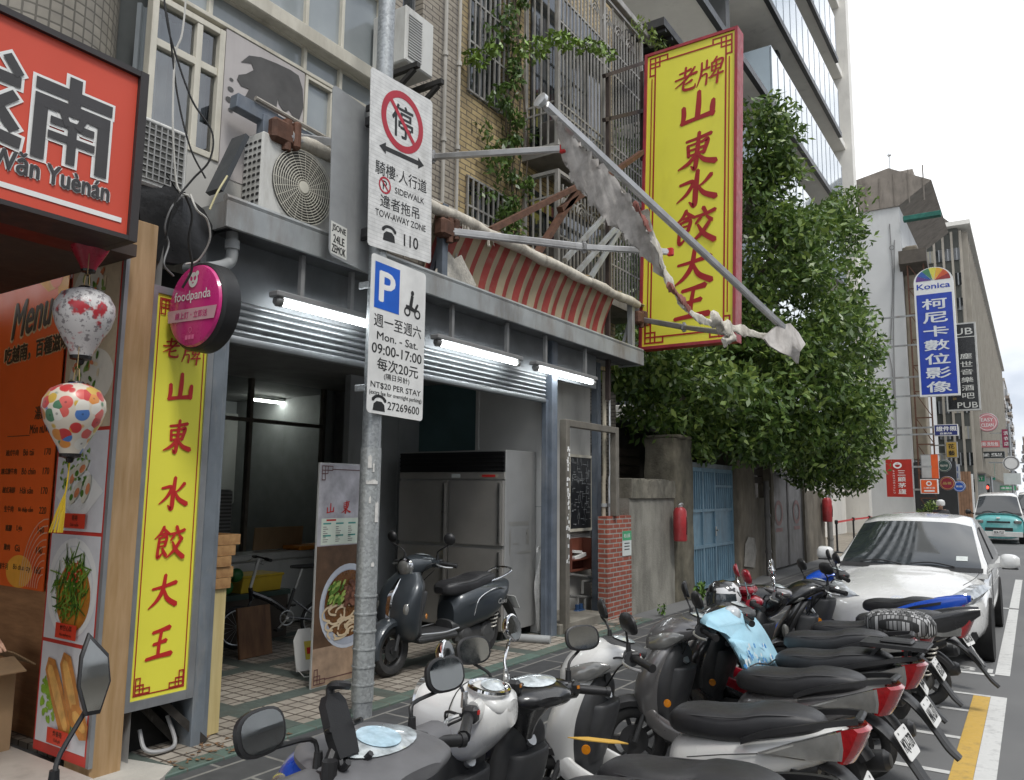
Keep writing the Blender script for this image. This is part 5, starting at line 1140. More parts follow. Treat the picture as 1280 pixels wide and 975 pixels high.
for k in range(-4, 7):
	z = zr+k*fl; yS0 = max(17.5, 24.0-1.9*k*1.1) if k > -2 else 24
	s_ = MB(); s_.ab((XT-2.19, 17.2, z-.5), (XT+.25, yE+2.405, z-.18), .02); so = s_.build('floor_slab', paleslab, tw)
	s_ = MB(); s_.ab((XT+.26, 17.6, z-.62), (XT+.42, yE+.6, z-.38)); s_.build('drip_rail', mat('dark rail', (.05, .052, .055), .4, .5), so)
	g_ = MB(); g_.ab((XT+.30, yS0, z-.36), (XT+.34, yE+.5, z+1.75))
	g_.ab((XT-1.2, yS0, z-.17), (XT+.29, yS0+.04, z+1.75)); bo = g_.build('balustrade', railg, tw)
	p_ = MB(); n_ = 14
	for i in range(n_+1): y = yS0+(yE+.5-yS0)*i/n_; p_.ab((XT+.345, y-.02, z-.3), (XT+.352, y+.02, z+1.7))
	p_.build('clips', mat('grey clips', (.25, .28, .32), .4, .4), bo)
	for i, (y0_, y1_) in enumerate(((19, 22.5), (25, 28), (30.5, 33.5))):
		w_ = MB(); w_.ab((XT-2.19, y0_, z-.15), (XT-2.12, y1_, z+2.1)); w_.build('window', darkglass, tw)
	c_ = MB(); c_.ab((XT-2.18, 23.2, z-.17), (XT-.3, 23.6, z+fl-.51)); c_.build('partition', darkrec, tw)
	c_ = MB(); c_.ab((XT-2.18, 29.2, z-.17), (XT-.2, 29.6, z+fl-.51)); c_.build('partition', darkrec, tw)
# ------------------------------------------------------------------ white-walled block across the plaza
Yw = 44.76
wb = T('white_wall_block', 'old block with a blank whitewashed side wall beside the blue shop sign', 'building', (-10, 46, 0))
ztop = PY(1100, 262, Yw).z; xr = PY(1137, 500, Yw).x
whitewash = mat('whitewashed wall', (.60, .61, .61), .85, 0, .05, .8, .1, 20, dirt=.28, dscale=.7, dcol=(.40, .40, .40))
mb = MB(); mb.ab((-22, Yw, 0), (xr, Yw+14, ztop)); mb.build('wall', whitewash, wb)
mb = MB()
for x0, pts in ((1112, [(1112, 280), (1116, 350), (1113, 430)]), (1116, [(1118, 300), (1117, 420), (1120, 520), (1121, 560)]), (1090, [(1070, 390), (1090, 420), (1112, 445), (1118, 500)])): mb.tube([PY(a, b, Yw-.05) for a, b in pts], .025, 5, 3)
mb.ring(FY(PY(1115, 310, Yw).x, PY(1115, 310, Yw).z, Yw-.06), 0, 0, .13, .09, 0, 16); mb.build('wall_wires', mat('grey wire', (.22, .22, .22), .6), wb)
weather = mat('weathered ochre grey cladding', (.26, .225, .17), .85, 0, .25, 1.2, .2, 8, dirt=.55, dscale=.8, dcol=(.09, .08, .065))
mb = MB()
for i in range(5): mb.ab((xr+.004, Yw+.3+i*1.2, 3.6), (xr+.7-.1*i, Yw+1.2+i*1.2, ztop-2.2+.4*(i % 2)), .05)
mb.build('stacked_balconies', weather, wb)
mb = MB()
fr0 = PY(1134, 330, Yw-.3); fr1 = PY(1150, 645, Yw-.3)
for x in (fr0.x, fr0.x+.75): mb.beam((x, Yw-.3, 2), (x, Yw-.3, fr0.z), .07, .07)
for i in range(11): z = fr0.z-i*1.35; mb.beam((fr0.x, Yw-.3, z), (fr0.x+.75, Yw-.3, z), .06, .06); mb.beam((fr0.x, Yw-.31, z), (fr0.x+.75, Yw-.31, z-1.3), .04, .04)
mb.build('steel_sign_frame', rust, wb)
mb = MB(); mb.prism(Frame((0, Yw-.1, 0), (1, 0, 0), (0, 0, 1), (0, 1, 0)), [(xr-7, ztop+.0), (xr+.0, ztop+.0), (xr+1.6, ztop+1.1), (xr-.4, ztop+2.2), (xr-7, ztop+.9)], 0, 10); mb.build('roof_shed', mat('brown tin roof shed', (.25, .22, .19), .7, .1, .15, 2, dirt=.4), wb)
mb = MB()
for i in range(12): x = xr-6.5+i*.7; mb.ab((x, Yw-.14, ztop+.05), (x+.06, Yw-.101, ztop+1.0+.09*i))
mb.build('roof_ribs', mat('brown rib', (.2, .175, .15), .7), wb)
mb = MB(); q = PY(1147, 275, Yw+.5); mb.prism(FX(Yw-.5, 0, xr+1.0), [(0, ztop-3.3), (4, ztop-5.6), (4, ztop-5.2), (0, ztop-2.6)], -1.1, .2); mb.build('awning', mat('dark tin awning', (.11, .095, .08), .7, .2, .2, 3, dirt=.5), wb)
mb = MB(); a, b = PY(1128, 262, Yw-.2), PY(1186, 273, Yw-.2); mb.ab((a.x, Yw-.2, a.z-.62), (b.x-.35, Yw+.2, a.z-.36), .02); mb.build('green_netting', mat('green netting', (.025, .14, .11), .8, 0, .3, 4), wb)
# dark panelled office block with the mansard
Yo = 60.0
ob_ = T('office_block', 'grey office block with pale fins, dark windows and a sloped roof', 'building', (-3, 70, 0))
xl, xr2 = PY(1140, 450, Yo).x, PY(1207, 450, Yo).x; zo = PY(1180, 287, Yo).z
fin = mat('pale concrete fins', (.36, .33, .28), .8, 0, .1, 1, dirt=.35, dcol=(.2, .18, .15)); panel = mat('dark green grey panels', (.10, .105, .095), .6, 0, .15, .6)
mb = MB(); mb.ab((xl-6, Yo, 0), (xr2, Yo+75, zo)); mb.build('wall', panel, ob_)
nf = 4
for i in range(nf+1):
	x = PY(1162+i*(45/nf), 400, Yo).x; mb = MB(); mb.ab((x-.07, Yo-.25, 0), (x+.07, Yo-.001, zo-.3)); mb.build('fin', fin, ob_)
mb = MB()
for i in range(42): y = Yo+.6+i*1.75; mb.ab((xr2+.001, y, 3.4), (xr2+.55, y+.3, zo-.2))
mb.build('side_fins', fin, ob_)
mb = MB(); mb.ab((xl-6.2, Yo-.6, zo), (xr2+.8, Yo+75.3, zo+.3)); mb.build('cornice', paleslab, ob_)
mb = MB(); mb.prism(Frame((0, Yo, 0), (1, 0, 0), (0, 0, 1), (0, 1, 0)), [(xl-4, zo+.301), (xr2-.2, zo+.301), (xr2-2.3, zo+2.6), (xl-2, zo+2.6)], .3, 22); mb.build('mansard', mat('dark mansard', (.10, .09, .08), .7, 0, .2, 2), ob_)
mb = MB(); mb.ab((xl-3, Yo+1, zo+2.61), (xr2-2.6, Yo+18, zo+5.2)); mb.build('roof_house', mat('brown roof house', (.24, .21, .18), .7, 0, .15, 2, dirt=.3), ob_)
mb = MB(); mb.cyl((xr2-4.2, Yo+2, zo+5.2), (xr2-4.2, Yo+2, zo+7.0), .06); mb.blob((xr2-4.2, Yo+2, zo+7), .15); mb.build('mast', alu, ob_)
pale_w = mat('pale window blind', (.42, .40, .33), .6)  # pale tone used on some of the windows
for r_ in range(11):
	z = zo-2.3-r_*1.75
	for i in range(nf):
		x0 = PY(1162+i*(45/nf), 400, Yo).x+.075; x1 = PY(1162+(i+1)*(45/nf), 400, Yo).x-.075
		w_ = MB(); w_.ab((x0, Yo-.10, z), (x1, Yo-.002, z+.85)); wo = w_.build('window', darkglass if (r_*3+i) % 4 else pale_w, ob_)
		w_ = MB(); w_.ab(((x0+x1)/2-.04, Yo-.14, z), ((x0+x1)/2+.04, Yo-.101, z+.85)); w_.build('sash', greyalu, wo)
# ------------------------------------------------------------------ far blocks down the street
fwall = [mat('far wall %s' % c, v, .8, 0, .08, .5, dirt=.3, dcol=(.15, .14, .13)) for c, v in (('grey', (.27, .26, .24)), ('beige', (.34, .30, .25)), ('pale', (.42, .41, .40)), ('brown', (.22, .18, .15)))]
def block(label, x0, x1, y0, y1_, h_, m, face, rows, cols, seed=0):
	t = T('street_block', label, 'building', ((x0+x1)/2, (y0+y1_)/2, 0)); rn = random.Random(seed)
	mb = MB(); mb.ab((x0, y0, 0), (x1, y1_, h_)); mb.build('wall', m, t)
	mb = MB(); mb.ab((x0-.1, y0-.15, h_), (x1+.15, y1_+.1, h_+.7)); mb.build('parapet', fwall[rn.randrange(4)], t)
	mb = MB(); mb.ab(((x0+x1)/2-2, y0+2, h_+.71), ((x0+x1)/2+1.5, y0+6, h_+3.2)); mb.build('roof_tank_house', fwall[2], t)
	fx = x1 if face > 0 else x0
	for r_ in range(rows):
		z = 4.2+r_*(h_-4.5)/rows
		for c in range(cols):
			y = y0+(y1_-y0)*(c+.15)/cols; w = (y1_-y0)/cols*.7; d = .5*rn.random()+.15
			mb = MB(); mb.ab((fx+face*.002, y, z), (fx+face*d, y+w, z+1.6)); o = mb.build('window', [darkglass, greyalu, darkrec][rn.randrange(3)], t)
			if rn.random() < .6: mb = MB(); mb.ab((fx+face*.003, y, z-.75), (fx+face*(d+.35), y+w, z-.02)); mb.build('balcony', fwall[rn.randrange(4)], t)
			if rn.random() < .4: mb = MB(); mb.ab((fx+face*(d+.01), y+.3, z-.1), (fx+face*(d+.5), y+1.1, z+.5)); mb.build('air_conditioner', white, t)
	for c in range(cols):
		mb = MB(); y = y0+(y1_-y0)*(c+.1)/cols; w = (y1_-y0)/cols*.8; mb.ab((fx+face*.003, y, .1), (fx+face*.06, y+w, 2.9)); mb.build('shop_front', [darkglass, darkrec, mat('pale shop front', (.5, .48, .42), .6), weather][rn.randrange(4)], t)  # fronts pick at random from dark, pale and weathered tones
	for r_ in range(rows):
		for c in range(2):
			mb = MB(); z = 4.2+r_*(h_-4.5)/rows; x = x0+(x1-x0)*(.3+.4*c); mb.ab((x-.8, y0-.1, z), (x+.8, y0-.002, z+1.5)); mb.build('window', darkglass, t)
xs = PY(1226, 520, 138).x
block('beige street block with jutting balconies and air conditioners, beyond the office block', xs-12, xs, 137, 172, 27, fwall[1], 1, 8, 5, 1)
block('grey street block further along, past the beige one', xs-12, xs+1.0, 173, 225, 26, fwall[0], 1, 7, 6, 2)
block('pale street block near the far end of the street', xs-12, xs+1.6, 226, 290, 30, fwall[2], 1, 8, 6, 3)
block('brown block closing the far end of the street', xs+4, xs+34, 330, 350, 22, fwall[3], -1, 5, 2, 4)
block('small pale building at the end of the street, by the traffic light', 3.5, 14, 175, 200, 17, fwall[2], -1, 4, 3, 5)
# ------------------------------------------------------------------ signs hung along the far side of the street
def hang(name, label, px, Y, th, faceM, paint, rimM=None, cat_='sign', bx=None, bz=0.):
	"""an upright sign box: pixel corners (left, top, right, bottom) on the plane Y"""
	a, b = PY(px[0], px[3], Y), PY(px[2], px[1], Y); t = T(name, label, cat_, ((a.x+b.x)/2, Y, a.z))
	F_ = FY(a.x, a.z, Y); W, Hh = b.x-a.x, b.z-a.z; e_ = min(W, Hh)*.05
	mb = MB(); mb.slab(F_, 0, 0, W, Hh, -th, 0)
	mb.build('box', rimM or greyalu, t)
	mb = MB(); mb.rect(F_, e_, e_, W-e_, Hh-e_, .006); mb.build('face', faceM, t)
	mb = MB(); paint(mb, F_, W, Hh); mb.build('lettering', None, t)
	if bx is not None:
		mb = MB(); [mb.beam(F_(0, Hh*k, -th/2), (bx, Y+th/2, a.z+Hh*k+.0), .07, .07) for k in (.2, .8)]; mb.build('bracket', Gd, t)
	return t, F_, W, Hh
def P1(mb, F_, W, Hh):
	mb.use(mat('pale raised letters', (.72, .74, .76), .4)); mb.vtext(F_, '柯尼卡數位影像', W*.5, Hh*.95, Hh*.02, Hh*.10, W*.62, bold=.03, off=.02)
bluef = mat('cobalt sign face', (.012, .05, .40), .35)
a, b = PY(1148, 497, 36), PY(1194, 362, 36)
t, F_, W, Hh = hang('tall_shop_sign', 'tall blue sign with white characters under a rainbow fan', (1150, 362, 1192, 496), 36, .3, bluef, P1, whiteprint, bx=xr)
mb = MB(); 
mb.prism(F_, [(W/2+W/2*math.cos(R(a)), Hh+.45+W*.42*math.sin(R(a))) for a in range(0, 181, 12)]+[(0, Hh+.001), (W, Hh+.001)], -.3, 0); mb.build('arched_top', whiteprint, t)
mb = MB(); cs = ((.30, .03, .03), (.6, .10, .03), (.72, .38, .04), (.68, .62, .08), (.06, .22, .10), (.03, .10, .35), (.12, .05, .25))
for i, c in enumerate(cs): mb.use(mat('fan colour %d' % (i+1), c, .4)); mb.poly(F_, [(W/2+.06*math.cos(R(180*i/7)), Hh+.5)]+[(W/2+W*.44*math.cos(R(180*(i+k/4)/7)), Hh+.5+W*.37*math.sin(R(180*(i+k/4)/7))) for k in range(5)], .008)
mb.build('rainbow_fan', None, t)
mb = MB().use(bluef); mb.text(F_, 'Konica', W/2, Hh+.26, Hh*.052, W*.84, .03, .01); mb.build('brand_word', None, t)
blk = mat('black sign face', (.012, .013, .015), .3)
def P2(mb, F_, W, Hh):
	mb.use(mat('pale pub letters', (.6, .6, .56), .4)); mb.text(F_, 'PUB', W*.5, Hh*.90, Hh*.075, W*.8, .01, .012); mb.vtext(F_, '塵世音樂酒吧', W*.66, Hh*.66, Hh*.12, Hh*.062, W*.36, bold=.012, off=.012); mb.text(F_, 'PUB', W*.62, Hh*.06, Hh*.065, W*.6, .01, .012); mb.line(F_, [(.05, Hh*.835), (W-.05, Hh*.835)], .03, .012)
	mb.use(mat('dim amber print', (.3, .2, .06), .4)); mb.vtext(F_, '音樂餐飲', W*.25, Hh*.4, Hh*.1, Hh*.03, W*.12, off=.012)
hang('tall_shop_sign', 'tall black sign with pale characters behind the blue one', (1184, 402, 1219, 514), 38.5, .25, blk, P2, mat('pale sign edge', (.5, .5, .48), .5), bx=xr)
def P3(mb, F_, W, Hh):
	mb.use(whiteprint); mb.text(F_, '證件照', W*.52, Hh*.62, Hh*.42, W*.84, .03, .01); mb.text(F_, '自動快', W*.5, Hh*.2, Hh*.18, W*.5, .02, .01)
hang('shop_sign', 'small navy sign with white characters under the tall blue one', (1168, 530, 1197, 545), 36.2, .25, mat('navy face', (.02, .03, .16), .4), P3, whiteprint, bx=xr)
def P4(mb, F_, W, Hh):
	mb.use(whiteprint); mb.vtext(F_, '三顧茅廬', W*.6, Hh*.72, Hh*.06, Hh*.13, W*.30, bold=.01, off=.012); mb.ring(F_, W*.46, Hh*.84, W*.17, W*.10, .012, 20, .8); mb.rect(F_, W*.3, Hh*.86, W*.62, Hh*.88, .013); mb.vtext(F_, 'SANGUMAOLU', W*.3, Hh*.72, Hh*.08, Hh*.035, W*.07, off=.012)
hang('shop_sign', 'upright red sign with white characters hanging before the white wall', (1109, 574, 1139, 621), 33, .12, mat('brick red face', (.42, .025, .015), .45), P4, mat('brick red face', (.42, .025, .015), .45), bx=-3.1)
def P5(mb, F_, W, Hh):
	mb.use(whiteprint); mb.ring(F_, W*.5, Hh*.7, W*.16, W*.09, .012, 18); mb.text(F_, '三顧茅廬', W*.5, Hh*.4, Hh*.13, W*.66, .01, .012); mb.rect(F_, W*.2, Hh*.14, W*.8, Hh*.24, .012)
org = mat('orange sign face', (.72, .11, .02), .45)
hang('shop_sign', 'square orange sign with white print under a pale upright box', (1151, 599, 1172, 617), 33, .25, org, P5, whiteprint, bx=-3.3)
def P6(mb, F_, W, Hh): mb.use(org); mb.rect(F_, W*.6, 0, W, Hh, .012)
hang('shop_sign', 'pale upright box with an orange side above the square orange sign', (1152, 568, 1172, 598), 33.5, .25, mat('pale grey face', (.45, .46, .45), .5), P6, greyalu)
def disc(name, label, x, y, r_, Y, faceM, txt, tm, th=.2, ry=1.):
	c = PY(x, y, Y); rr = (PY(x+r_, y, Y)-c).length; t = T(name, label, 'sign', c); F_ = FY(c.x, c.z, Y)
	mb = MB(); mb.lathe([(rr*.96, -.0), (rr, .03), (rr, th), (rr*.9, th+.02)], F_(0, 0), (0, 1, 0), 28); mb.build('rim', greyalu, t)
	mb = MB(); mb.ell(F_, 0, 0, rr*.95, rr*.95*ry, .006); mb.build('face', faceM, t)
	mb = MB().use(tm); mb.ring(F_, 0, 0, rr*.84, rr*.78, .012, 28); k = len(txt)
	for i, s in enumerate(txt): mb.text(F_, s, 0, rr*(.28*(k-1)-.56*i), rr*.36, rr*1.1, .02, .014)
	mb.build('lettering', None, t)
	mb = MB(); mb.beam((c.x-rr, Y+.1, c.z+rr*.4), (c.x-rr-.7, Y+.1, c.z+rr*.4), .05, .05); mb.build('bracket', Gd, t)
disc('round_shop_sign', 'round dark red sign with gold characters, left of the blue round one', 1184, 604, 10, 40, mat('wine face', (.25, .015, .035), .4), ['品茗'], mat('gold print', (.5, .36, .12), .4))
disc('round_shop_sign', 'round blue sign with white characters, right of the wine-red one', 1199, 608, 8, 43, mat('royal face', (.015, .09, .42), .4), ['茶飲'], whiteprint)
disc('round_shop_sign', 'round dark green sign above the wine-red one', 1180, 582, 9, 42, mat('dark green face', (.04, .08, .07), .3), ['咖啡'], mat('pale print', (.5, .5, .45), .5))
disc('round_shop_sign', 'round pink sign with white words, high over the street', 1234, 528, 14, 62, mat('pink face', (.58, .22, .24), .5), ['EASY', 'CLEAN'], whiteprint)
def PW(s, m=whiteprint, v=False):
	def f(mb, F_, W, Hh):
		mb.use(m)
		if v: mb.vtext(F_, s, W/2, Hh*.92, Hh*.08, Hh*.6/len(s), W*.55, bold=.02, off=.02)
		else: mb.text(F_, s, W/2, Hh/2, Hh*.5, W*.82, .02, .02)
	return f
hang('shop_sign', 'long pink sign strip under the round pink sign', (1221, 550, 1250, 560), 62, .3, mat('rose face', (.55, .18, .18), .5), PW('洗鞋·洗包包'), bx=xr2)
hang('shop_sign', 'dark blank fascia strip beneath the pink strip', (1220, 564, 1256, 573), 64, .3, mat('dark fascia', (.03, .035, .035), .5), PW('髮型'), bx=xr2)
hang('shop_sign', 'grey sign with white characters above the green one', (1210, 576, 1231, 594), 66, .3, mat('grey shop face', (.30, .31, .32), .5), PW('關懷味決'), bx=xr2)
hang('shop_sign', 'green sign reading POST down the street', (1209, 594, 1231, 602), 66, .3, mat('post green face', (.02, .26, .12), .5), PW('iPOST'), bx=xr2)
hang('shop_sign', 'wine-red upright sign beside the pink round one', (1253, 536, 1263, 560), 75, .3, mat('plum face', (.30, .03, .08), .5), PW('洗衣店', whiteprint, True), bx=xr2)
hang('shop_sign', 'yellow and white sign box at the office block corner', (1183, 552, 1196, 572), 47, .4, mat('mustard face', (.5, .32, .06), .5), PW('花藝', blackprint, True), bx=xr+.4)
hang('shop_sign', 'white upright sign beside the round signs', (1191, 580, 1199, 600), 46, .3, mat('white shop face', (.5, .52, .55), .5), PW('相館', mat('blue print', (.03, .08, .3), .5), True), bx=xr+.4)
hang('shop_sign', 'teal street-name sign strip by the traffic light', (1238, 578, 1243, 600), 80, .1, mat('teal street face', (.02, .3, .2), .5), PW('延吉街', whiteprint, True))
hang('shop_sign', 'long green sign far down the street behind the van', (1243, 607, 1270, 613), 110, .3, mat('grass green face', (.03, .35, .14), .5), PW('健康藥局'))
hang('shop_sign', 'black menu board on the far shop front with pale writing', (1166, 614, 1187, 643), 47.5, .1, blk, PW('本日菜單', mat('chalk print', (.4, .42, .42), .6), True))
# shop fronts under the white-walled block and the office block
sf = T('far_shop', 'brown slatted shop front with a dark doorway, below the round signs', 'shop front', (xr+1, Yw+3, 0))
mb = MB(); mb.ab((xr+.03, Yw+.05, 0), (xr+1.9, Yw+.4, 3.5)); mb.build('dark_front', mat('dark shopfront', (.03, .032, .035), .4), sf)
mb = MB()
for i in range(7): x = PY(1192+i*3.4, 640, Yw+8).x; mb.ab((x, Yw+7.9, 0), (x+.16, Yw+8.1, 3.2))
mb.build('slats', mat('brown slats', (.30, .17, .10), .6, 0, .2, 3), sf)
mb = MB(); mb.ab((xr2-.2, Yo-1.4, 0), (xr2+.02, Yo-.5, 3.2)); mb.build('white_pillar', whitewall, sf)
# ------------------------------------------------------------------ street lamp arm, traffic light, poles
t = T('traffic_light', 'traffic light showing red on a grey pole beyond the turquoise van', 'traffic light', (1.0, 78, 0))
p = PY(1234, 613, 78); mb = MB(); mb.cyl((p.x+.35, 78, 0), (p.x+.35, 78, 6.5), .09); mb.build('pole', G, t)
mb = MB(); mb.box((p.x, 78, p.z), (.4, .3, 1.1), None, .04); mb.build('lamp_housing', blackp, t)
mb = MB(); mb.lathe([(.14, 0), (.12, .03)], (p.x, 77.84, p.z+.25), (0, -1, 0), 14); mb.build('red_lamp', mat('lit red lamp', (.8, .03, .02), .4, emit=4, ecol=(1, .05, .03)), t)
t = T('street_pole', 'grey pole with an overhead arm and a round white sign, far down the street', 'pole', (0, 70, 0))
a = PY(1258, 620, 70); q = PY(1264, 579, 70); mb = MB(); mb.cyl((q.x, 70, 0), (q.x, 70, q.z+3), .08); mb.build('pole', G, t)
mb = MB(); r1 = PY(1215, 578, 70); mb.beam(r1, q+Vector((2.5, 0, 0)), .1, .1); mb.build('arm', G, t)
mb = MB(); rr = .55; mb.lathe([(rr, 0), (rr, .05)], (q.x, 69.86, q.z), (0, 1, 0), 24); mb.build('round_sign', whiteprint, t)
mb = MB(); mb.use(mat('sign grey print', (.2, .2, .2), .5)); mb.ring(FY(q.x, q.z, 69.85), 0, 0, .5, .42, .002); mb.build('sign_ring', None, t)
mb = MB(); mb.ab((q.x-.55, 69.9, q.z-1.6), (q.x+.55, 69.94, q.z-.75)); mb.build('sign_plate', platew, t)
# queue barriers on the plaza
prev = None
for i, (x, y0, y1_) in enumerate(((1047, 650, 691), (1068, 649, 683), (1088, 648, 678))):
	p = PZ(x, y1_, .02)
	t = T('queue_barrier', 'black belt barrier post with a red belt, %s of the three on the plaza' % ('nearest', 'middle', 'farthest')[i], 'barrier', p, 'belt barriers on the plaza')
	hgt = .98; mb = MB(); mb.cyl(p, p+Vector((0, 0, hgt)), .032); mb.lathe([(.05, hgt-.1), (.05, hgt), (.03, hgt+.02)], p, (0, 0, 1), 14); mb.build('post', blackp, t)
	mb = MB(); mb.lathe([(.17, 0), (.165, .02), (.05, .05)], p, (0, 0, 1), 20); mb.build('base', blackp, t)
	nx_ = PZ((1068, 1088, 1110)[i], (683, 678, 676)[i], .02); mb = MB(); mb.beam(p+Vector((0, 0, .93)), nx_+Vector((0, 0, .93)), .006, .06); mb.build('belt', mat('red belt', (.55, .02, .02), .5), t)
# potted bush before the far shop
t = T('potted_bush', 'dark green bush in a pot before the far shop front', 'plant', PY(1166, 640, 43)*1)
p = PY(1164, 640, 43); leaf_mesh('foliage', [((p.x+random.uniform(-.4, .4), 43, p.z+random.uniform(-.5, .4)), .35, 60) for i in range(9)], t, .09, 12)
mb = MB(); mb.lathe([(.22, 0), (.32, .5), (.3, .5)], (p.x, 43, .02), (0, 0, 1), 16); mb.tube([(p.x, 43, .4), (p.x, 43, p.z-.2)], .03, 6); mb.build('pot', mat('brown pot', (.2, .1, .06), .7), t)

# ------------------------------------------------------------------ the other side of the street, which the mirrors and windscreens show
def opposite(label, y0, y1_, h_, m):
	t = T('apartment_block', label, 'building', (20, (y0+y1_)/2, 0)); mb = MB(); mb.ab((17, y0, 0), (28, y1_, h_)); mb.build('wall', m, t)
	nr = int((h_-4)/3.2)
	for r_ in range(nr):
		z = 4+r_*3.2; mb = MB(); [mb.ab((16.96, y, z+.5), (16.99, y+2.4, z+2.3)) for y in [y0+.8+i*3.6 for i in range(int((y1_-y0-1)/3.6))]]; mb.build('window_row', darkglass, t)
		mb = MB(); mb.ab((15.9, y0+.2, z-.15), (16.95, y1_-.2, z+.02)); mb.ab((15.9, y0+.2, z+.021), (15.98, y1_-.2, z+.85)); mb.build('balcony', whitewash, t)
	mb = MB(); mb.ab((16.9, y0+.3, .1), (16.98, y1_-.3, 3.2)); mb.build('shop_front', darkrec, t)
opposite('pale apartment block across the street, seen only in mirrors', -26, -4, 14, whitewash); opposite('beige apartment block across the street, seen only in windscreens and mirrors', -3.5, 20, 12, mat('light beige render', (.56, .52, .45), .8, 0, .08, .5)); opposite('grey apartment block across the street, further on, seen only in reflections', 20.5, 46, 15, fwall[2])
# ------------------------------------------------------------------ air conditioners above the canopy
acw = mat('aged white casing', (.60, .60, .57), .45, 0, .06, 3, dirt=.35, dscale=4, dcol=(.25, .22, .18))
def ac_unit(label, y0, y1_, z0, z1, x0, x1, fan=True, blank=False):
	t = T('air_conditioner', label, 'air conditioner', ((x0+x1)/2, (y0+y1_)/2, z0), None)
	mb = MB(); mb.ab((x0, y0, z0), (x1, y1_, z1), .015); mb.build('casing', acw, t)
	F_ = FX(y0, z0, x1+.002); W, Hh = y1_-y0, z1-z0
	if fan:
		cx, cy, r_ = W*.55, Hh*.5, min(Hh*.46, W*.42)
		mb = MB(); mb.lathe([(r_, 0), (r_*.98, .004)], F_(cx, cy, 0), (1, 0, 0), 40); mb.build('fan_recess', mat('dark fan recess', (.09, .088, .08), .6), t)
		mb = MB()
		for i in range(1, 13): rr = r_*(.14+.86*i/12); mb.tube([F_(cx+rr*math.cos(q), cy+rr*math.sin(q), .022) for q in [2*math.pi*j/36 for j in range(37)]], .0038, 5)
		for i in range(24): q = 2*math.pi*i/24; mb.tube([F_(cx+r_*.16*math.cos(q), cy+r_*.16*math.sin(q), .018), F_(cx+r_*math.cos(q+.25), cy+r_*math.sin(q+.25), .018)], .003, 4)
		mb.lathe([(r_*.17, 0), (r_*.16, .012), (.001, .016)], F_(cx, cy, .016), (1, 0, 0), 20); mb.build('fan_guard', mat('cream guard wire', (.60, .58, .50), .5), t)
		Fs = FY(x0, z0, y0-.002); mb = MB()
		for i in range(int(Hh/.055)-1):
			for k in range(4): a = (x1-x0)*(.08+.23*k); mb.poly(Fs, rr_slot(a, .04+i*.055, (x1-x0)*.17, .024), .001)
		mb.build('side_slots', mat('dark slot', (.03, .03, .03), .7), t)
	elif not blank:
		mb = MB(); n = int(W/.045)
		for i in range(n): mb.slab(F_, .03+i*.045, .04, .038+i*.045, Hh-.04, .0, .012)
		for i in range(int(Hh/.045)): mb.slab(F_, .03, .04+i*.045, W-.03, .048+i*.045, .001, .009)
		mb.build('grille', mat('grey grille', (.34, .34, .33), .5), t)
		mb = MB(); mb.rect(F_, .03, .04, W-.03, Hh-.04, .0005); mb.build('coil', mat('dark coil', (.11, .11, .10), .6), t)
	else:
		mb = MB(); [mb.slab(F_, .04, Hh*.1+i*.028, W*.55, Hh*.1+.012+i*.028, 0, .01) for i in range(int(Hh*.8/.028))]; mb.build('louvres', mat('grey louvres', (.42, .42, .41), .5), t)
	return t
def rr_slot(a, b, w, h): return [(a+h/2+(w-h)+h/2*math.cos(q), b+h/2+h/2*math.sin(q)) for q in [R(-90+30*i) for i in range(7)]]+[(a+h/2+h/2*math.cos(q), b+h/2+h/2*math.sin(q)) for q in [R(90+30*i) for i in range(7)]]
XA = -4.95; q0, q1 = PX(352, 268, XA), PX(445, 200, XA)
ac_unit('beige outdoor unit with a round fan guard standing on the canopy', q0.y-.22, q0.y+.54, 3.975, 4.66, XA-.24, XA)
a, b = PX(183, 168, -4.9), PX(236, 235, -4.9); ac_unit('outdoor unit with a square grey grille, left end of the canopy', a.y-.2, b.y-.02, 3.86, 4.34, -5.18, -4.9, False)
a, b = PX(508, 12, -4.75), PX(541, 108, -4.75); ta = ac_unit('small window unit with side louvres, high on the beige tiles', a.y, b.y, PX(541, 108, -4.75).z+.08, PX(541, 30, -4.75).z, XU+.01, -4.75, False, True)
mb = MB(); p = PX(541, 112, -4.75)
for y in (a.y+.03, b.y-.03): mb.beam((XU, y, p.z+.03), (-4.6, y, p.z+.03), .05, .05); mb.beam((XU, y, p.z-.35), (-4.65, y, p.z), .04, .04)
mb.build('bracket', mat('black iron bracket', (.03, .028, .026), .7), ta)
# ------------------------------------------------------------------ the broken folding awning
aw = T('broken_awning', 'broken folding awning with bare metal arms, torn fabric and a striped valance', 'awning', (-4.5, 6.5, 3.85))
XR = -4.99; qa, qb = PX(575, 277, XR), PX(795, 381, XR); yA, yB, zR = PX(335, 160, XR).y-.1, qb.y, (qa.z+qb.z)/2; dzr = zR-4.47
ivory = mat('grimy ivory fabric', (.60, .56, .48), .8, 0, .15, 9, .5, 30, dirt=.5, dscale=5, dcol=(.14, .11, .08))
mb = MB(); P = [(XR+.03, yA+.25+i*(yB-yA-.25)/24, zR+.012*math.sin(i*1.7)) for i in range(25)]; mb.tube(P, [.065+.008*math.sin(i*2.3) for i in range(25)], 12, 1); mb.build('roller', ivory, aw)
mb = MB(); mb.tube([(XR-.06, yA+.2, zR+.13), (XR-.06, yB, zR+.09)], .022, 8); mb.tube([(XR+.02, yA-.05, zR+.19), (XR+.05, yA+1.6, zR+.09)], .02, 8); mb.build('top_bar', mat('aged pale bar', (.42, .39, .34), .5, .3, .2, 6, dirt=.4), aw)
mb = MB()
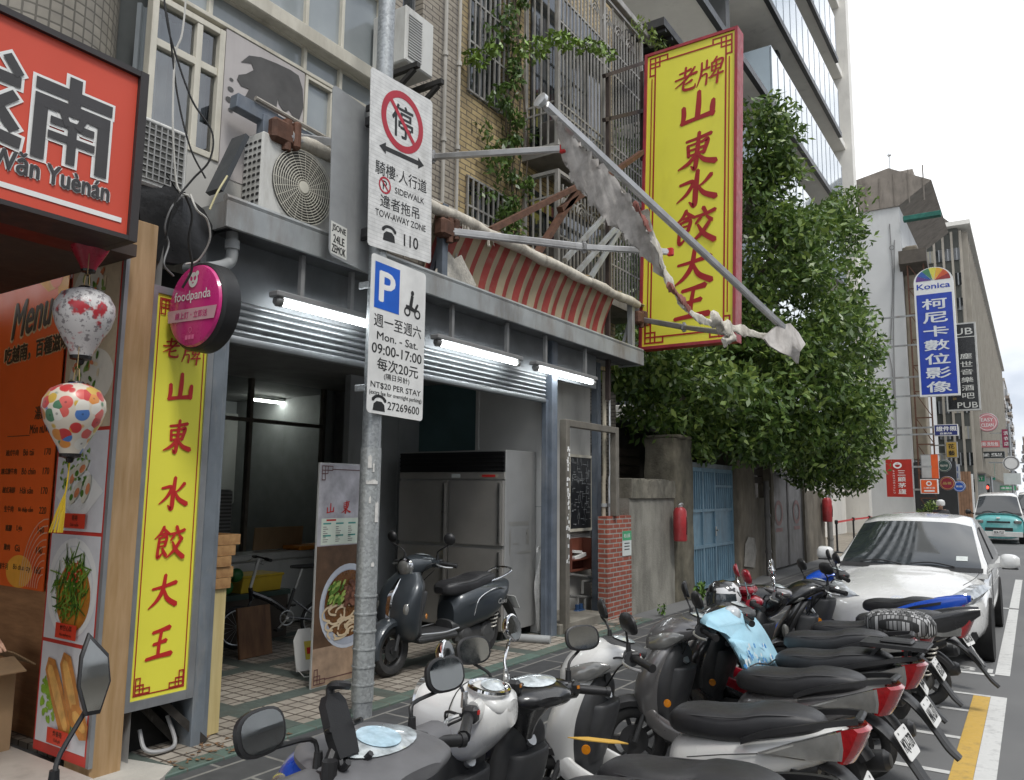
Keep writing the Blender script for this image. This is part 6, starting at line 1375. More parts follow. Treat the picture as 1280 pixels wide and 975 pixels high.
for i in range(34): # frayed back strip
	y = yA+2.2+i*.17; mb.beam((XR-.07, y, zR+.06+.02*math.sin(i*3)), (XR-.03, y+.2, zR+.08+.02*math.cos(i*2)), .10, .012)
mb.build('torn_strip', mat('ochre torn strip', (.36, .27, .16), .9, 0, .3, 12), aw)
B1, B2, B3 = (PX(*p, XR) for p in ((350, 172), (555, 290), (797, 400)))
# steel uprights and the brackets that carry the arms
for y in (yA+.08, B2.y, B3.y-.2):
	mb = MB(); mb.beam((XR-.02, y, 3.95), (XR-.02, y, zR+.1), .09, .09, (0, 1, 0), .005); mb.beam((XR-.19, y+.02, 3.97), (XR-.05, y+.02, 4.4), .08, .05); mb.build('upright', bluegrey if y < 9 else Gd, aw)
mb = MB(); mb.beam((XR-.05, yA-.2, zR+.12), (XR-.02, yA+.6, zR+.06), .1, .12, bev=.006); mb.build('cross_beam', bluegrey, aw)
mb = MB(); a = PX(300, 185, -4.7); mb.beam(PX(268, 240, -5.0), PX(301, 172, -5.0), .04, .17, (1, 0, 0)); mb.build('slanted_flashing', mat('dark slate flashing', (.06, .065, .07), .5, .3), aw)
for b_ in (B1, B2, B3):
	mb = MB(); mb.box(b_+Vector((.03, -.03, .02)), (.14, .22, .20), None, .03); mb.box(b_+Vector((.06, .1, .03)), (.12, .07, .24), None, .02); mb.cyl(b_+Vector((.06, .02, -.12)), b_+Vector((.06, .02, .14)), .04, seg=10); mb.build('arm_bracket', rust, aw)
T0, T1 = PX(686, 135, -3.6), PX(985, 415, -2.5)
def XE(x):      # the front bar's distance from the wall, where the bar crosses picture column x
	lo, hi = -.2, 1.2
	for _ in range(24):
		m = (lo+hi)/2; d = T0.lerp(T1, m)-EYEP; px = CXP+FPX*d.dot(_r)/d.dot(_f)
		lo, hi = (m, hi) if px < x else (lo, m)
	return T0.lerp(T1, lo).x
E1, E2, E3 = PX(704, 186, -3.62), PX(838, 315, XE(838)-.02), PX(908, 416, XE(908)-.2)
M1, M2, M3 = PX(541, 196, -5.08), PX(730, 309, (XR+E2.x)/2), PX(855, 409, (XR+E3.x)/2-.1)
armm = mat('dull aluminium extrusion', (.50, .50, .50), .42, .75, .12, 6, dirt=.35, dcol=(.2, .19, .18))
for b_, mid, e_ in ((B1, M1, E1), (B2, M2, E2), (B3, M3, E3)):
	mb = MB(); b2 = b_+Vector((.08, .05, 0))
	mb.beam(b2, mid, .045, .085, bev=.012); mb.beam(mid, e_, .04, .07, bev=.012)
	d = (e_-b2).normalized(); s_ = d.cross(Vector((0, 0, 1))).normalized()
	for k in (-1, 1): mb.beam(b2+s_*.024*k, mid+s_*.024*k, .004, .02); mb.beam(mid+s_*.0215*k, e_+s_*.0215*k, .004, .016)
	am = mb.build('folding_arm', armm, aw)
	mb = MB(); mb.box(mid, (.08, .08, .10), None, .015); mb.cyl(mid-Vector((0, 0, .07)), mid+Vector((0, 0, .07)), .025, seg=10); mb.build('elbow', galv('joint metal', (.28, .28, .28), .6, .5), am)
	if b_ is not B3: mb = MB(); mb.box(e_, (.07, .05, .09), None, .01); mb.build('end_cap', redp, am)
mb = MB(); d = (T1-T0).normalized(); mb.beam(T0-d*.05, T1, .07, .085, bev=.014); mb.beam(T0+Vector((0, 0, .046)), T1+Vector((0, 0, .046)), .03, .012); mb.build('front_bar', armm, aw)
mb = MB(); mb.lathe([(.05, 0), (.075, .02), (.075, .06), (.03, .07)], T0-d*.07, -d, 16); mb.build('bar_end', alu, aw)
# torn fabric: a sheet along the front bar, then a twisted strand
torn = mat('torn grey awning cloth', (.56, .53, .50), .75, 0, .18, 12, .2, 60, dirt=.5, dscale=4, dcol=(.17, .14, .12))
sheet = [((692, 145), (703, 195)), ((706, 160), (716, 225)), ((722, 177), (735, 250)), ((740, 195), (758, 275)), ((760, 213), (782, 298)), ((780, 232), (805, 322)), ((797, 248), (822, 340)), ((806, 262), (832, 352))]
V = []; rn = random.Random(4); NC = 12; SH = cat([(a[0], a[1], b[0], b[1]) for a, b in sheet], 6)
for i, (ax_, ay_, bx_, by_) in enumerate(SH):
	k_ = max(0, (i-len(SH)*.62)/(len(SH)*.38))
	for j in range(NC+1):
		t_ = j/NC; tt = k_*.62+(1-k_*.62)*t_; wv = .010*math.sin(t_*11+i*.9)+.008*math.sin(i*1.7+t_*2.2)+rn.uniform(-.006, .006); q = PX(ax_+(bx_-ax_)*tt+(rn.uniform(-3, 3) if j in (0, NC) else 0), ay_+(by_-ay_)*tt+(rn.uniform(-4, 4) if j in (0, NC) else 0), XE(ax_+(bx_-ax_)*tt)+.02-.12*t_); V.append(q+Vector((wv, 0, 0)))
m_ = NC+1; fs = [(i*m_+j, (i+1)*m_+j, (i+1)*m_+j+1, i*m_+j+1) for i in range(len(SH)-1) for j in range(NC)]
mb = MB(); mb.add(V, fs, True); mb.add([p+Vector((-.006, 0, 0)) for p in V], [f[::-1] for f in fs], True); mb.build('torn_sheet', torn, aw, ang=80)
def strand(pts, rad, X_, seed, tw=1.):
	rn = random.Random(seed); P = cat([(*PX(a, b, XE(a)+X_),) for a, b in pts], 7); n_ = len(P); rings = []
	for i, p in enumerate(P):
		p = Vector(p); q = Vector(P[min(i+1, n_-1)])-Vector(P[max(0, i-1)]); q.normalize(); s_ = q.cross(Vector((1, 0, 0))).normalized(); u_ = q.cross(s_); r_ = rad*(1+.35*math.sin(i*.9)+rn.uniform(-.25, .25)); th = i*.35*tw
		rings.append([p+(s_*math.cos(a+th)*r_+u_*math.sin(a+th)*r_*.55)*(1+.35*math.sin(3*a+i*.7)) for a in [2*math.pi*k/12 for k in range(12)]])
	return rings
mb = MB(); mb.loft(strand([(806, 262), (818, 300), (833, 345), (848, 372), (868, 395), (895, 405), (920, 412), (955, 420), (985, 425), (1000, 432)], .042, -.06, 2), True, True); mb.loft(strand([(775, 235), (797, 268), (815, 300), (830, 335)], .036, -.03, 9), True, True)
mb.loft(strand([(890, 396), (905, 408), (915, 420), (905, 428)], .065, -.05, 5), True, True); mb.build('twisted_strand', mat('dirty cream cloth', (.60, .57, .50), .8, 0, .25, 16, .3, 70, dirt=.5, dscale=6, dcol=(.2, .16, .13)), aw, ang=70)
mb = MB(); mb.loft(strand([(793, 252), (803, 272), (812, 290)], .035, +.01, 3), True, True); mb.loft(strand([(835, 355), (850, 372), (862, 388)], .04, -.01, 7), True, True); mb.build('red_scrap', mat('faded red cloth scrap', (.26, .10, .08), .8, 0, .2, 8, dirt=.4, dcol=(.4, .36, .3)), aw)
mb = MB(); rr = random.Random(6); 
poly_ = [(970, 408), (988, 404), (998, 415), (1007, 430), (1000, 440), (998, 455), (990, 446), (975, 440), (962, 432), (955, 422)]
V = [PX(a, b, XE(a)+.03*math.sin(i*2)) for i, (a, b) in enumerate(poly_)]; c_ = sum(V, Vector())/len(V)+Vector((.06, 0, 0))
mb.add(V+[c_], [(i, (i+1) % len(V), len(V)) for i in range(len(V))], True); mb.add([v_+Vector((-.02, 0, 0)) for v_ in V]+[c_-Vector((.07, 0, 0))], [((i+1) % len(V), i, len(V)) for i in range(len(V))], True); mb.build('hanging_rag', torn, aw, ang=80)
# striped valance behind the roller
stripe, n, b = _new('red and cream striped cloth'); v_ = _vec(n); sp = n.nodes.new('ShaderNodeSeparateXYZ'); n.links.new(v_, sp.inputs[0])
ad = n.nodes.new('ShaderNodeMath'); ad.operation = 'MULTIPLY_ADD'; ad.inputs[1].default_value = -.22; n.links.new(sp.outputs[2], ad.inputs[0]); n.links.new(sp.outputs[1], ad.inputs[2])
mo = n.nodes.new('ShaderNodeMath'); mo.operation = 'FLOORED_MODULO'; mo.inputs[1].default_value = .235; n.links.new(ad.outputs[0], mo.inputs[0])
lt = n.nodes.new('ShaderNodeMath'); lt.operation = 'LESS_THAN'; lt.inputs[1].default_value = .115; n.links.new(mo.outputs[0], lt.inputs[0])
c = _mix(n, lt.outputs[0], (.40, .33, .22), (.34, .055, .045)); c = _mix(n, _ramp(n, _noise(n, v_, 3.5, 8, .7), .5, .85, (0, 0, 0, 1), (.7, .7, .7, 1)), c, (.30, .25, .19))
n.links.new(c, b.inputs['Base Color']); b.inputs['Roughness'].default_value = .85; _bump(n, b, _noise(n, v_, 25, 4), .5)
V = []; ny, nz_ = 90, 8
(y0v, zv0), (y1v, zv1) = yz(545, 338, XR), yz(770, 428, XR); zv = (zv0+zv1)/2
for i in range(ny+1):
	y = y0v+(y1v-y0v)*i/ny
	for j in range(nz_+1):
		t_ = j/nz_; z = zR-.01-(zR-.01-zv)*t_+(.03*math.sin(i*.33) if j == nz_ else 0); x = XR+.0-.20*math.sin(t_*1.5)+.02*math.sin(i*.8+t_*3)+.05*t_
		V.append((x-.02, y, z))
m_ = nz_+1; fs = [(i*m_+j, (i+1)*m_+j, (i+1)*m_+j+1, i*m_+j+1) for i in range(ny) for j in range(nz_)]
mb = MB(); mb.add(V, fs, True); mb.build('striped_valance', stripe, aw)
mb = MB(); rn = random.Random(2)
hp = [(.0, .0), (.1, .18), (.22, .25), (.33, .2), (.45, .27), (.55, .18), (.66, .1), (.75, .02), (.6, -.04), (.3, -.03)]
mb.prism(FX(y0v+.05, zv+.03, XR-.06), [(a*.95, b*1.1) for a, b in hp], 0, .02); mb.build('torn_white_patch', mat('frayed white lining', (.55, .52, .46), .9, 0, .2, 20, .8, 40), aw)
mb = MB()
for i in range(40): y = y0v+.1+rn.random()*.8; z = zR-.05; mb.tube([(XR+.06, y, z), (XR+.07, y+rn.uniform(-.03, .05), z-rn.uniform(.04, .14))], .004, 4)
mb.build('frayed_threads', ivory, aw)
# ------------------------------------------------------------------ three tube lights under the canopy
names = ('tube light nearest the round magenta sign, partly hidden by the parking signs', 'middle tube light, just right of the parking signs', 'tube light nearest the right end of the canopy')
for lb, (pa, pb_) in zip(names, (((345, 372), (462, 413)), ((545, 431), (648, 460)), ((668, 461), (742, 485)))):
	a, b = PX(*pa, -4.95), PX(*pb_, -4.95); z = 3.30; a.z = b.z = z
	t = T('tube_light', lb, 'lamp', (a+b)/2, 'tube lights under the canopy')
	mb = MB(); mb.ab((a.x-.06, a.y-.03, z+.035), (a.x+.055, b.y+.03, z+.085), .01); [mb.ab((a.x-.02, y-.02, z+.086), (a.x+.02, y+.02, z+.44)) for y in (a.y+.25, b.y-.25)]; mb.build('fixture', mat('grey fixture body', (.22, .22, .22), .5), t)
	mb = MB(); mb.cyl((a.x, a.y+.04, z), (a.x, b.y-.04, z), .026, seg=12); mb.build('tube', tube_on, t)
	for y, s_ in ((a.y, 1), (b.y, -1)): mb = MB(); mb.lathe([(.03, 0), (.045, .02), (.045, .06), (.03, .07)], (a.x, y-.01*s_, z+.005), (0, s_, 0), 12); mb.build('tube_end', clear, t)
# ------------------------------------------------------------------ hanging cables at the left end of the canopy
def cable(lb, pts, r_, m, X_=-4.55):
	mb = MB(); mb.tube([PX(a, b, X_+dx) for a, b, dx in pts], r_, 6, 8); o = mb.build('cable', m); o['label'] = lb; o['category'] = 'cable'; o['group'] = 'cables hanging by the window'
bc, wc, gc = mat('black cable', (.012, .012, .012), .5), mat('white cable', (.55, .54, .50), .5), mat('grey cable', (.2, .2, .2), .6)
cable('black cable looping right before the cream window', [(203, -40, 0), (207, 15, .02), (217, 60, .02), (240, 125, .05), (265, 165, .1), (262, 200, .1), (240, 225, .05), (218, 255, .03), (207, 300, 0)], .007, bc)
cable('straight black cable crossing the cream window', [(200, -30, 0), (212, 40, 0), (222, 120, 0), (238, 185, .02), (257, 223, .05)], .006, bc)
cable('white cable hanging straight down before the cream window', [(235, -30, .04), (228, 40, .02), (219, 70, 0), (216, 150, 0), (219, 215, 0), (224, 238, .02), (236, 245, .04)], .007, wc)
cable('tangled grey cable by the wall corner', [(228, 244, 0), (214, 260, .03), (206, 285, 0), (211, 305, -.03), (205, 330, 0), (217, 345, -.05)], .006, gc)
cable('pale wire looping under the canopy end', [(238, 243, .05), (246, 262, .1), (259, 275, .05), (262, 300, .0), (248, 325, -.1), (232, 330, -.15)], .007, wc)
cable('black cable bundle falling beside the round magenta sign', [(230, 240, 0), (240, 268, 0), (236, 300, -.03), (240, 335, -.05), (228, 360, -.1)], .008, bc)
cable('short yellowish wire rising to the steel upright', [(262, 262, .05), (272, 240, .05), (284, 220, 0)], .007, mat('yellowish wire', (.5, .45, .25), .6))
t = T('drain_pipe', 'grey plastic drain elbow under the canopy end', 'pipe', (-4.75, 3.35, 3.3))
mb = MB(); mb.tube([PX(290, 285, -4.98), PX(290, 318, -4.98), PX(284, 330, -4.98), PX(262, 335, -4.9), PX(235, 335, -5.2)], .045, 12, 3); mb.build('elbow_pipe', mat('grey plastic pipe', (.30, .31, .31), .5), t)
mb = MB(); mb.lathe([(.055, 0), (.055, .07)], PX(290, 312, -4.98), (0, 0, 1), 12); mb.build('collar', mat('grey plastic pipe'), t)
t = T('black_sheet', 'black plastic sheeting draped at the wall corner behind the cables', 'sheet', (-5, 2.95, 3.6))
V = [PX(a, b, -4.98+.06*math.sin(i*1.9)) for i, (a, b) in enumerate(((178, 180), (190, 190), (205, 210), (222, 235), (235, 245), (255, 262), (270, 290), (255, 320), (225, 330), (190, 325), (176, 300), (174, 240)))]
c = sum(V, Vector())/len(V)+Vector((.12, 0, .05)); mb = MB(); mb.add(V+[c], [(i, (i+1) % len(V), len(V)) for i in range(len(V))], True); mb.add([p-Vector((.08, 0, 0)) for p in V]+[c-Vector((.1, 0, 0))], [((i+1) % len(V), i, len(V)) for i in range(len(V))], True); mb.build('sheeting', mat('black plastic sheeting', (.02, .02, .021), .35, 0, .3, 5, .5, 12), t)
# ------------------------------------------------------------------ steel frame, board and pipes in the little bay
t = T('steel_gateway', 'tall bare rectangular steel frame standing before the little bay', 'frame', (XF+.02, 9.7, 0))
fy0, fy1, fzt = PX(706, 600, XF+.04).y, PX(768, 545, XF+.04).y, PX(705, 524, XF+.04).z
for y in (fy0, fy1): mb = MB(); mb.ab((XF-.01, y-.05, .04 if y == fy0 else PX(770, 645, XF).z+.002), (XF+.09, y+.05, fzt), .006); mb.build('upright', browngrey, t)
mb = MB(); mb.ab((XF-.008, fy0+.051, fzt-.09), (XF+.088, fy1-.051, fzt), .006); mb.build('top_rail', browngrey, t)
mb = MB().use(whiteprint); rn = random.Random(3)
for i in range(46):
	z = .9+1.5*rn.random(); y = fy0+rn.uniform(-.04, .035); s_ = rn.uniform(.008, .02); mb.rect(FX(y, z, XF+.0905), -s_, -s_*1.2, s_, s_*1.2, .0008+.0001*i)
mb.build('sticker_scraps', None, t)
t = T('notice_board', 'framed dark board covered with white line drawing, on the bay wall', 'board', (XBk, 9.6, 1.35))
a, b = PX(710, 665, XBk+.04), PX(740, 570, XBk+.04); F_ = FX(a.y, a.z, XBk+.03); W, Hh = b.y-a.y, b.z-a.z
mb = MB(); [mb.slab(F_, *q, 0, .03) for q in ((0, 0, .04, Hh), (W-.04, 0, W, Hh), (.0405, 0, W-.0405, .04), (.0405, Hh-.04, W-.0405, Hh))]; mb.build('frame', cream, t)
mb = MB(); mb.rect(F_, .04, .04, W-.04, Hh-.04, .01); mb.build('board', mat('slate board', (.02, .022, .026), .5), t)
mb = MB().use(mat('chalk line', (.45, .47, .48), .7)); rn = random.Random(8)
for i in range(110):
	x, y = rn.uniform(.07, W-.10), rn.uniform(.07, Hh-.10); l = rn.uniform(.03, .12)
	if rn.random() < .5: mb.rect(F_, x, y, min(W-.05, x+l), y+.005, .012+.0001*i)
	else: mb.rect(F_, x, y, x+.005, min(Hh-.05, y+l), .012+.0001*i)
mb.build('line_drawing', None, t)
t = T('wall_box', 'open red-brown wall box with folded papers, below the framed dark board', 'box', (XBk, 9.6, .95))
a, b = PX(710, 715, XBk+.1), PX(735, 672, XBk+.1); mb = MB(); mb.ab((XBk+.002, a.y, a.z), (XBk+.02, b.y, b.z)); mb.ab((XBk+.021, a.y, a.z), (XBk+.16, a.y+.015, b.z)); mb.ab((XBk+.021, b.y-.015, a.z), (XBk+.16, b.y, b.z)); mb.ab((XBk+.021, a.y+.016, a.z), (XBk+.15, b.y-.016, a.z+.02)); mb.ab((XBk+.021, a.y+.016, a.z+.15), (XBk+.15, b.y-.016, a.z+.17)); mb.build('case', mat('red brown box', (.17, .055, .035), .5), t)
mb = MB(); mb.box((XBk+.09, (a.y+b.y)/2, a.z+.20), (.10, .34, .05), Matrix.Rotation(.15, 3, 'X')); mb.box((XBk+.08, (a.y+b.y)/2-.05, a.z+.27), (.09, .25, .04), Matrix.Rotation(-.1, 3, 'X')); mb.build('papers', white, t)
t = T('water_pipes', 'grey water pipes with a blue valve at the foot of the bay', 'pipe', (XBk+.2, 9.7, .2))
for pts in ([(712, 718), (740, 722), (770, 728)], [(728, 742), (728, 727), (765, 724)], [(712, 745), (740, 747), (741, 760)], [(722, 746), (722, 765)], [(731, 746), (731, 768)]): mb = MB(); mb.tube([PX(a, b, XBk+.25) for a, b in pts], .022, 8, 1); mb.build('pipe', galv('pipe metal', (.26, .26, .25), .5, .5), t)
q = PX(724, 768, XBk+.28); mb = MB(); mb.box(q, (.14, .26, .14), None, .04); mb.cyl(q+Vector((0, -.06, .05)), q+Vector((0, -.06, .14)), .03, seg=10); mb.cyl(q+Vector((0, .05, .05)), q+Vector((0, .05, .14)), .03, seg=10); mb.build('valve', mat('dark blue valve', (.015, .05, .13), .5), t)
for xs_, lb in ((755, 'cream conduit running up beside the brick pier'), (762, 'thin grey conduit running up above the brick pier')):
	t = T('conduit', lb, 'pipe', (XF-.05, 10.2, 1.5)); p0, p1 = PX(xs_, 700, XF-.12), PX(xs_+1, 480, XF-.12); mb = MB(); mb.tube([(p0.x, p0.y, .1), (p0.x, p0.y, 1.9), (p1.x, p0.y+.03, 2.1), (p1.x, p0.y+.03, 3.58)], .03 if xs_ == 755 else .018, 8, 3); mb.build('pipe', mat('cream conduit', (.40, .36, .28), .6, 0, .2, 6, dirt=.3) if xs_ == 755 else alu, t)
	mb = MB(); [mb.lathe([(.045, 0), (.045, .05)], (p0.x, p0.y, z), (0, 0, 1), 10) for z in (.9, 1.6)]; mb.build('collar', Gd, t)
# ------------------------------------------------------------------ lanterns hung from the orange sign
def lantern(lb, x, y, r_px, Y, m, tassel=True, squash=1.08):
	c = PY(x, y, Y); r_ = (PY(x+r_px, y, Y)-c).length*.53; t = T('lantern', lb, 'lantern', c, 'silk lanterns hung in a string')
	h_ = r_*squash; mb = MB(); mb.lathe([(r_*.34, -h_*1.25), (r_*.42, -h_*1.05), (r_*.62, -h_*.72), (r_*.88, -h_*.25), (r_*1.0, h_*.18), (r_*.97, h_*.45), (r_*.78, h_*.78), (r_*.5, h_*.93), (r_*.28, h_*.99)], c, (0, 0, 1), 28, False); mb.build('silk_shade', m, t, ang=60)
	mb = MB(); mb.lathe([(r_*.36, -h_*1.25), (r_*.34, -h_*1.36), (r_*.14, -h_*1.40), (r_*.10, -h_*1.52), (.004, -h_*1.56)], c, (0, 0, 1), 16); mb.lathe([(r_*.3, h_*.97), (r_*.24, h_*1.06)], c, (0, 0, 1), 16); mb.build('wood_cap', mat('black lacquer', (.015, .013, .013), .3), t)
	mb = MB(); 
	for s_ in (-1, 1): mb.tube([c+Vector((s_*r_*.2, 0, h_*1.02)), c+Vector((s_*r_*.13, 0, h_*1.45)), c+Vector((0, 0, h_*1.5))], .0035, 5)
	mb.tube([c+Vector((0, 0, h_*1.5)), c+Vector((0, 0, h_*2.2))], .0025, 4); mb.build('wire_handle', mat('brass wire', (.35, .25, .12), .4, .7), t)
	if tassel:
		mb = MB(); p0 = c-Vector((0, 0, h_*1.55)); mb.tube([p0, p0-Vector((.012, 0, .14)), p0-Vector((.045, 0, .26))], .004, 5, 3)
		for i in range(18): a = random.uniform(-.02, .02); mb.tube([p0-Vector((.02, 0, .16)), p0-Vector((.05+a, a*.6, .26)), p0-Vector((.085+a*1.8, a, .38))], .0035, 4)
		mb.build('tassel', mat('yellow tassel', (.62, .42, .02), .7), t)
def silk(name, pal, scale, base):
	m, n, b = _new(name); v = _vec(n); vo = n.nodes.new('ShaderNodeTexVoronoi'); vo.inputs['Scale'].default_value = scale; n.links.new(v, vo.inputs['Vector'])
	s = n.nodes.new('ShaderNodeSeparateColor'); n.links.new(vo.outputs['Color'], s.inputs[0]); r_ = n.nodes.new('ShaderNodeValToRGB'); r_.color_ramp.interpolation = 'CONSTANT'; e = r_.color_ramp.elements
	e[0].color = (*pal[0], 1); e[1].position = 1/len(pal); e[1].color = (*pal[1], 1)
	for i in range(2, len(pal)): q = e.new(i/len(pal)); q.color = (*pal[i], 1)
	n.links.new(s.outputs[0], r_.inputs[0]); d = _ramp(n, vo.outputs['Distance'], .56, .62); w_ = _ramp(n, vo.outputs['Distance'], .10, .13, (.5, .5, .5, 1), (1, 1, 1, 1))
	c = _mix(n, d, _mix(n, 1., r_.outputs[0], w_, 'MULTIPLY'), base); n.links.new(c, b.inputs['Base Color']); b.inputs['Roughness'].default_value = .35; b.inputs['Sheen Weight'].default_value = .3; return m
s1 = silk('multicoloured fan silk', ((.50, .03, .03), (.65, .62, .55), (.06, .16, .42), (.60, .22, .03), (.05, .17, .08), (.55, .35, .05), (.62, .10, .08)), 16, (.62, .55, .45))
s2, n, b = _new('white silk with red blossoms'); v = _vec(n); c = _mix(n, _ramp(n, _noise(n, v, 11, 3), .56, .62), (.60, .58, .57), (.42, .03, .04)); c = _mix(n, _ramp(n, _noise(n, v, 26, 5, .7), .545, .57, (0, 0, 0, 1), (.75, .75, .75, 1)), c, (.14, .12, .13)); n.links.new(c, b.inputs['Base Color']); b.inputs['Roughness'].default_value = .35
lantern('white silk lantern with red blossoms, above the multicoloured one', 105, 398, 36, 2.3, s2, False)
lantern('multicoloured silk lantern with a yellow tassel', 92, 518, 37, 2.25, s1)
lantern('red silk lantern tucked under the orange sign', 113, 306, 24, 2.35, mat('crimson silk', (.36, .015, .04), .3, 0, .3, 8), False)
# cartons and the half-seen passer-by at the left edge
kraft = mat('brown carton', (.36, .24, .135), .8, 0, .1, 4, dirt=.15)
t = T('carton', 'open brown carton with a printed label, on the left shop floor', 'box', (-5.6, 2.2, .1))
a, b = PZ(-40, 905, .1), PZ(36, 890, .1)
cx, cy = -6.0, 2.42; mb = MB(); 
mb.ab((cx-.3, cy-.25, .1), (cx+.3, cy+.25, .62)); mb.build('body', kraft, t)
for i, (o, rt) in enumerate((((cx+.36, cy, .655), Matrix.Rotation(.35, 3, 'Y')), ((cx, cy-.32, .64), Matrix.Rotation(.3, 3, 'X')), ((cx, cy+.30, .67), Matrix.Rotation(-.6, 3, 'X')))): mb = MB(); mb.box(o, (.2, .48, .008) if i == 0 else (.58, .18, .008), rt); mb.build('flap', kraft, t)
mb = MB().use(whiteprint); mb.rect(FY(cx-.12, .22, cy-.252), 0, 0, .36, .3); mb.rect(FX(cy-.2, .22, cx+.302), 0, 0, .34, .3); mb.use(redp); mb.rect(FX(cy-.2, .45, cx+.3035), .04, 0, .3, .03); mb.use(blackprint); [mb.rect(FX(cy-.2, .25+.045*i, cx+.3035), .04, 0, .24, .012) for i in range(4)]; mb.build('printed_label', None, t)
# ------------------------------------------------------------------ inside the restaurant
q = PZ(627, 802, .04); fx1, fy0 = -5.36, q.y
fxl = PY(498, 640, fy0).x; fyb = YR-.06; fzt = PX(610, 560, fx1).z
t = T('steel_refrigerator', 'tall stainless steel refrigerator with dark doors and a black vent, at the back right', 'refrigerator', ((fxl+fx1)/2, (fy0+fyb)/2, .04))
mb = MB(); mb.ab((fxl, fy0+.03, .14), (fx1, fyb, fzt-.0), .006); mb.build('cabinet', mat('brushed cabinet steel', (.50, .50, .49), .40, .6, .12, 1.6), t)
FFr = FY(fxl, .04, fy0+.028); W, Hh = fx1-fxl, fzt-.04
mb = MB(); mb.slab(FFr, .005, Hh-.27, W-.005, Hh-.02, .0, .02); [mb.slab(FFr, .01, Hh-.25+i*.052, W-.01, Hh-.235+i*.052, .0205, .036) for i in range(5)]; mb.build('vent_grille', mat('black vent', (.012, .012, .013), .4), t)
dsteel = mat('dark brushed steel', (.44, .42, .39), .36, .55, .12, 2)
mb = MB(); mb.slab(FFr, .005, Hh-.36, W-.005, Hh-.275, 0, .025); mb.build('control_strip', dsteel, t)
mb = MB(); mb.slab(FFr, W*.52, Hh-.345, W*.60, Hh-.295, .0255, .028); mb.build('label_plate', platew, t)
mb = MB(); mb.slab(FFr, W*.78, Hh-.34, W*.94, Hh-.30, .0255, .028); mb.build('badge', mat('dark badge', (.3, .28, .22), .4), t)
mb = MB().use(redp); mb.rect(FFr, W*.80, Hh-.335, W*.92, Hh-.305, .029); mb.build('badge_print', None, t)
for i in range(2):
	for z0, z1 in ((.12, Hh*.47), (Hh*.49, Hh-.38)):
		a0 = W*(.01+.5*i); a1 = W*(.49+.5*i); mb = MB(); mb.slab(FFr, a0, z0, a1, z1, .001, .04); d_ = mb.build('door', dsteel, t)
		mb = MB(); mb.slab(FFr, a1-.07 if i == 0 else a1-.06, z0+.03, a1-.035 if i == 0 else a1-.03, z1-.03, .041, .065); mb.build('handle', steel, d_)
for dx in (.08, W-.08): mb = MB(); mb.cyl(FFr(dx, 0, -.05), FFr(dx, .1, -.05), .03, seg=10); mb.build('leg', blackp, t)
mb = MB().use(mat('torn tape marks', (.5, .49, .46), .35, .7)); fs_ = FX(fy0, .04, fx1+.001); [mb.rect(fs_, *q, .0008+.0002*i) for i, q in enumerate(((.12, 1.35, .55, 1.40), (.12, 1.0, .15, 1.3), (.3, 1.0, .62, 1.03), (.5, 1.12, .56, 1.3), (.2, 1.12, .34, 1.14)))]; mb.build('tape_marks', None, t)
# whiteboard and dark cupboard in the kitchen, seen through the partition pane
t = T('whiteboard', 'white board with small magnets seen through the partition window', 'board', (XB+.1, 6, 2))
XQ = -11.2; a, b = PX(308, 580, XQ), PX(366, 552, XQ); mb = MB(); mb.ab((XQ-.03, a.y, a.z), (XQ, b.y, b.z), .005); mb.build('panel', white, t)
mb = MB().use(blackprint); F_ = FX(a.y, a.z, XQ+.002); [mb.ell(F_, (b.y-a.y)*(.7+.07*i), .12, .03, .035, .002+.0003*i, 10) for i in range(4)]; mb.use(redp); mb.rect(F_, (b.y-a.y)*.72, .05, (b.y-a.y)*.85, .1, .003); mb.build('magnets', None, t)
t = T('dark_cupboard', 'dark tall cupboard below the white board, behind the partition window', 'cupboard', (XQ, 6.2, .04))
a, b = PX(322, 670, XQ+.2), PX(362, 584, XQ+.2); mb = MB(); mb.ab((XQ-.2, a.y, .04), (XQ+.2, b.y, b.z), .01); mb.build('carcass', mat('near black cupboard', (.012, .012, .016), .4), t)
mb = MB(); mb.ab((XQ+.201, (a.y+b.y)/2-.01, .3), (XQ+.215, (a.y+b.y)/2+.01, b.z-.1)); mb.build('handle', alu, t)
t = T('strip_lamp', 'lit strip lamp on the kitchen ceiling behind the partition window', 'lamp', (-8.4, 6, 3.2))
a, b = PX(315, 471, -10.4), PX(356, 474, -10.4); zz_ = min(3.25, a.z); mb = MB(); mb.ab((-10.45, a.y, zz_), (-10.35, b.y, zz_+.04)); mb.build('housing', white, t)
mb = MB(); mb.ab((-10.44, a.y+.02, zz_-.03), (-10.36, b.y-.02, zz_-.001)); mb.build('tube', mat('lit kitchen tube', (1, 1, .95), .5, emit=22, ecol=(1, .98, .9)), t)
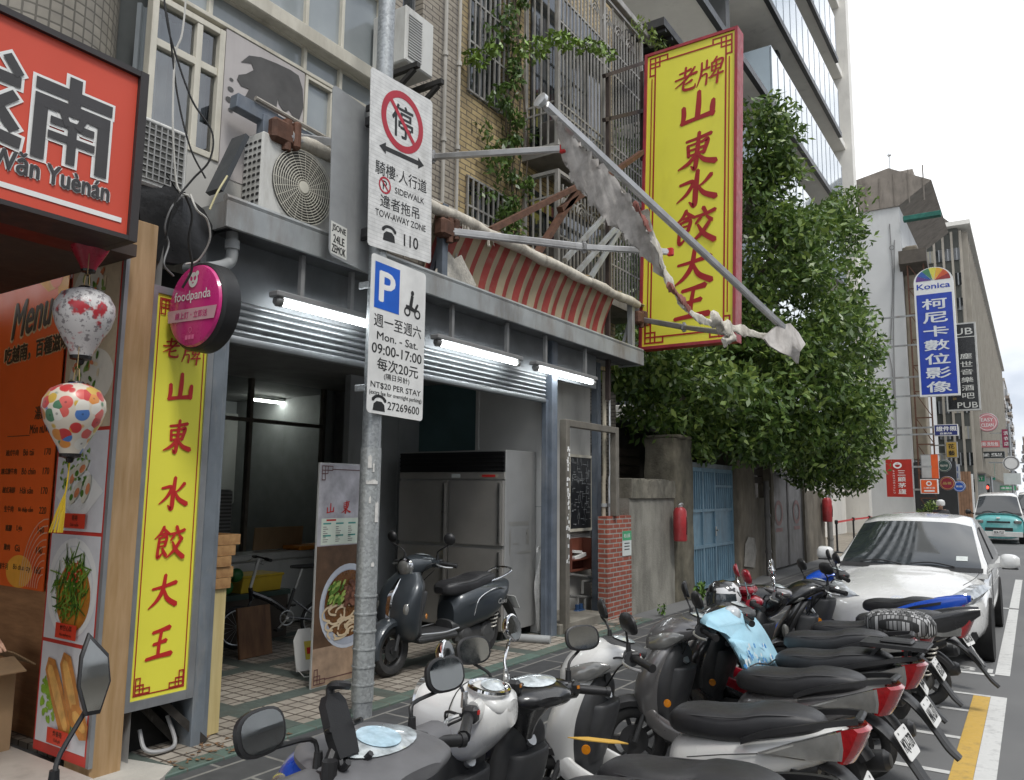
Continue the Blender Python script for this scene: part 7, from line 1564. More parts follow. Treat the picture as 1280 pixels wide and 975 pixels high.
# poster board with the noodle bowl
t = T('poster_board', 'upright poster board with a noodle soup photograph, red characters and a menu sheet', 'poster', (-5.48, 5.3, .04))
a = PZ(388, 862, .04); XPo = a.x; py0 = a.y; py1 = PX(442, 850, XPo).y+.22; pzt = PX(400, 578, XPo).z
tilt = (PX(400, 578, XPo).y-py0)
FPo = Frame((XPo, py0, .04), (0, 1, 0), (0, 0, 1), (1, 0, 0)); W, Hh = py1-py0, pzt-.04
mb = MB(); mb.slab(FPo, 0, 0, W, Hh, -.02, 0); mb.build('board', mat('board edge', (.5, .5, .48), .5), t)
mb = MB().use(mat('brown print ground', (.10, .055, .03), .5, 0, .4, 6)); mb.rect(FPo, .006, Hh*.17, W-.006, Hh*.62, .002); mb.use(mat('tan wood print', (.36, .25, .17), .5, 0, .25, 9)); mb.rect(FPo, .006, .006, W-.006, Hh*.17, .002); mb.use(mat('marbled grey print', (.42, .41, .44), .5, 0, .35, 5)); mb.rect(FPo, .006, Hh*.62, W-.006, Hh-.006, .002); mb.build('printed_ground', None, t)
mb = MB(); rn = random.Random(5)
cx, cy, rb = W*.56, Hh*.34, .36
F0_ = FPo
clipx = lambda x: max(.008, min(W-.008, x))
def cell(F, cx, cy, rx_, ry_, off, seg=36): mb.poly(F, [(clipx(cx+rx_*math.cos(2*math.pi*j/seg)), cy+ry_*math.sin(2*math.pi*j/seg)) for j in range(seg)], off)
mb.use(mat('bowl pale rim', (.55, .58, .64), .3)); cell(F0_, cx, cy, rb, rb*1.08, .004)
mb.use(mat('bowl shade', (.40, .43, .50), .3)); cell(F0_, cx, cy-.01, rb*.90, rb*.97, .0048)
mb.use(mat('broth', (.16, .07, .025), .25, 0, .3, 12)); cell(F0_, cx, cy+.02, rb*.84, rb*.86, .0056)
nood = mat('noodle print', (.66, .52, .34), .4, 0, .08)
for i in range(26):
	mb.use(nood); x, y = cx+rb*rn.uniform(-.6, .5), cy-rb*rn.uniform(.0, .66); th = rn.random()*6.3; rr = rn.uniform(.04, .09)
	mb.stroke(F0_, [(clipx(x+rr*math.cos(th+k*.7)*(1+.15*k)), y+rr*.8*math.sin(th+k*.7), .020) for k in range(5)], .0066+i*.0003, 4)
for i in range(40): mb.use(mat('beef print', (.13, .055, .035), .4, 0, .5, 25) if i % 3 else mat('beef light print', (.24, .11, .07), .4)); mb.ell(F0_, cx+rb*rn.uniform(-.15, .45), cy+rb*rn.uniform(.0, .6), .045, .024, .0148+i*.0002, 9, rn.random()*3)
for i in range(60): mb.use(mat('bok choy print', (.10, .20, .03), .4, 0, .4, 20) if i % 2 else mat('pale bok choy', (.32, .42, .10), .4)); mb.ell(F0_, clipx(cx+rb*rn.uniform(-.72, -.2)), cy+rb*rn.uniform(.1, .62), .03, .014, .0148+i*.0002, 8, rn.uniform(.3, 1.3))
mb.build('noodle_bowl_print', None, t)
mb = MB().use(redp)
brush(mb, FPo, '山', W*.20, Hh*.79, .105, .004, fat=1.1, gap=.0004); brush(mb, FPo, '東', W*.46, Hh*.795, .12, .004, fat=1.1, gap=.0004); mb.text(FPo, '牛肉', W*.84, Hh*.795, .11, .2, .02, .004); mb.build('lettering', None, t)
mb = MB().use(mat('menu sheet', (.62, .68, .58), .5)); mb.rect(FPo, W*.06, Hh*.625, W*.72, Hh*.745, .0045); mb.use(mat('sheet teal', (.06, .30, .26), .5))
for i in range(3): [mb.rect(FPo, W*(.09+.21*i), Hh*(.725-.055*j), W*(.22+.21*i), Hh*(.718-.055*j), .0055) for j in range(2)]
mb.use(mat('sheet grey print', (.25, .25, .22), .6)); [mb.rect(FPo, W*(.09+.21*i), Hh*(.708-.0095*j), W*(.13+.21*i+.05*rn.random()), Hh*(.704-.0095*j), .0055) for i in range(3) for j in range(8)]; mb.use(redp); mb.rect(FPo, W*.14, Hh*.733, W*.3, Hh*.741, .0056); mb.build('menu_sheet', None, t)
mb = MB().use(mat('dark border print', (.12, .05, .05), .5)); fret(mb, FPo, .03, Hh-.03, 1, -1, .13, .008, .0045); fret(mb, FPo, .03, .03, 1, 1, .13, .008, .0045); mb.line(FPo, [(.16, .06), (W-.03, .06)], .008, .0045); mb.line(FPo, [(.16, Hh-.06), (W-.03, Hh-.06)], .008, .0045); mb.build('border_print', None, t)
t2 = T('folding_stand', 'small white wire-legged folding sign leaning beside the poster board', 'stand', (-5.7, 5.0, .04))
a = PZ(384, 845, .04); mb = MB(); Ff = Frame(a, Vector((.25, 1, 0)).normalized(), Vector((-.22, 0, 1)).normalized(), (1, 0, .2)); mb.prism(Ff, [(-.10, .05), (.12, .05), (.12, .38), (.08, .44), (-.04, .44), (-.10, .34)], -.012, 0); mb.build('panel', white, t2)
mb = MB().use(mat('yellow label', (.62, .5, .08), .5)); mb.rect(Ff, -.0, .15, .10, .32, .002); mb.use(redp); mb.rect(Ff, .02, .2, .08, .26, .003); mb.build('printed_label', None, t2)
mb = MB(); mb.tube([Ff(-.1, .08, 0), Ff(-.12, 0, .12), Ff(.1, 0, .12), Ff(.12, .08, 0)], .005, 5); mb.build('wire_leg', white, t2)
# stack of wooden trays on a cream plank crate
a = PZ(252, 918, .04)
t = T('plank_crate', 'tall cream plank box standing behind the yellow board', 'box', (a.x-.2, a.y+.15, .04))
cxx, ty0 = -4.98, 3.68; zt_ = PX(262, 738, -5.05).z
crm = woodmat('cream grained plank', 'cdbd8c', 'b3a06c', (18, 18, 1.0))
mb = MB(); mb.ab((-5.55, ty0, .05), (-5.06, PX(283, 735, -5.06).y, zt_)); mb.build('planks', crm, t)
zz_ = zt_+.004; tw_ = woodmat('raw timber tray', 'b08a5c', '8a6540', (3, 14, 14)); rn = random.Random(4); yt1 = PX(286, 735, -5.06).y
for i in range(5):
	hgt = .075; dy = (.0, .02, -.01, .03, .07)[i]; dx = rn.uniform(-.02, .02)
	t = T('wooden_tray', ('bottom', 'second lowest', 'middle', 'second highest', 'topmost')[i]+' raw wooden tray of the stack on the cream plank box', 'tray', (-5.3, 3.8, zz_), 'stacked wooden trays')
	x0, x1, y0, y1_ = -5.58+dx, -5.03+dx, 3.62, yt1+dy; mb = MB(); mb.ab((x0, y0, zz_), (x1, y1_, zz_+.012)); mb.build('base', tw_, t)
	mb = MB(); [mb.ab(*q) for q in (((x0, y0, zz_+.0125), (x0+.018, y1_, zz_+hgt)), ((x1-.018, y0, zz_+.0125), (x1, y1_, zz_+hgt)), ((x0+.019, y0, zz_+.0125), (x1-.019, y0+.018, zz_+hgt)), ((x0+.019, y1_-.018, zz_+.0125), (x1-.019, y1_, zz_+hgt)))]; mb.build('rim', tw_, t); zz_ += hgt+.004
# chest freezer, boards, crates behind the bicycle
t = T('chest_freezer', 'white chest freezer under the partition window', 'freezer', (-6.7, 6.5, .04))
a = PX(338, 692, -8.3); b = PX(398, 692, -8.3); mb = MB(); mb.ab((-8.85, a.y-.9, .06), (-8.3, b.y+.4, a.z-.09), .02); mb.build('body', mat('dull white enamel', (.42, .43, .42), .4, 0, .05, 3, dirt=.2), t); mb = MB(); mb.ab((-8.86, a.y-.92, a.z-.086), (-8.28, b.y+.42, a.z), .02); fz_ = a.z; mb.build('lid', mat('dull white enamel'), t)
mb = MB(); mb.ab((-8.75, PX(368, 690, -8.5).y, fz_+.003), (-8.4, PX(398, 690, -8.5).y+.3, fz_+.06), .01); o = mb.build('orange_tray', mat('orange plastic', (.62, .22, .02), .5)); o['label'] = 'orange plastic tray lying on the white chest freezer'; o['category'] = 'tray'
mb = MB(); q1, q2 = PX(316, 675, -8.8), PX(376, 675, -8.8); mb.box((-8.78, (q1.y+q2.y)/2, fz_+.16), (.02, q2.y-q1.y, .30), Matrix.Rotation(.08, 3, 'Y')); o = mb.build('cardboard_sheet', kraft); o['label'] = 'brown cardboard sheet leaning on the partition behind the bicycle'; o['category'] = 'cardboard'
t = T('yellow_basket', 'yellow plastic basket on a dark box behind the bicycle', 'basket', (-6.9, 5.3, .6)); mb = MB(); k0, k1 = PX(300, 733, -7.75), PX(349, 733, -7.75); kz = PX(320, 740, -7.75).z; mb.prism(Frame((-8.1, k0.y, kz+.004), (1, 0, 0), (0, 0, 1), (0, 1, 0)), [(.03, 0), (.37, 0), (.4, .17), (0, .17)], 0, k1.y-k0.y); mb.build('tub', mat('yellow plastic', (.60, .42, .03), .5), t); mb = MB(); mb.ab((-8.12, k0.y-.02, kz+.176), (-7.68, k1.y+.02, kz+.205), .01); mb.build('rim', mat('yellow plastic'), t)
t = T('dark_box', 'dark green-edged box standing under the yellow basket', 'box', (-6.75, 5.2, .04)); mb = MB(); mb.ab((-8.15, k0.y-.5, .04), (-7.7, k1.y+.1, kz-.06)); mb.build('body', mat('dark brown box', (.05, .04, .032), .7), t); mb = MB(); mb.ab((-8.17, k0.y-.52, kz-.058), (-7.68, k1.y+.12, kz)); mb.build('top_band', mat('dark green band', (.03, .06, .05), .6), t)
mb = MB(); q = PZ(318, 822, .04); mb.box(q+Vector((-.06, .03, .26)), (.03, .42, .52), Matrix.Rotation(-.16, 3, 'Y')); o = mb.build('wooden_board', woodmat('old brown board', '7d5a3c', '573b27', (8, 8, 1.5))); o['label'] = 'old brown wooden board leaning behind the bicycle pedal'; o['category'] = 'board'
mb = MB(); rn = random.Random(9)
for i in range(14): mb.blob(Vector((-7.6, PX(282, 720, -7.6).y, PX(282, 725, -7.6).z))+Vector((rn.uniform(-.1, .1), rn.uniform(-.16, .16), rn.uniform(-.1, .14))), (.08, .09, .08), 10, 6)
o = mb.build('green_bag', mat('green plastic bag', (.02, .12, .03), .4, 0, .4, 9, .5, 20)); o['label'] = 'crumpled green plastic bag behind the wooden trays'; o['category'] = 'bag'
t = T('cooling_fan', 'grey louvred cooler standing inside behind the wooden trays', 'cooler', (-6.6, 4.4, .04)); a, b = PX(268, 668, -8.5), PX(293, 612, -8.5); mb = MB(); mb.ab((-8.85, a.y-.25, .04), (-8.5, b.y, b.z), .03); mb.build('case', mat('grey cooler case', (.24, .25, .25), .5), t); mb = MB(); [mb.ab((-8.498, a.y-.2, b.z-.08-i*.045), (-8.485, b.y-.04, b.z-.058-i*.045)) for i in range(14)]; mb.build('louvres', mat('dark louvres', (.09, .09, .09), .5), t)
# folding bicycle
t = T('bicycle', 'black small-wheeled folding bicycle parked inside behind the wooden trays', 'bicycle', (-7, 5.6, .04))
rw_, fw_ = PZ(400, 800, .04), PZ(293, 812, .04)
d = Vector((fw_.x-rw_.x, fw_.y-rw_.y, 0)); L_ = d.length; d.normalize(); s_ = Vector((-d.y, d.x, 0))
BI = Frame(Vector(((rw_.x+fw_.x)/2, (rw_.y+fw_.y)/2, .04)), d, (0, 0, 1), s_)
hb = .48; blackpaint = mat('black bike paint', (.012, .012, .014), .3, 0, .1, coat=.5)
def wheel(a):
	mb = MB(); c = BI(a, .235, 0); mb.tube([BI(a+.215*math.cos(q), .235+.215*math.sin(q), 0) for q in [2*math.pi*j/28 for j in range(29)]], .021, 8, cap=False); o = mb.build('wheel', rubber, t)
	mb = MB(); mb.tube([BI(a+.19*math.cos(q), .235+.19*math.sin(q), 0) for q in [2*math.pi*j/24 for j in range(25)]], .009, 6, cap=False); [mb.tube([BI(a, .235, 0), BI(a+.19*math.cos(q), .235+.19*math.sin(q), .012*(-1)**j)], .0018, 3) for j, q in enumerate([2*math.pi*j/16 for j in range(16)])]; mb.cyl(BI(a, .235, -.05), BI(a, .235, .05), .02, seg=8); mb.build('rim', alu, o)
wheel(-hb); wheel(hb)
mb = MB(); mb.tube([BI(-.08, .36), BI(.12, .50), BI(.34, .60)], .032, 8, 3); mb.tube([BI(-.08, .36), BI(-.16, .62)], .02, 8); mb.tube([BI(-.08, .30), BI(-hb, .235, .05)], .012, 6); mb.tube([BI(-.14, .5), BI(-hb, .235, .05)], .011, 6); mb.tube([BI(.34, .52), BI(.36, .66)], .026, 8); mb.build('frame', blackpaint, t)
mb = MB(); mb.tube([BI(.345, .52), BI(.42, .38, .05), BI(hb, .235, .05)], .013, 6); mb.build('fork', blackpaint, t)
mb = MB(); mb.tube([BI(.36, .66), BI(.28, .98)], .019, 8); mb.build('stem', alu, t)
mb = MB(); mb.tube([BI(.26, .99, -.26), BI(.28, 1.0, 0), BI(.26, .99, .26)], .012, 6); hbo = mb.build('handlebar', blackp, t); mb = MB(); [mb.cyl(BI(.26, .99, k*.16), BI(.245, .98, k*.29), .019, seg=10) for k in (-1, 1)]; mb.build('grips', blackp, hbo)
mb = MB(); [mb.tube([BI(.30, .98, k*.14), BI(.33, .95, k*.18), BI(.31, .93, k*.26)], .006, 5, 3) for k in (-1, 1)]; mb.build('brake_levers', alu, hbo)
mb = MB(); mb.tube([BI(-.16, .60), BI(-.24, .84)], .015, 8); mb.build('seat_post', alu, t)
mb = MB(); rr_ = []
for x, w_, h_ in ((-.40, .05, .02), (-.36, .075, .03), (-.28, .07, .03), (-.18, .03, .025), (-.10, .02, .018)): rr_.append([BI(x, .87+h_*math.sin(q), w_*math.cos(q)) for q in [2*math.pi*j/12 for j in range(12)]])
mb.loft(rr_); mb.build('saddle', blackp, t)
mb = MB(); mb.tube([BI(-.06+.08*math.cos(q), .30+.08*math.sin(q), .06) for q in [2*math.pi*j/20 for j in range(21)]], .008, 5, cap=False); mb.cyl(BI(-.06, .30, -.07), BI(-.06, .30, .07), .022, seg=10); mb.beam(BI(-.06, .30, .08), BI(.05, .20, .09), .02, .012); mb.beam(BI(-.06, .30, -.08), BI(-.17, .40, -.09), .02, .012); mb.build('crank', alu, t)
mb = MB(); mb.box(BI(.06, .19, .13), (.06, .09, .025)); mb.box(BI(-.18, .41, -.13), (.06, .09, .025)); mb.build('pedals', blackp, t)
# closed umbrella hung on the door jamb
t = T('umbrella', 'closed clear umbrella hanging by its handle beside the white wall panel', 'umbrella', (-5.2, 8.5, .3))
u0, u1 = PX(676, 700, -5.26), PX(675, 788, -5.3); mb = MB(); rr_ = []
for k in range(11):
	f = k/10; c = u0.lerp(u1, f); w_ = .02+.075*math.sin(min(1, f*2.2)*math.pi/2)*(1-.72*max(0, f-.35)/.65); rr_.append([c+Vector((math.cos(q)*w_*.6*(1+.25*math.sin(5*q)), math.sin(q)*w_*(1+.25*math.sin(5*q)), 0)) for q in [2*math.pi*j/20 for j in range(20)]])
mb.loft(rr_); mb.build('canopy', mat('milky clear plastic', (.62, .62, .60), .25, 0, .15, 9, .5, 20), t)
mb = MB(); mb.tube([u0+Vector((0, 0, -.02)), u0+Vector((0, 0, .1)), u0+Vector((0, -.03, .16)), u0+Vector((0, -.08, .15)), u0+Vector((0, -.09, .10))], .011, 8, 3); mb.build('handle', white, t)
mb = MB(); mb.rect(FX(8.2, .75, fx1+.0), 0, 0, .01, .01, -.5); mb.cyl(PZ(640, 797, .08), PZ(688, 800, .08), .05, seg=12); o = mb.build('grey_pipe', mat('grey plastic pipe')); o['label'] = 'grey plastic pipe lying on the tiles below the umbrella'; o['category'] = 'pipe'
# broken post, hose and debris under the yellow board
q = PX(215, 905, -5.02)
mb = MB(); mb.beam((-5.1, 3.28, .42), (-4.98, 3.62, .05), .07, .05); mb.beam((-5.2, 3.2, .4), (-5.12, 3.5, .05), .05, .05); o = mb.build('broken_post', mat('charred flaking timber', (.03, .026, .022), .9, 0, .4, 9, .6, 30, dirt=.25, dcol=(.6, .58, .55))); o['label'] = 'charred flaking timber leaning under the yellow board'; o['category'] = 'timber'
mb = MB(); mb.tube([(-5.1, 3.2, .2), (-5.02, 3.2, .09), (-4.97, 3.3, .065), (-5.02, 3.42, .08), (-5.1, 3.4, .25)], .014, 8, 6); o = mb.build('hose', mat('grey hose', (.3, .3, .3), .5)); o['label'] = 'grey hose looped in the gap under the yellow board'; o['category'] = 'hose'
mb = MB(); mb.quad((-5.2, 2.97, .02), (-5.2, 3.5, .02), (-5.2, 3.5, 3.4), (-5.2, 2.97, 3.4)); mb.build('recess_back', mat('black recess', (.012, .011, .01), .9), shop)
rn = random.Random(14); mb = MB()
for i in range(170):
	x, y = -4.62-abs(rn.gauss(0, .16)), 3.2+rn.random()*.9 if i < 90 else rn.uniform(8.9, 10.4); s_ = rn.uniform(.008, .03); a = rn.random()*3
	mb.quad(*[(x+s_*math.cos(a+k*1.57)*(1 if k % 2 else .5), y+s_*math.sin(a+k*1.57)*(1 if k % 2 else .5), .044+rn.random()*.008) for k in range(4)])
mb.build('leaf_litter', mat('dry leaf litter', (.16, .09, .045), .9, 0, .5, 30), kind='stuff', label=None)
# ------------------------------------------------------------------ scooters
def paint(name, col, coat=.8, rough=.3, metal=0., var=.05): return mat(name, col, rough, metal, var, 3, coat=coat, dirt=.12, dcol=(.10, .095, .09), streak=False)
whitep, silverp, blackg = paint('white body paint', (.66, .66, .64)), paint('silver grey paint', (.17, .165, .165), .8, .32, .5), paint('gloss black paint', (.010, .010, .011))
bluep, redpt, mblack, maroon = paint('bright blue paint', (.005, .075, .50)), paint('deep red paint', (.28, .008, .02)), paint('satin graphite paint', (.040, .048, .056), .35, .4, .3), paint('dark maroon paint', (.07, .018, .015))
spring = mat('pale spring steel', (.55, .53, .48), .4, .4)
def wheel_parts(root, x, xf, r_=.235, w_=.055, nm='wheel', fork=True):
	prof = [(r_*.64, -w_*.75), (r_*.72, -w_), (r_*.88, -w_*1.02), (r_*.96, -w_*.7), (r_, -w_*.25), (r_, w_*.25), (r_*.96, w_*.7), (r_*.88, w_*1.02), (r_*.72, w_), (r_*.64, w_*.75)]
	mb = MB(); mb.X = xf; mb.lathe(prof, (x, 0, r_), (0, 1, 0), 32, False); wl = mb.build(nm, rubber, root)
	mb = MB(); mb.X = xf; mb.lathe([(r_*.65, -w_*.7), (r_*.60, -w_*.5), (r_*.60, w_*.5), (r_*.65, w_*.7)], (x, 0, r_), (0, 1, 0), 28, False)
	for k in range(5): a = 2*math.pi*k/5; mb.beam((x, 0, r_), (x+r_*.61*math.cos(a), 0, r_+r_*.61*math.sin(a)), .03, .035, (0, 1, 0))
	mb.cyl((x, -.05, r_), (x, .05, r_), .035, seg=12); mb.lathe([(r_*.42, .03), (r_*.42, .036)], (x, 0, r_), (0, 1, 0), 24); mb.build('rim', mat('dark cast rim', (.035, .035, .036), .4, .3), wl)
	return wl
def arc_fender(xf, cx, cz, r_, a0, a1, hw, m, root, nm, lift=0.):
	mb = MB(); mb.X = xf; rings = []
	for i in range(13):
		a = R(a0+(a1-a0)*i/12); rings.append([(cx+math.cos(a)*(r_+d), y, cz+math.sin(a)*(r_+d)) for y, d in ((-hw, -.035), (-hw, .0), (-hw*.7, .022), (0, .032), (hw*.7, .022), (hw, .0), (hw, -.035), (hw*.6, .0), (0, .01), (-hw*.6, .0))])
	mb.loft(rings); mb.build(nm, m, root)
def scooter(label, x, y, heading, steer=0., style='modern', body=whitep, shield=None, cowl=None, dash=dgrey, tail=None, plate='', rack=False, mirror='oval', mh=.20, mspread=.30, name='scooter', cat_='scooter', group='scooters parked in the roadside bays', z0=0., seatm=vinyl, sc=1., mir=True, inner=dgrey, lean=0., mtilt=0., dsc=1.):
	shield, cowl, tail = shield or body, cowl or shield or body, tail or body
	t = T(name, label, cat_, (0, 0, 0), group); I = Matrix.Identity(4)
	S = Matrix.Translation((.40, 0, 0)) @ Matrix.Rotation(R(steer), 4, 'Z') @ Matrix.Translation((-.40, 0, 0))
	retro = style in ('retro', 'vespa')
	wheel_parts(t, -.63, I); wheel_parts(t, .66, S)
	arc_fender(S, .66, .235, .262, -10, 165 if retro else 150, .085 if retro else .07, shield if style != 'modern' else blackp, t, 'front_fender')
	mb = MB(); mb.X = S; [mb.tube([(.66, k*.075, .235), (.52, k*.06, .62)], .017, 8) for k in (-1, 1)]; mb.build('fork', dgrey, t)
	# leg shield and the inner panel behind it
	if style == 'vespa': K = [(.28, .42, .10, .06), (.36, .49, .20, .12), (.50, .53, .25, .13), (.68, .515, .265, .12), (.82, .46, .235, .10), (.93, .40, .13, .07)]
	elif style == 'sport': K = [(.36, .60, .05, .05), (.48, .60, .13, .08), (.62, .55, .19, .08), (.76, .47, .20, .07), (.88, .40, .13, .06)]
	else: K = [(.27, .43, .08, .05), (.35, .48, .15, .10), (.50, .505, .205, .135), (.66, .475, .24, .13), (.80, .42, .205, .105), (.90, .38, .12, .07)]
	mb = MB(); mb.secz(K, 28, 4, 2.3); so = mb.build('leg_shield', shield, t)
	mb = MB(); mb.secz([(z, xc-hx_*.62, hy*.84, hx_*.62) for z, xc, hy, hx_ in K[:-1]]+[(.88, .35, .10, .05)], 24, 4, 2.8); mb.secz([(.42, .40, .12, .06), (.56, .38, .145, .09), (.68, .35, .14, .10), (.735, .34, .135, .095), (.74, .34, .12, .08)], 24, 3, 3.2); mb.build('inner_panel', inner, t)
	mb = MB(); mb.cyl((.30, .0, .78), (.285, 0, .79), .032, seg=14); mb.build('key_lock', alu, t)
	mb = MB(); mb.lathe([(.026, 0), (.024, .008), (.002, .011)], (.34, .185, .52), (-.55, 1, 0), 14); mb.build('side_reflector', amber, t)
	mb = MB(); mb.X = S
	for k in (-1, 1): mb.tube([(.235, k*.21, 1.0), (.31, k*.19, 1.0), (.34, k*.12, .93), (.33, k*.07, .82), (.36, k*.05, .72)], .0055, 6, 5)
	mb.tube([(.235, .21, .99), (.30, .23, .95), (.32, .13, .86), (.36, .02, .74)], .005, 6, 5); mb.build('control_cables', blackprint, t)
	if style != 'vespa':
		mb = MB(); [mb.blob((.535 if k else .53, k*.165, .60), (.035, .05, .085), 12, 8) for k in (-1, 1)]
	else:
		mb = MB(); [mb.blob((.585, k*.185, .60), (.045, .045, .075), 14, 8) for k in (-1, 1)]
	mb.build('front_indicators', clear, t)
	if style == 'vespa':
		mb = MB(); mb.loft([[(xx+dx, yy*w_, z) for dx, yy in ((0, -1), (.014, -.7), (.014, .7), (0, 1))] for z, xx, w_ in ((.44, .635, .022), (.52, .652, .032), (.62, .650, .036), (.72, .630, .036), (.80, .572, .03), (.87, .512, .02))]); mb.build('chrome_strip', chrome, t)
	# headset
	mb = MB(); mb.X = S
	if style == 'retro':
		mb.secx([(.12, .97, .06, .05), (.17, .955, .125, .09), (.26, .93, .14, .14), (.38, .925, .14, .145), (.46, .945, .125, .122), (.49, .95, .115, .11)], 24, 4, 2.5)
	elif style == 'bare':
		mb.secz([(.70, .37, .06, .06), (.84, .34, .075, .075), (.94, .29, .13, .085), (.99, .26, .20, .08), (1.03, .24, .21, .07), (1.055, .235, .15, .045), (1.065, .23, .07, .02)], 24, 4, 2.6)
	elif style == 'vespa':
		mb.secx([(.14, 1.0, .06, .03), (.22, 1.0, .16, .055), (.32, .985, .15, .085), (.42, .965, .11, .10), (.47, .955, .095, .092)], 24, 4, 2.2)
	elif style == 'sport':
		mb.secx([(.14, 1.0, .08, .03), (.22, 1.0, .15, .05), (.32, .99, .165, .075), (.44, .95, .15, .085), (.56, .89, .10, .065), (.63, .85, .04, .03)], 24, 4, 2.3)
	else:
		mb.secx([(.10, .985, .10, .035), (.18, .99, .19, .06), (.30, .985, .195, .085), (.42, .95, .165, .095), (.52, .90, .10, .075), (.57, .87, .03, .03)], 24, 4, 2.4)
	mb.build('headset', cowl, t)
	D = S @ Matrix.Translation((.20, 0, 1.0)) @ Matrix.Diagonal((dsc, dsc, 1, 1)) @ Matrix.Translation((-.20, 0, -1.0))
	mb = MB(); mb.X = D; mb.secx([(.085, 1.0, .07, .02), (.12, 1.005, .145, .04), (.20, 1.02, .155, .048), (.29, 1.04, .13, .035), (.33, 1.05, .09, .012)], 22, 4, 2.4); mb.cyl((.22, -.23, 1.0), (.22, .23, 1.0), .042, seg=12); do = mb.build('dash', dash, t)
	mb = MB(); mb.X = D; rr_ = [[(.20-.062*s_*math.cos(q)+0, .105*s_*math.sin(q), 1.069+.016*(1-s_*s_)-.22*(-.062*s_*math.cos(q))*-1) for q in [2*math.pi*j/24 for j in range(24)]] for s_ in (1.0, .7, .35, .02)]; mb.loft(rr_, False)
	mb.build('gauge', mat('gauge lens', (.50, .55, .57), .05, .1, .35, 30, coat=1), do)
	mb = MB(); mb.X = S
	if style in ('retro', 'vespa'):
		cx = .487 if style == 'retro' else .468; rh = .095 if style == 'retro' else .085; mb.lathe([(rh+.012, -.02), (rh+.014, .01), (rh, .02)], (cx, 0, .962), (1, 0, -.12), 28, False); mb.build('headlight_ring', chrome, t); mb = MB(); mb.X = S; mb.lathe([(rh, .008), (rh*.85, .024), (rh*.5, .034), (.002, .037)], (cx, 0, .962), (1, 0, -.12), 24); mb.build('headlight', clear, t)
	elif style == 'bare': pass
	elif style == 'sport':
		for k in (-1, 1): m_ = MB(); m_.X = S; m_.secx([(.40, .935, .012, .01, k*.125), (.47, .91, .035, .028, k*.105), (.55, .88, .03, .03, k*.065), (.61, .86, .012, .012, k*.03)], 14, 4); m_.build('headlight', clear, t)
	else:
		for k in (-1, 1): m_ = MB(); m_.X = S; m_.secx([(.33, .955, .012, .012, k*.182), (.40, .935, .032, .045, k*.160), (.48, .905, .045, .055, k*.115), (.555, .88, .04, .04, k*.05)], 16, 4, 2.4); m_.build('headlight', clear, t)
	# bars
	for k in (-1, 1):
		mb = MB(); mb.X = S; g0, g1 = Vector((.205, k*.22, 1.005)), Vector((.155, k*.365, .985)); mb.cyl(g0, g1, .021, .020, 14); d_ = (g1-g0).normalized(); mb.cyl(g1, g1+d_*.02, .024, seg=12); mb.cyl(g0-d_*.01, g0+d_*.008, .028, seg=12); go = mb.build('handlebar_grip', blackp, t)
		mb = MB(); mb.X = S; mb.tube([(.245, k*.20, 1.0), (.275, k*.25, .99), (.255, k*.32, .975), (.21, k*.375, .97)], .0075, 6, 4); mb.build('brake_lever', alu, go)
		mb = MB(); mb.X = S; mb.box((.20, k*.215, 1.01), (.06, .045, .06), None, .012); sw = mb.build('switch_box', blackp, go)
		mb = MB(); mb.X = S; mb.box((.168, k*.215, 1.02), (.006, .014, .014)); mb.build('switch', redp if k > 0 else amber, sw)
		if mir:
			st = chrome if style == 'retro' else blackp; base = Vector((.23, k*.205, 1.03)); mc = Vector((.25, k*mspread, 1.03+mh))
			mb = MB(); mb.X = S; mb.cyl(base, base+Vector((0, 0, .055)), .016, .012, 10); mb.tube([base+Vector((0, 0, .04)), base+Vector((.015, k*.02, .09)), mc+Vector((.012, 0, -.05)), mc+Vector((.014, 0, 0))], .007, 8, 4); mo = mb.build('mirror', st, t)
			nrm = Vector((-1, -k*.14, .27+mtilt)).normalized(); uu = nrm.cross(Vector((0, 0, 1))).normalized(); vv = uu.cross(nrm)
			if mirror == 'round': sh = [(.056*math.cos(q), .056*math.sin(q)) for q in [2*math.pi*j/24 for j in range(24)]]
			elif mirror == 'kite': sh = [(-.012*k, .13), (.032, .075), (.040, -.0), (.022, -.075), (-.012, -.075), (-.040, 0), (-.036, .07)]
			else: sh = [(a_*.086, b_*.056) for a_, b_ in [(math.copysign(abs(math.cos(q))**.75, math.cos(q)), math.copysign(abs(math.sin(q))**.75, math.sin(q))) for q in [2*math.pi*j/24 for j in range(24)]]]
			P = lambda a_, b_, c_, s_: mc+uu*a_*s_+vv*b_*s_+nrm*c_
			mb = MB(); mb.X = S; mb.loft([[P(a_, b_, c_, s_) for a_, b_ in sh] for c_, s_ in ((.012, .97), (.009, 1.06), (-.004, 1.06), (-.022, .85), (-.032, .45))], True); mb.build('mirror_shell', chrome if (mirror == 'round' and style == 'retro') else blackp, mo)
			mb = MB(); mb.X = S; mb.add([P(a_, b_, .0135, .92) for a_, b_ in sh], [tuple(range(len(sh)))]); mb.build('mirror_glass', mirrorg, mo)
	# floor, body, seat
	mb = MB(); mb.box((.14, 0, .30), (.52, .37, .075), None, .03); mb.box((.14, 0, .342), (.44, .28, .012), None, .004); mb.build('floorboard', inner, t)
	if style != 'vespa':
		for k in (-1, 1): mb = MB(); mb.secx([(.50, .42, .02, .07, k*.165), (.36, .355, .025, .065, k*.185), (.12, .315, .022, .045, k*.19), (-.10, .335, .022, .05, k*.18), (-.24, .40, .015, .04, k*.165)], 14, 4, 2.6); mb.build('side_skirt', shield, t)
	big = 1.22 if style == 'vespa' else 1.0
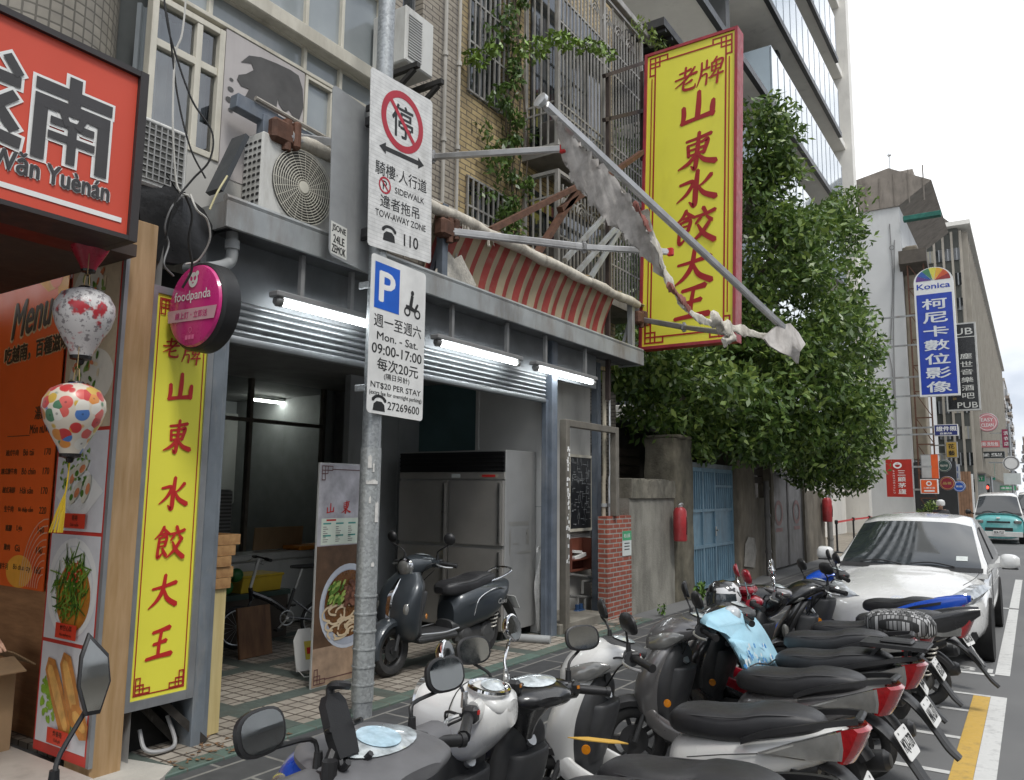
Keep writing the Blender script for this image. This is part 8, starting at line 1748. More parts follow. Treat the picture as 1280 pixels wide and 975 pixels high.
	VK = [(-.10, .46, .12, .15), (-.18, .50, .18, .20), (-.38, .54, .225, .22), (-.62, .575, .24, .195), (-.82, .64, .19, .13), (-.95, .70, .11, .07), (-.99, .715, .06, .03)]
	mb = MB(); mb.secx(VK if style == 'vespa' else [(-.10, .46, .10, .14), (-.16, .48, .14, .17), (-.34, .535, .165*big, .16*big), (-.56, .60, .18*big, .135*big), (-.78, .675, .15*big, .10*big), (-.93, .725, .10, .065), (-1.0, .745, .06, .035)], 26, 4, 2.5); bo = mb.build('rear_body', tail, t)
	mb = MB(); mb.secx([(-.08, .36, .12, .06), (-.2, .38, .155, .09), (-.45, .44, .16, .10), (-.68, .53, .14, .07), (-.84, .60, .09, .04)], 20, 3, 2.8); mb.build('lower_cover', blackp if style != 'vespa' else inner, t)
	mb = MB(); mb.X = Matrix.Translation((-.09, 0, 0)) if style != 'vespa' else None; mb.secx([(.0, .715, .06, .03), (-.04, .722, .115, .058), (-.14, .728, .148, .074), (-.30, .732, .16, .078), (-.40, .745, .165, .080), (-.48, .77, .160, .080), (-.60, .788, .145, .070), (-.70, .795, .118, .056), (-.76, .795, .08, .036), (-.785, .793, .04, .015)], 26, 5, 3.3); se = mb.build('seat', seatm, t, ang=28)
	mb = MB(); mb.X = Matrix.Translation((-.09, 0, 0)) if style != 'vespa' else None
	for k in (-1, 1): mb.tube([(-.05, k*.105, .765), (-.2, k*.150, .782), (-.38, k*.160, .80), (-.50, k*.152, .828), (-.62, k*.13, .838), (-.72, k*.085, .832)], .0035, 5, 4)
	mb.build('seat_piping', mat('seat seam', (.05, .05, .052), .6), se)
	mb = MB()
	for k in (-1, 1): mb.tube([(-.22, k*.1745*(1.27 if style == 'vespa' else 1.0)-k*.004, .575), (-.40, k*.185*big, .62), (-.58, k*.183*big, .655)], .0028, 4, 4); mb.tube([(-.16, k*.135, .43), (-.38, k*.152*big, .475), (-.62, k*.160*big, .545), (-.82, k*.135, .62)], .0035, 4, 4)
	mb.build('panel_seams', mat('dark seam', (.03, .03, .03), .8), bo)
	# tail lamp, side lenses, grab rail
	if style == 'vespa':
		mb = MB(); mb.secx([(-.92, .70, .075, .05), (-.98, .71, .06, .045), (-1.0, .715, .03, .022)], 18, 4, 2.6); mb.build('tail_light', redlens, t)
	else:
		mb = MB(); mb.loft([[(x_+c_, y_, z_+.004*c_) for x_, z_ in ((-.965, .80), (-1.04, .82), (-1.06, .805), (-1.02, .71), (-.985, .65), (-.965, .655))] for y_, c_ in ((-.118, .03), (-.10, .012), (-.05, -.012), (0, -.02), (.05, -.012), (.10, .012), (.118, .03))]); mb.build('tail_light', redlens, t, ang=25)
	for k in (-1, 1):
		yb_ = 1.0 if style != 'vespa' else 1.12
		pl_ = ((-.58, .660), (-.74, .725), (-.955, .80), (-.965, .72), (-.955, .665), (-.80, .65)) if style != 'vespa' else ((-.80, .66), (-.86, .70), (-.90, .69), (-.90, .64), (-.85, .62))
		ys_ = lambda x_: (.190-.19*max(0, -.60-x_))*yb_
		mb = MB(); mb.loft([[(x_+(-.78-x_)*e_, k*(ys_(x_)+d_), z_+(.69-z_)*e_) for x_, z_ in pl_] for d_, e_ in ((-.05, 0), (-.004, 0), (.006, .08), (.010, .25))]); mb.build('rear_indicator', clear, t, ang=25)
	if style == 'vespa':
		mb = MB(); mb.tube([(-.62, .12, .76), (-.80, .14, .80), (-.97, .13, .86), (-1.0, 0, .88), (-.97, -.13, .86), (-.80, -.14, .80), (-.62, -.12, .76)], .011, 8, 4); mb.build('grab_rail', chrome, t)
	else:
		mb = MB()
		for k in (-1, 1): mb.loft([[(x_, k*y_+dy, z_+dz) for dy, dz in ((-.016, -.014), (.016, -.014), (.014, .014), (-.014, .014))] for x_, y_, z_ in cat([(-.50, .178, .70), (-.62, .182, .755), (-.78, .165, .80), (-.93, .125, .835), (-1.03, .085, .85)], 4)])
		mb.box((-1.03, 0, .85), (.04, .18, .028), None, .01); mb.build('grab_rail', blackp, t)
	if style == 'sport':
		for k in (-1, 1): mb = MB(); mb.secx([(-.30, .60, .01, .03, k*.165), (-.5, .665, .03, .085, k*.165), (-.75, .745, .03, .10, k*.145), (-.98, .825, .028, .075, k*.105), (-1.12, .88, .012, .03, k*.07)], 16, 4, 2.6); mb.build('tail_panel', tail, t)
	# engine, exhaust, shock absorber, stand
	mb = MB(); mb.box((-.42, .06, .255), (.52, .12, .15), None, .035); mb.lathe([(.105, -.03), (.11, .0), (.09, .035), (.02, .045)], (-.60, .11, .25), (0, 1, 0), 20); mb.lathe([(.085, -.03), (.09, .0), (.07, .03), (.02, .04)], (-.27, .11, .27), (0, 1, 0), 20); mb.build('engine', mat('sooty cast metal', (.10, .10, .10), .55, .5, .2, 8, dirt=.3), t)
	mb = MB(); mb.tube([(-.2, -.10, .22), (-.34, -.15, .2), (-.48, -.16, .24)], .02, 8, 3); mb.tube([(-.46, -.16, .24), (-.56, -.16, .26), (-.92, -.17, .33), (-.95, -.17, .335)], [.03, .06, .062, .04], 14); mb.build('exhaust', dgrey, t)
	mb = MB(); mb.tube([(-.66+ -.075*f+.033*math.cos(f*44), .135+.033*math.sin(f*44), .30+.27*f) for f in [i/90 for i in range(91)]], .0075, 6); sp_ = mb.build('shock_spring', spring, t); mb = MB(); mb.cyl((-.66, .135, .26), (-.74, .135, .60), .018, seg=10); mb.build('damper', blackp, sp_)
	arc_fender(I, -.63, .235, .275, 60, 150, .07, blackp, t, 'rear_hugger')
	mb = MB(); rr_ = [[(x_+dx, y_*w_, z_+dz) for y_, dx, dz in ((-1, 0, 0), (-.7, -.012, .012), (.7, -.012, .012), (1, 0, 0), (.7, .012, -.012), (-.7, .012, -.012))] for x_, z_, w_ in cat([(-.78, .62, .09), (-.92, .585, .085), (-1.02, .50, .075), (-1.10, .40, .07), (-1.17, .30, .065), (-1.23, .24, .045)], 4)]; mb.loft(rr_); mb.build('rear_mudguard', dgrey, t)
	pn = Vector((-.80, 0, .48)).normalized(); pc = Vector((-1.065, 0, .50)); vv = Vector((.48, 0, .80)).normalized(); PF = Frame(pc+pn*.012, Vector((0, -1, 0)), vv, pn)
	mb = MB(); mb.prism(Frame(PF(-.125, -.085), PF.u, PF.v, PF.n), rrect(.25, .165, .02), 0, .004); po = mb.build('number_plate', mat('plate white', (.70, .72, .72), .35), t)
	if plate: mb = MB().use(blackprint); mb.text(PF, plate, 0, -.012, .085, .215, .02, .006); mb.ell(PF, -.075, .06, .008, .008, .006, 10); mb.ell(PF, .075, .06, .008, .008, .006, 10); mb.build('plate_number', None, po)
	mb = MB(); [mb.tube([(-.22, k*.08, .2), (-.30, k*.14, .02)], .012, 6) for k in (-1, 1)]; mb.cyl((-.30, -.14, .02), (-.30, .14, .02), .012, seg=6); mb.build('centre_stand', blackp, t)
	if rack:
		mb = MB(); 
		for k in (-1, 1): mb.beam((-.72, k*.10, .80), (-.80, k*.10, .90), .02, .02); mb.beam((-.96, k*.08, .84), (-.96, k*.08, .90), .02, .02); mb.beam((-.70, k*.14, .915), (-1.08, k*.14, .915), .02, .025)
		mb.box((-.90, 0, .917), (.40, .26, .016), None, .006); mb.box((-.90, 0, .935), (.20, .16, .022), None, .01); [mb.beam((-.70-.19*i, -.14, .914), (-.70-.19*i, .14, .914), .02, .024) for i in range(3)]; mb.build('luggage_rack', blackp, t)
	h = R(heading); t.location = (x, y, z0); t.rotation_euler = (R(lean), 0, h); t.scale = (sc,)*3
	return t
RX = -1.46
GRP = 'scooters parked in the roadside bays'
TM = lambda t: Matrix.Translation(t.location) @ t.rotation_euler.to_matrix().to_4x4()
s0 = scooter('grey scooter with kite-shaped mirrors, nearest the camera at bottom left', -1.95, .92, 178, 0, 'sport', silverp, cowl=dgrey, mirror='kite', mh=.25, mspread=.30)
s1 = scooter('blue scooter with a grey dash and a phone holder on the bar', -1.50, 1.84, 181, 0, 'modern', bluep, dash=mgrey, cowl=bluep, mspread=.40, mh=.15, dsc=1.5)
s2 = scooter('white retro scooter with a chrome headlight ring, beside the blue phone-holder scooter', -1.60, 2.58, 182, 10, 'retro', whitep, dash=whitep, mirror='round', mh=.20, mspread=.32, dsc=.7)
s3 = scooter('black scooter with a bare black handlebar cover, between two white scooters', -1.62, 3.02, 178, -22, 'bare', blackg, dash=blackg, cowl=blackg, plate='NGX-8821', mspread=.30, mh=.19, sc=.95)
s4 = scooter('white scooter with a pale angular headlight and a white tail', -1.70, 3.95, 183, 38, 'modern', whitep, dash=dgrey, plate='MSX-1593', mspread=.28, mh=.17, sc=.95)
s5 = scooter('silver grey scooter with an angular headlight, plate MQU-7278', -1.68, 5.0, 176, 32, 'modern', silverp, tail=silverp, dash=dgrey, plate='MQU-7278', mspread=.30, mh=.18, sc=.95)
s6 = scooter('black scooter with a flat luggage rack, its bars under the pale blue bag', -1.64, 5.72, 178, 25, 'modern', blackg, rack=True, plate='NAU-3371', mir=False, sc=.95)
s7 = scooter('small red and black scooter with a red mirror, beyond the bagged one', -1.78, 6.45, 184, 22, 'retro', redpt, dash=redpt, cowl=blackg, tail=maroon, plate='MJB-0619', mirror='oval', mspread=.26, sc=.95)
s8 = scooter('black retro scooter with a silver gauge, beyond the red one', -1.72, 7.1, 180, 15, 'retro', blackg, dash=silverp, mirror='round', plate='AEX-575', mspread=.28, sc=.95)
s9 = scooter('black sport scooter with pink stripes along its sides', -1.50, 7.80, 188, 35, 'sport', blackg, tail=blackg, mirror='oval', plate='MTY-2206', mspread=.22, mh=.17, sc=.95)
s10 = scooter('bright blue sport scooter at the far end of the row, before the white car', -1.62, 9.0, 169, 30, 'sport', bluep, tail=bluep, dash=blackp, plate='NKR-6158', mspread=.30, mh=.18, sc=.95)
vs = scooter('satin graphite retro scooter parked inside the arcade before the steel refrigerator', -5.22, 6.52, -97, 8, 'vespa', mblack, dash=mblack, mirror='round', group=None, z0=.04, mspread=.36, mh=.21, sc=1.04)
def extra(root, fn, name, m):
	mb = MB(); fn(mb); o = mb.build(name, m); o.parent = root; o.location = (0, 0, 0); return o
def raw(root, name, m, fn):
	"""a part added later in a scooter's own coordinates"""
	k = PMAT[root.name]; mb = MB(); fn(mb); return mb.build(name, m, root)
# phone holder, stripes, registered marks
def holder(mb):
	Fh = Frame((.20, .15, 1.12), Vector((0, -1, 0)), Vector((.42, 0, .9)).normalized(), Vector((-.9, 0, .42)).normalized())
	mb.prism(Fh, [(-.038, -.06), (.038, -.06), (.045, .0), (.04, .09), (.022, .115), (-.022, .115), (-.04, .09), (-.045, 0)], -.015, .015)
	for a, b in ((-.055, .02), (.055, .02)): mb.tube([Fh(a*.6, b, .0), Fh(a, b, .01), Fh(a*1.1, b, .035)], .008, 6, 3)
	for a in (-.025, .025): mb.tube([Fh(a, -.05, 0), Fh(a*1.6, -.085, .015), Fh(a*1.8, -.075, .05)], .010, 6, 3)
	mb.tube([Fh(0, .11, 0), Fh(0, .135, .012), Fh(.0, .13, .045), Fh(.03, .12, .05)], .013, 8, 3)
	mb.tube([(.21, .19, 1.01), (.19, .2, 1.06), (.205, .15, 1.11)], .018, 8, 3); mb.cyl((.17, .22, 1.03), (.17, .22, 1.075), .022, seg=10)
raw(s1, 'phone_holder', blackp, holder)
raw(s1, 'gauge_display', mat('bright gauge print', (.45, .62, .72), .15, 0, .3, 22, coat=1), lambda mb: mb.lathe([(.07, 0), (.001, .004)], (.19, 0, 1.083), (-.2, 0, 1), 24))  # pale blue disc for the gauge's display
raw(s9, 'pink_stripe', mat('pink stripe', (.55, .05, .11), .35), lambda mb: [mb.loft([[(x_, k*(y_+dy), z_+dz) for dy, dz in ((.0, -.012), (.006, 0), (0, .012), (-.01, 0))] for x_, y_, z_ in cat([(-.2, .152, .62), (-.45, .182, .68), (-.7, .170, .74), (-.88, .128, .775)], 4)]) for k in (-1, 1)])
raw(s9, 'silver_flash', silverp, lambda mb: [mb.loft([[(x_, k*(y_+dy), z_+dz) for dy, dz in ((.0, -.03), (.008, 0), (0, .03), (-.01, 0))] for x_, y_, z_ in cat([(-.16, .142, .54), (-.40, .176, .60), (-.66, .178, .67), (-.8, .15, .70)], 4)]) for k in (-1, 1)])
def nword(mb): mb.use(mat('silver letters', (.6, .62, .64), .3, .4)); mb.text(Frame((-.60, .2, .70), Vector((-1, 0, .16)).normalized(), Vector((.16, 0, 1)).normalized(), (0, 1, 0)), 'NEX', 0, 0, .055, .17, .02, .004, .25)
raw(s10, 'side_lettering', None, nword)
raw(s2, 'gauge_ring', chrome, lambda mb: mb.tube([(.20+.075*math.cos(q), .075*math.sin(q), 1.066+.012*math.cos(q)) for q in [2*math.pi*j/24 for j in range(25)]], .010, 6))
raw(s2, 'panel_seam', mat('dark seam', (.05, .05, .05), .8), lambda mb: mb.tube([(.30, .1415*math.cos(q), .928+.1435*math.sin(q)) for q in [2*math.pi*j/32 for j in range(33)]], .003, 4))
for o in s7.children_recursive:
	if o.name.startswith('mirror_shell'): o.data.materials[0] = redpt
raw(s7, 'red_gauge_cap', redpt, lambda mb: mb.box((.20, 0, 1.10), (.13, .22, .07), None, .025))
raw(s7, 'gauge_top', silverp, lambda mb: mb.box((.20, 0, 1.143), (.10, .17, .014), None, .005))
raw(vs, 'side_curve_trim', chrome, lambda mb: [mb.tube([(-.30, k*.21, .46), (-.36, k*.225, .62), (-.56, k*.232, .70), (-.74, k*.205, .69), (-.86, k*.165, .62)], .006, 6, 5) for k in (-1, 1)])
raw(vs, 'floor_edge_trim', alu, lambda mb: [mb.tube([(.40, k*.19, .36), (.1, k*.192, .345), (-.12, k*.175, .36)], .007, 6, 4) for k in (-1, 1)])
raw(vs, 'badge', mat('pale badge letters', (.6, .6, .58), .3, .5), lambda mb: mb.text(Frame((-.70, .236, .57), Vector((-1, 0, 0)), (0, 0, 1), (0, 1, 0)), 'Cuxi', 0, 0, .05, None, .015, .004, .3))
# bag tied over the bars of the rack scooter, with its blue blossoms
bag = T('blue_bag', 'pale blue flowered bag pulled over the bars of the scooter with the rack', 'bag', (-1.9, 5.7, .8))
bagm = mat('pale blue nylon', (.34, .58, .70), .5, 0, .08, 5, .5, 14)
top, c1, c2 = PX(912, 760, -1.80), PX(880, 770, -1.9), PX(950, 842, -1.55)
pts = cat([(912, 757), (935, 764), (952, 782), (966, 806), (980, 838), (958, 841), (935, 845), (922, 822), (908, 800), (893, 786), (875, 778), (884, 764)], 4)[:-1]
def bagpt(a, b, k): return PX(a, b, -1.62-.25*max(0, (850-b)/95)+k)
rg = []
for k, s_ in ((.10, .55), (.075, .86), (.02, 1.), (-.06, .97), (-.12, .8)):
	rg.append([bagpt(925+(a-925)*s_, 800+(b-800)*s_, k+.012*math.sin(i*.9)) for i, (a, b) in enumerate(pts)])
mb = MB(); mb.loft(rg); mb.build('cover', bagm, bag, ang=70)
mb = MB(); rn = random.Random(3)
fl = [mat('blue blossom', (.05, .24, .55), .5), mat('white blossom', (.68, .72, .72), .5), mat('dark dot', (.04, .06, .1), .5)]
for i in range(46):
	a, b = rn.uniform(930, 972), rn.uniform(806, 838)
	if a > 935+(b-765)*.55+6 or a < 915+(b-800)*.45: continue
	mb.use(fl[i % 2]); o = bagpt(a, b, .118); r_ = rn.uniform(.010, .020); F_ = Frame(o, (0, 1, 0), Vector((-.3, 0, 1)).normalized(), (1, 0, .3))
	for q in range(5): mb.ell(F_, r_*.6*math.cos(q*1.257), r_*.6*math.sin(q*1.257), r_*.45, r_*.4, .0004*q+.0002*(i % 9), 7)
mb.build('blossom_print', None, bag)
mb = MB(); mb.blob(bagpt(915, 768, .06), (.06, .07, .06), 12, 8); mb.build('clear_tie', mat('cloudy wrap', (.5, .53, .55), .2, 0, .3, 20, .5, 30), bag)
mb = MB(); mb.tube([bagpt(a, b, .125) for a, b in ((938, 833), (948, 829), (960, 830), (970, 824), (977, 822))], .005, 5, 4); mb.build('cord', blackprint, bag)
# helmet resting on the mirror behind the bag
hq = PZ(905, 748, 1.02); hl = T('helmet', 'black and white motorcycle helmet resting among the scooter bars behind the blue bag', 'helmet', hq)
hm, n, b = _new('black and white helmet'); v = _vec(n, None, (1, 1.6, 2)); b.inputs['Roughness'].default_value = .25; b.inputs['Coat Weight'].default_value = 1
n.links.new(_ramp(n, _noise(n, v, 5.5, 2), .49, .51, (.012, .012, .012, 1), (.6, .6, .6, 1)), b.inputs['Base Color'])
mb = MB(); mb.lathe([(.10, -.10), (.125, -.04), (.13, .02), (.11, .09), (.07, .125), (.002, .14)], hq, (0, 0, 1), 24); mb.build('shell', hm, hl)
mb = MB(); mb.loft([[hq+Vector((math.cos(q)*r_, math.sin(q)*r_, z)) for q in [R(-150+10*j) for j in range(13)]] for r_, z in ((.135, -.06), (.141, .0), (.131, .05))], False, True, False); mb.build('visor', darkglass, hl)
# checked seat cover lying on the blue scooter
ck = brickmat('black white checks', 'XYZ', (.45, .45, .45), (.012, .012, .012), (.012, .012, .012), .03, .03, .004, .5, .6, .1, 0)
t = T('checked_cover', 'black and white checked cloth spread over the pink-striped scooter seat', 'cloth', (-1.2, 8.4, .8))
q = PZ(1122, 770, .86); mb = MB(); mb.secx([(q.x-.24, q.y*0+.80, .05, .03), (q.x-.18, .80, .15, .09), (q.x, .81, .18, .10), (q.x+.2, .80, .16, .09), (q.x+.27, .78, .05, .04)], 20, 4, 2.8); mb.v = [Vector((p.x, p.y+q.y, p.z)) for p in mb.v]; mb.build('cloth', ck, t)
mb = MB(); mb.secx([(q.x-.2, .86, .06, .01), (q.x, .905, .10, .012), (q.x+.2, .89, .06, .01)], 16, 3); mb.v = [Vector((p.x, p.y+q.y, p.z)) for p in mb.v]; mb.build('fold', ck, t)
# orange scrap on the black scooter's seat
mb = MB(); o = TM(s3) @ Vector((-.08, .05, .815)); mb.prism(Frame(o, Vector((1, .3, 0)).normalized(), Vector((-.3, 1, 0)).normalized(), (0, 0, 1)), [(-.12, 0), (-.04, .03), (.08, .025), (.13, .0), (.05, -.015), (-.06, -.012)], 0, .004); o = mb.build('torn_foam', mat('yellow torn foam', (.55, .33, .06), .9)); o['label'] = 'strip of yellow torn foam on the front of a black seat'; o['category'] = 'scrap'
# ------------------------------------------------------------------ cars
def car(name, label, cat_, loc, W_, L, hood, beltz, roofz, prof, glassx, pm, upper=None, rz=0., wr=.31, kind='car', grp=None):
	"""x across, y along with the nose at y=0 and the tail at +L; prof: keys (y, z_bottom, z_top, half width) of the lower body; glassx: (windscreen foot, roof front, roof rear, tail foot)"""
	t = T(name, label, cat_, (0, 0, 0), grp); hw = W_/2
	def ring(y, zb, zt, w_, n=3.2, k=28):
		zc, hz = (zb+zt)/2, (zt-zb)/2
		return [(w_*math.copysign(abs(math.cos(q))**(2/n), math.cos(q)), y, zc+hz*math.copysign(abs(math.sin(q))**(2/n), math.sin(q))) for q in [2*math.pi*(j+.5)/k for j in range(k)]]
	mb = MB(); mb.loft([ring(*k) for k in cat(prof, 5)]); mb.build('lower_body', pm, t, ang=40)
	g0, g1, g2, g3 = glassx; wt = hw*.80; wb = hw*.97
	def top(y): return beltz-.06+(roofz-beltz+.06)*min(1, max(0, (y-g0)/(g1-g0)), max(0, (g3-y)/(g3-g2)))**.9+(.075*math.sin(math.pi*(y-g1)/(g2-g1))**.8 if g1 < y < g2 else 0)
	rings = []; N_ = 28
	for i in range(N_+1):
		y = g0+(g3-g0)*i/N_; z1 = top(y); f = (z1-beltz)/(roofz-beltz); f = max(0, f); w1 = wb+(wt-wb)*f
		pts = [(-wb, beltz-.12), (-wb, beltz-.04)]
		pts += [(-w1-.0, z1-.10*f-.01), (-w1*.94, z1-.035*f), (-w1*.72, z1), (-w1*.35, z1+.018*f), (0, z1+.024*f), (w1*.35, z1+.018*f), (w1*.72, z1), (w1*.94, z1-.035*f), (w1, z1-.10*f-.01), (wb, beltz-.04), (wb, beltz-.12)]
		rings.append([(a, y, b) for a, b in pts])
	mb = MB(); mb.loft(rings); mb.build('cabin', upper or pm, t, ang=50)
	def roofpt(y, s_):
		z1 = top(y); f = max(0, (z1-beltz)/(roofz-beltz)); w1 = wb+(wt-wb)*f; return Vector((w1*.93*s_, y-.004, z1+.026*f*(1-s_*s_)-.030*f*max(0, abs(s_)-.7)/.3+.006))
	mb = MB(); a0, a1 = g0+.05, g1-.06; G_ = [[roofpt(a0+(a1-a0)*i/10, -1+2*j/14) for j in range(15)] for i in range(11)]; mb.loft(G_, False, True, False); wo = mb.build('windscreen', mat('tinted windscreen', (.022, .027, .03), .02, 0, .1, coat=1), t)
	mb = MB(); mb.loft([[roofpt(a0+e, -1.02+2.04*j/14)+Vector((0, -.004, .003)) for j in range(15)] for e in (-.05, .012)], False, True, False); mb.build('cowl_strip', blackp, wo)
	for s_ in (-.62, .12): mb = MB(); mb.tube([roofpt(a0+.0, s_+.52)+Vector((0, -.01, .015)), roofpt(a0+.05, s_+.2)+Vector((0, -.01, .018)), roofpt(a0+.02, s_-.1)+Vector((0, -.01, .016))], .009, 5, 3); mb.build('wiper', blackp, wo)
	for k in (-1, 1):
		mb = MB(); ys = [g0+.42+(g3-g0-.85)*i/12 for i in range(13)]
		up = [];  dn = []
		for y in ys:
			z1 = top(y); f = max(0, (z1-beltz)/(roofz-beltz)); w1 = wb+(wt-wb)*f; za = z1-.10*f-.04; zb = beltz+.0; fr = lambda z: (z-(beltz-.04))/max(.05, (z1-.10*f-.01)-(beltz-.04)); xx = lambda z: wb+(w1-wb)*fr(z)+.006
			za = max(za, zb+.004); up.append((k*xx(za), y, za)); dn.append((k*xx(zb), y, zb))
		mb.loft([dn, up], False, True, False); so = mb.build('side_window', darkglass, t); mb = MB(); m_ = len(ys)//2; mb.beam(Vector(dn[m_])+Vector((k*.004, 0, 0)), Vector(up[m_])+Vector((k*.004, 0, 0)), .05, .012, (1, 0, 0)); mb.build('door_pillar', blackp, so)
	for y in (prof[0][0]+.82, prof[0][0]+L-.9):
		for k in (-1, 1):
			mb = MB(); mb.lathe([(wr*.62, -.1), (wr*.93, -.11), (wr, -.06), (wr, .06), (wr*.93, .11), (wr*.62, .1)], (k*(hw-.11), y, wr), (1, 0, 0), 28, False); w0 = mb.build('wheel', rubber, t); mb = MB(); mb.lathe([(wr*.64, .02), (wr*.3, .06), (.02, .07)] if k > 0 else [(wr*.64, -.02), (wr*.3, -.06), (.02, -.07)], (k*(hw-.10), y, wr), (1, 0, 0), 20); mb.build('rim', alu, w0)
			mb = MB(); mb.lathe([(wr+.045, -.09), (wr+.045, .115)], (k*(hw-.11), y, wr+.01), (1, 0, 0), 28); mb.build('wheel_arch', mat('black wheel well', (.008, .008, .008), .9), t)
	for k in (-1, 1):
		mb = MB(); mb.secx([(k*(hw+.19)-.10, beltz+.06, .055, .05), (k*(hw+.19)-.06, beltz+.065, .09, .085), (k*(hw+.19)+.05, beltz+.065, .085, .08), (k*(hw+.19)+.10, beltz+.06, .05, .05)], 18, 4, 2.8); yy = g0+.42; mb.v = [Vector((p.x, p.y+yy, p.z)) for p in mb.v]; mb.beam((k*(hw-.02), yy+.03, beltz-.01), (k*(hw+.12), yy, beltz+.03), .06, .05); mo = mb.build('wing_mirror', pm if kind == 'car' else blackp, t)
		mb = MB(); mb.box((k*(hw+.19), yy, beltz-.015), (.17, .12, .02), None, .008); mb.build('mirror_base', blackp, mo)
	t.location = loc; t.rotation_euler = (0, 0, rz); return t, top
pw = paint('pearl white car paint', (.66, .66, .645), 1., .25)
cx_ = (PY(1250, 691, 11.6).x+PY(1055, 691, 11.6).x)/2-.02
Yn = PZ(1200, 815, .16).y-.0
wish, topf = car('parked_car', 'white parked car facing the camera behind the row of scooters', 'car', (cx_, 9.72, 0), 1.70, 4.5, 1.1, .98, 1.475,
	[(0, .24, .60, .50), (.05, .20, .68, .66), (.20, .18, .76, .77), (.50, .18, .84, .83), (.95, .18, .93, .85), (1.4, .18, .99, .85), (3.9, .18, 1.02, .84), (4.35, .24, .98, .78), (4.5, .35, .90, .66)], (1.02, 2.05, 3.5, 4.4), pw)
def carbits():
	t = wish; 
	def part(nm, m, fn): mb = MB(); fn(mb); return mb.build(nm, m, t)
	for k in (-1, 1):
		def hl(mb): mb.loft([[(k*x, y, z+h) for x, h in ((a-.05, -hh*.8), (a+.06, -hh), (a+.10, 0), (a+.04, hh), (a-.06, hh*.8), (a-.09, 0))] for y, a, z, hh in ((.06, .47, .665, .02), (.10, .56, .69, .055), (.20, .655, .735, .07), (.36, .735, .79, .06), (.52, .775, .825, .02))])
		part('headlight', mat('headlamp glass', (.42, .44, .45), .05, .3, .5, 14, coat=1), hl)
		part('headlamp_reflector', chrome, lambda mb: mb.blob((k*.66, .125, .715), (.06, .05, .045), 14, 8))
		part('fog_recess', blackp, lambda mb: mb.prism(Frame((k*.60, .058, .335), (k, .34, 0), (0, 0, 1), (0, -1, 0)), [(-.16, -.045), (.12, -.05), (.15, 0), (.13, .05), (-.16, .045)], -.02, .012))
		part('fog_lamp', clear, lambda mb: mb.lathe([(.045, 0), (.04, .014), (.001, .02)], (k*.60, .044, .335), (k*.25, -1, 0), 18))
	part('grille', blackp, lambda mb: mb.loft([[(x, y, z) for y, z in ((.058-.03*(1-(x/.62)**2)+.02*abs(x), .600+.03*abs(x)), (.040-.03*(1-(x/.62)**2)+.02*abs(x), .57+.03*abs(x)), (.052-.03*(1-(x/.62)**2)+.02*abs(x), .545+.03*abs(x)))] for x in [-.5+.05*i for i in range(21)]], False, True, False))
	part('grille_chrome', chrome, lambda mb: mb.tube([(x, .050-.03*(1-(x/.62)**2)+.02*abs(x), .607+.03*abs(x)) for x in [-.5+.05*i for i in range(21)]], .008, 6))
	part('lower_intake', blackp, lambda mb: mb.box((0, .012, .33), (.86, .03, .12), None, .012))
	part('licence_plate', whiteprint, lambda mb: mb.box((0, -.014, .44), (.34, .012, .15), None, .004))
	FE = Frame((0, .005, .665), (1, 0, 0), Vector((0, .35, 1)).normalized(), (0, -1, .35))
	def emb(mb): mb.ring(FE, 0, 0, .075, .062, .012, 28, .66); mb.ring(FE, 0, .0, .030, .021, .0125, 20, 1.5); mb.ring(FE, 0, .019, .052, .042, .0129, 24, .42)
	part('emblem', chrome, emb)
	def seams(mb):
		for k in (-1, 1): mb.tube([(k*.62, .30, .842), (k*.72, .62, .90), (k*.76, 1.0, .952)], .004, 4, 4); mb.tube([(k*.852, 1.25, .3), (k*.858, 1.25, .95)], .004, 4)
	part('panel_seams', mat('dark seam', (.05, .05, .05), .8), seams)
	part('sticker', platew, lambda mb: mb.quad(*[(x, 1.19+.24*(z), .0+topf(1.19+.24*z)+.013) for x, z in ((.50, 0), (.62, 0), (.62, .35), (.50, .35))]))
carbits()
teal_p = paint('turquoise van paint', (.13, .44, .44), .8)
vx = (PY(1217, 660, 35.4).x+PY(1279, 660, 35.4).x)/2
van, tv = car('parked_van', 'turquoise and white minivan facing the camera beyond the white car', 'van', (vx+.03, 35.3, 0), 1.66, 4.0, .5, 1.12, 1.86, [(0, .24, .78, .60), (.06, .20, .98, .74), (.25, .20, 1.10, .81), (.5, .2, 1.16, .83), (3.7, .2, 1.16, .83), (4.0, .3, 1.1, .76)], (.28, .95, 3.6, 3.98), teal_p, whitep, kind='van')
for nm, m, a, b in (('grille', blackp, (-.38, -.03, .80), (.38, .03, .86)), ('lower_intake', blackp, (-.45, -.03, .50), (.45, .03, .62)), ('bumper', whitep, (-.76, -.035, .28), (.76, .10, .47)), ('licence_plate', whiteprint, (-.19, -.05, .36), (.19, -.036, .52)), ('emblem', whiteprint, (-.06, -.02, .95), (.06, .03, 1.01))): mb = MB(); mb.ab(a, b, .01); mb.build(nm, m, van)
for k in (-1, 1): mb = MB(); mb.box((k*.62, .03, .84), (.26, .12, .12), None, .03); mb.build('headlight', clear, van)
mb = MB().use(blackprint); mb.text(FY(0, .44, -.052), 'BDR-7227', 0, 0, .09, .32, .02); mb.build('plate_number', None, van)
van2, _ = car('parked_van', 'white van half hidden behind the turquoise minivan', 'van', (.05, 44.5, 0), 1.66, 4.2, .5, 1.12, 1.95, [(0, .24, .78, .60), (.06, .20, .98, .74), (.25, .20, 1.10, .81), (.5, .2, 1.16, .83), (3.9, .2, 1.16, .83), (4.2, .3, 1.1, .76)], (.28, 1.0, 3.8, 4.18), whitep, kind='van')
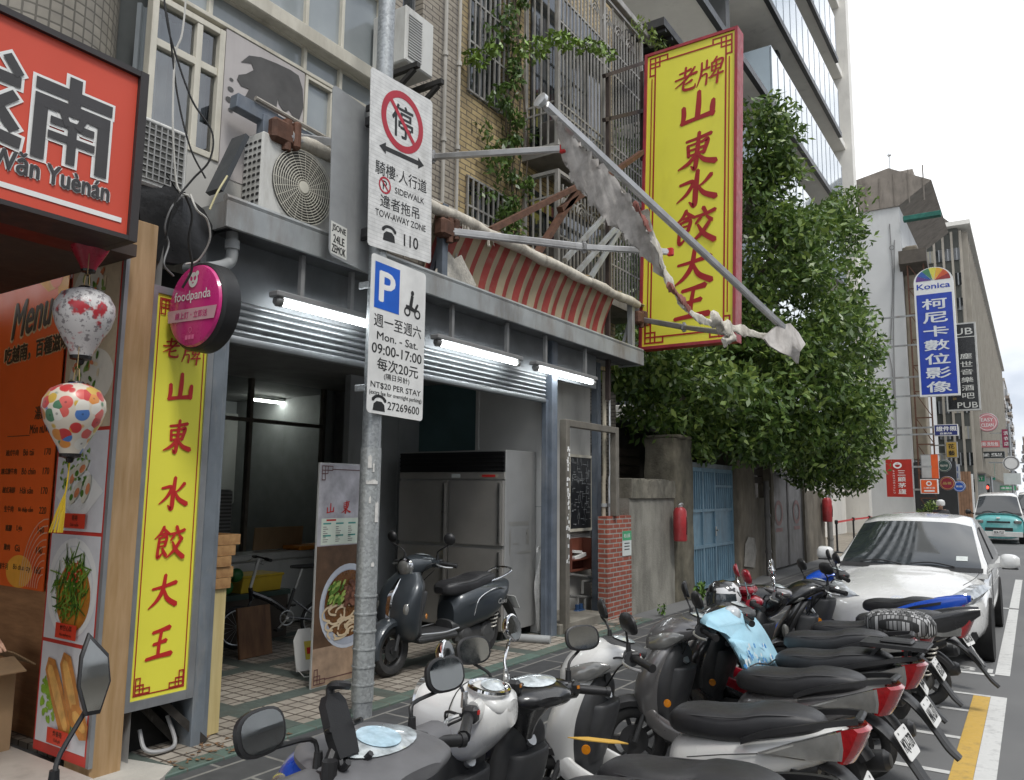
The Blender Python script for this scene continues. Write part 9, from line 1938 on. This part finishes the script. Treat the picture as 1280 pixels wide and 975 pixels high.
# ------------------------------------------------------------------ people
def person(label, loc, rz, pose, shirt, trousers, skinc=(.42, .24, .16), hair=True, helmet=None, sit=False, hgt=1.70):
	s = hgt/1.70; t = T('person', label, 'person', (0, 0, 0)); V = []; E_ = []; RR = []
	def add(p, r_, par): V.append(Vector(p)*s); RR.append(r_*s); (E_.append((par, len(V)-1)) if par is not None else None); return len(V)-1
	pel = add((0, 0, .93), .15, None); wa = add((0, 0, 1.08), .13, pel); ch = add((.01, 0, 1.28), .155, wa); ne = add((0, 0, 1.44), .065, ch); hd0 = add((.015, 0, 1.52), .06, ne)
	for k in (-1, 1):
		hp = add((0, k*.09, .88), .10, pel); kn = add((.03 if not sit else .38, k*.10, .50 if not sit else .86), .068, hp); an = add((-.02 if not sit else .36, k*.10, .09 if not sit else .45), .042, kn); add((.13 if not sit else .48, k*.11, .035 if not sit else .40), .035, an)
		sh = add((0, k*.19, 1.38), .065, ch); el = add((.03 if not sit else .18, k*.25, 1.12), .045, sh); wr_ = add((.14 if not sit else .42, k*.24, .92 if not sit else 1.05), .033, el); hn = add((.19 if not sit else .48, k*.23, .87 if not sit else 1.04), .030, wr_)
		for f in range(5): a = (-.03+.015*f); k1 = add((.22 if not sit else .51, k*.23+a, .84 if not sit else 1.03), .010, hn); add((.235+.01*f if not sit else .54, k*.23+a*1.2-(k*.03 if f == 4 else 0), .80+.004*abs(f-2) if not sit else 1.0), .008, k1)
	me = bpy.data.meshes.new('person_body'); me.from_pydata([tuple(v) for v in V], E_, []); me.update(); o = bpy.data.objects.new('body', me); COL.objects.link(o)
	md = o.modifiers.new('skin', 'SKIN'); md.use_smooth_shade = True; sk = me.skin_vertices[0].data
	for i, q in enumerate(sk): q.radius = (RR[i], RR[i]); q.use_root = (i == 0)
	sb = o.modifiers.new('sub', 'SUBSURF'); sb.levels = 1; sb.render_levels = 1
	dg = bpy.context.evaluated_depsgraph_get(); m2 = bpy.data.meshes.new_from_object(o.evaluated_get(dg)); o.modifiers.clear(); o.data = m2; bpy.data.meshes.remove(me)
	skin = mat('skin tone', skinc, .55, 0, .06, 9)
	for q in (skin, shirt, trousers, blackp): m2.materials.append(q)
	for p in m2.polygons:
		z = p.center.z/s; p.use_smooth = True; ax = abs(p.center.y/s)
		p.material_index = 3 if (z < .10 and not sit) or (sit and z < .47) else 2 if z < .97 and ax < .205 else 1 if z < 1.43 and (z > 1.0 or ax < .2) else 0
	o.parent = t
	mb = MB(); c = Vector((.03, 0, 1.60))*s; mb.secz([(1.47*s, .03*s, .045*s, .055*s), (1.51*s, .035*s, .062*s, .082*s), (1.57*s, .03*s, .074*s, .095*s), (1.64*s, .02*s, .076*s, .098*s), (1.69*s, .01*s, .062*s, .08*s), (1.715*s, .005*s, .02*s, .03*s)], 24, 4, 2.1)
	mb.blob(c+Vector((.100, 0, -.02))*s, (.02*s, .014*s, .026*s), 10, 6); [mb.blob(c+Vector((.0, k*.078, -.015))*s, (.016*s, .010*s, .028*s), 10, 6) for k in (-1, 1)]; mb.blob(c+Vector((.088, 0, -.068))*s, (.012*s, .026*s, .007*s), 10, 6); ho = mb.build('head', skin, t)
	mb = MB(); [mb.blob(c+Vector((.084, k*.031, .008))*s, (.011*s, .012*s, .007*s), 10, 6) for k in (-1, 1)]; mb.build('eyes', blackprint, ho)
	if helmet: mb = MB(); mb.lathe([(.12*s, -.05*s), (.13*s, .02*s), (.11*s, .09*s), (.06*s, .125*s), (.002, .135*s)], c+Vector((-.01, 0, .02))*s, (.12, 0, 1), 22); mb.build('helmet', helmet, t)
	else:
		mb = MB(); mb.secz([(1.56*s, -.035*s, .080*s, .065*s), (1.63*s, -.018*s, .086*s, .09*s), (1.69*s, .0, .076*s, .098*s), (1.73*s, .0, .04*s, .055*s)], 22, 4, 2.1); mb.build('hair', mat('black hair', (.012, .010, .009), .5, 0, .3, 30), t)
	t.location = loc; t.rotation_euler = (0, 0, rz); return t
hp = PY(1177, 650, 27)
person('rider in a pale helmet seen over the roof of the white car', (hp.x, 27, .02), R(-90), 0, mat('dark jacket', (.03, .03, .035), .7), mat('dark trousers', (.025, .025, .03), .8), helmet=whitep, hgt=1.62)
pp = PY(-14, 640, 2.0)
person('passer-by in olive clothes at the very left edge of the picture', (PY(-77, 700, 2.0).x, 2.0, .02), R(20), 0, mat('olive shirt', (.10, .095, .05), .8), mat('olive trousers', (.09, .085, .05), .8), hgt=1.74)
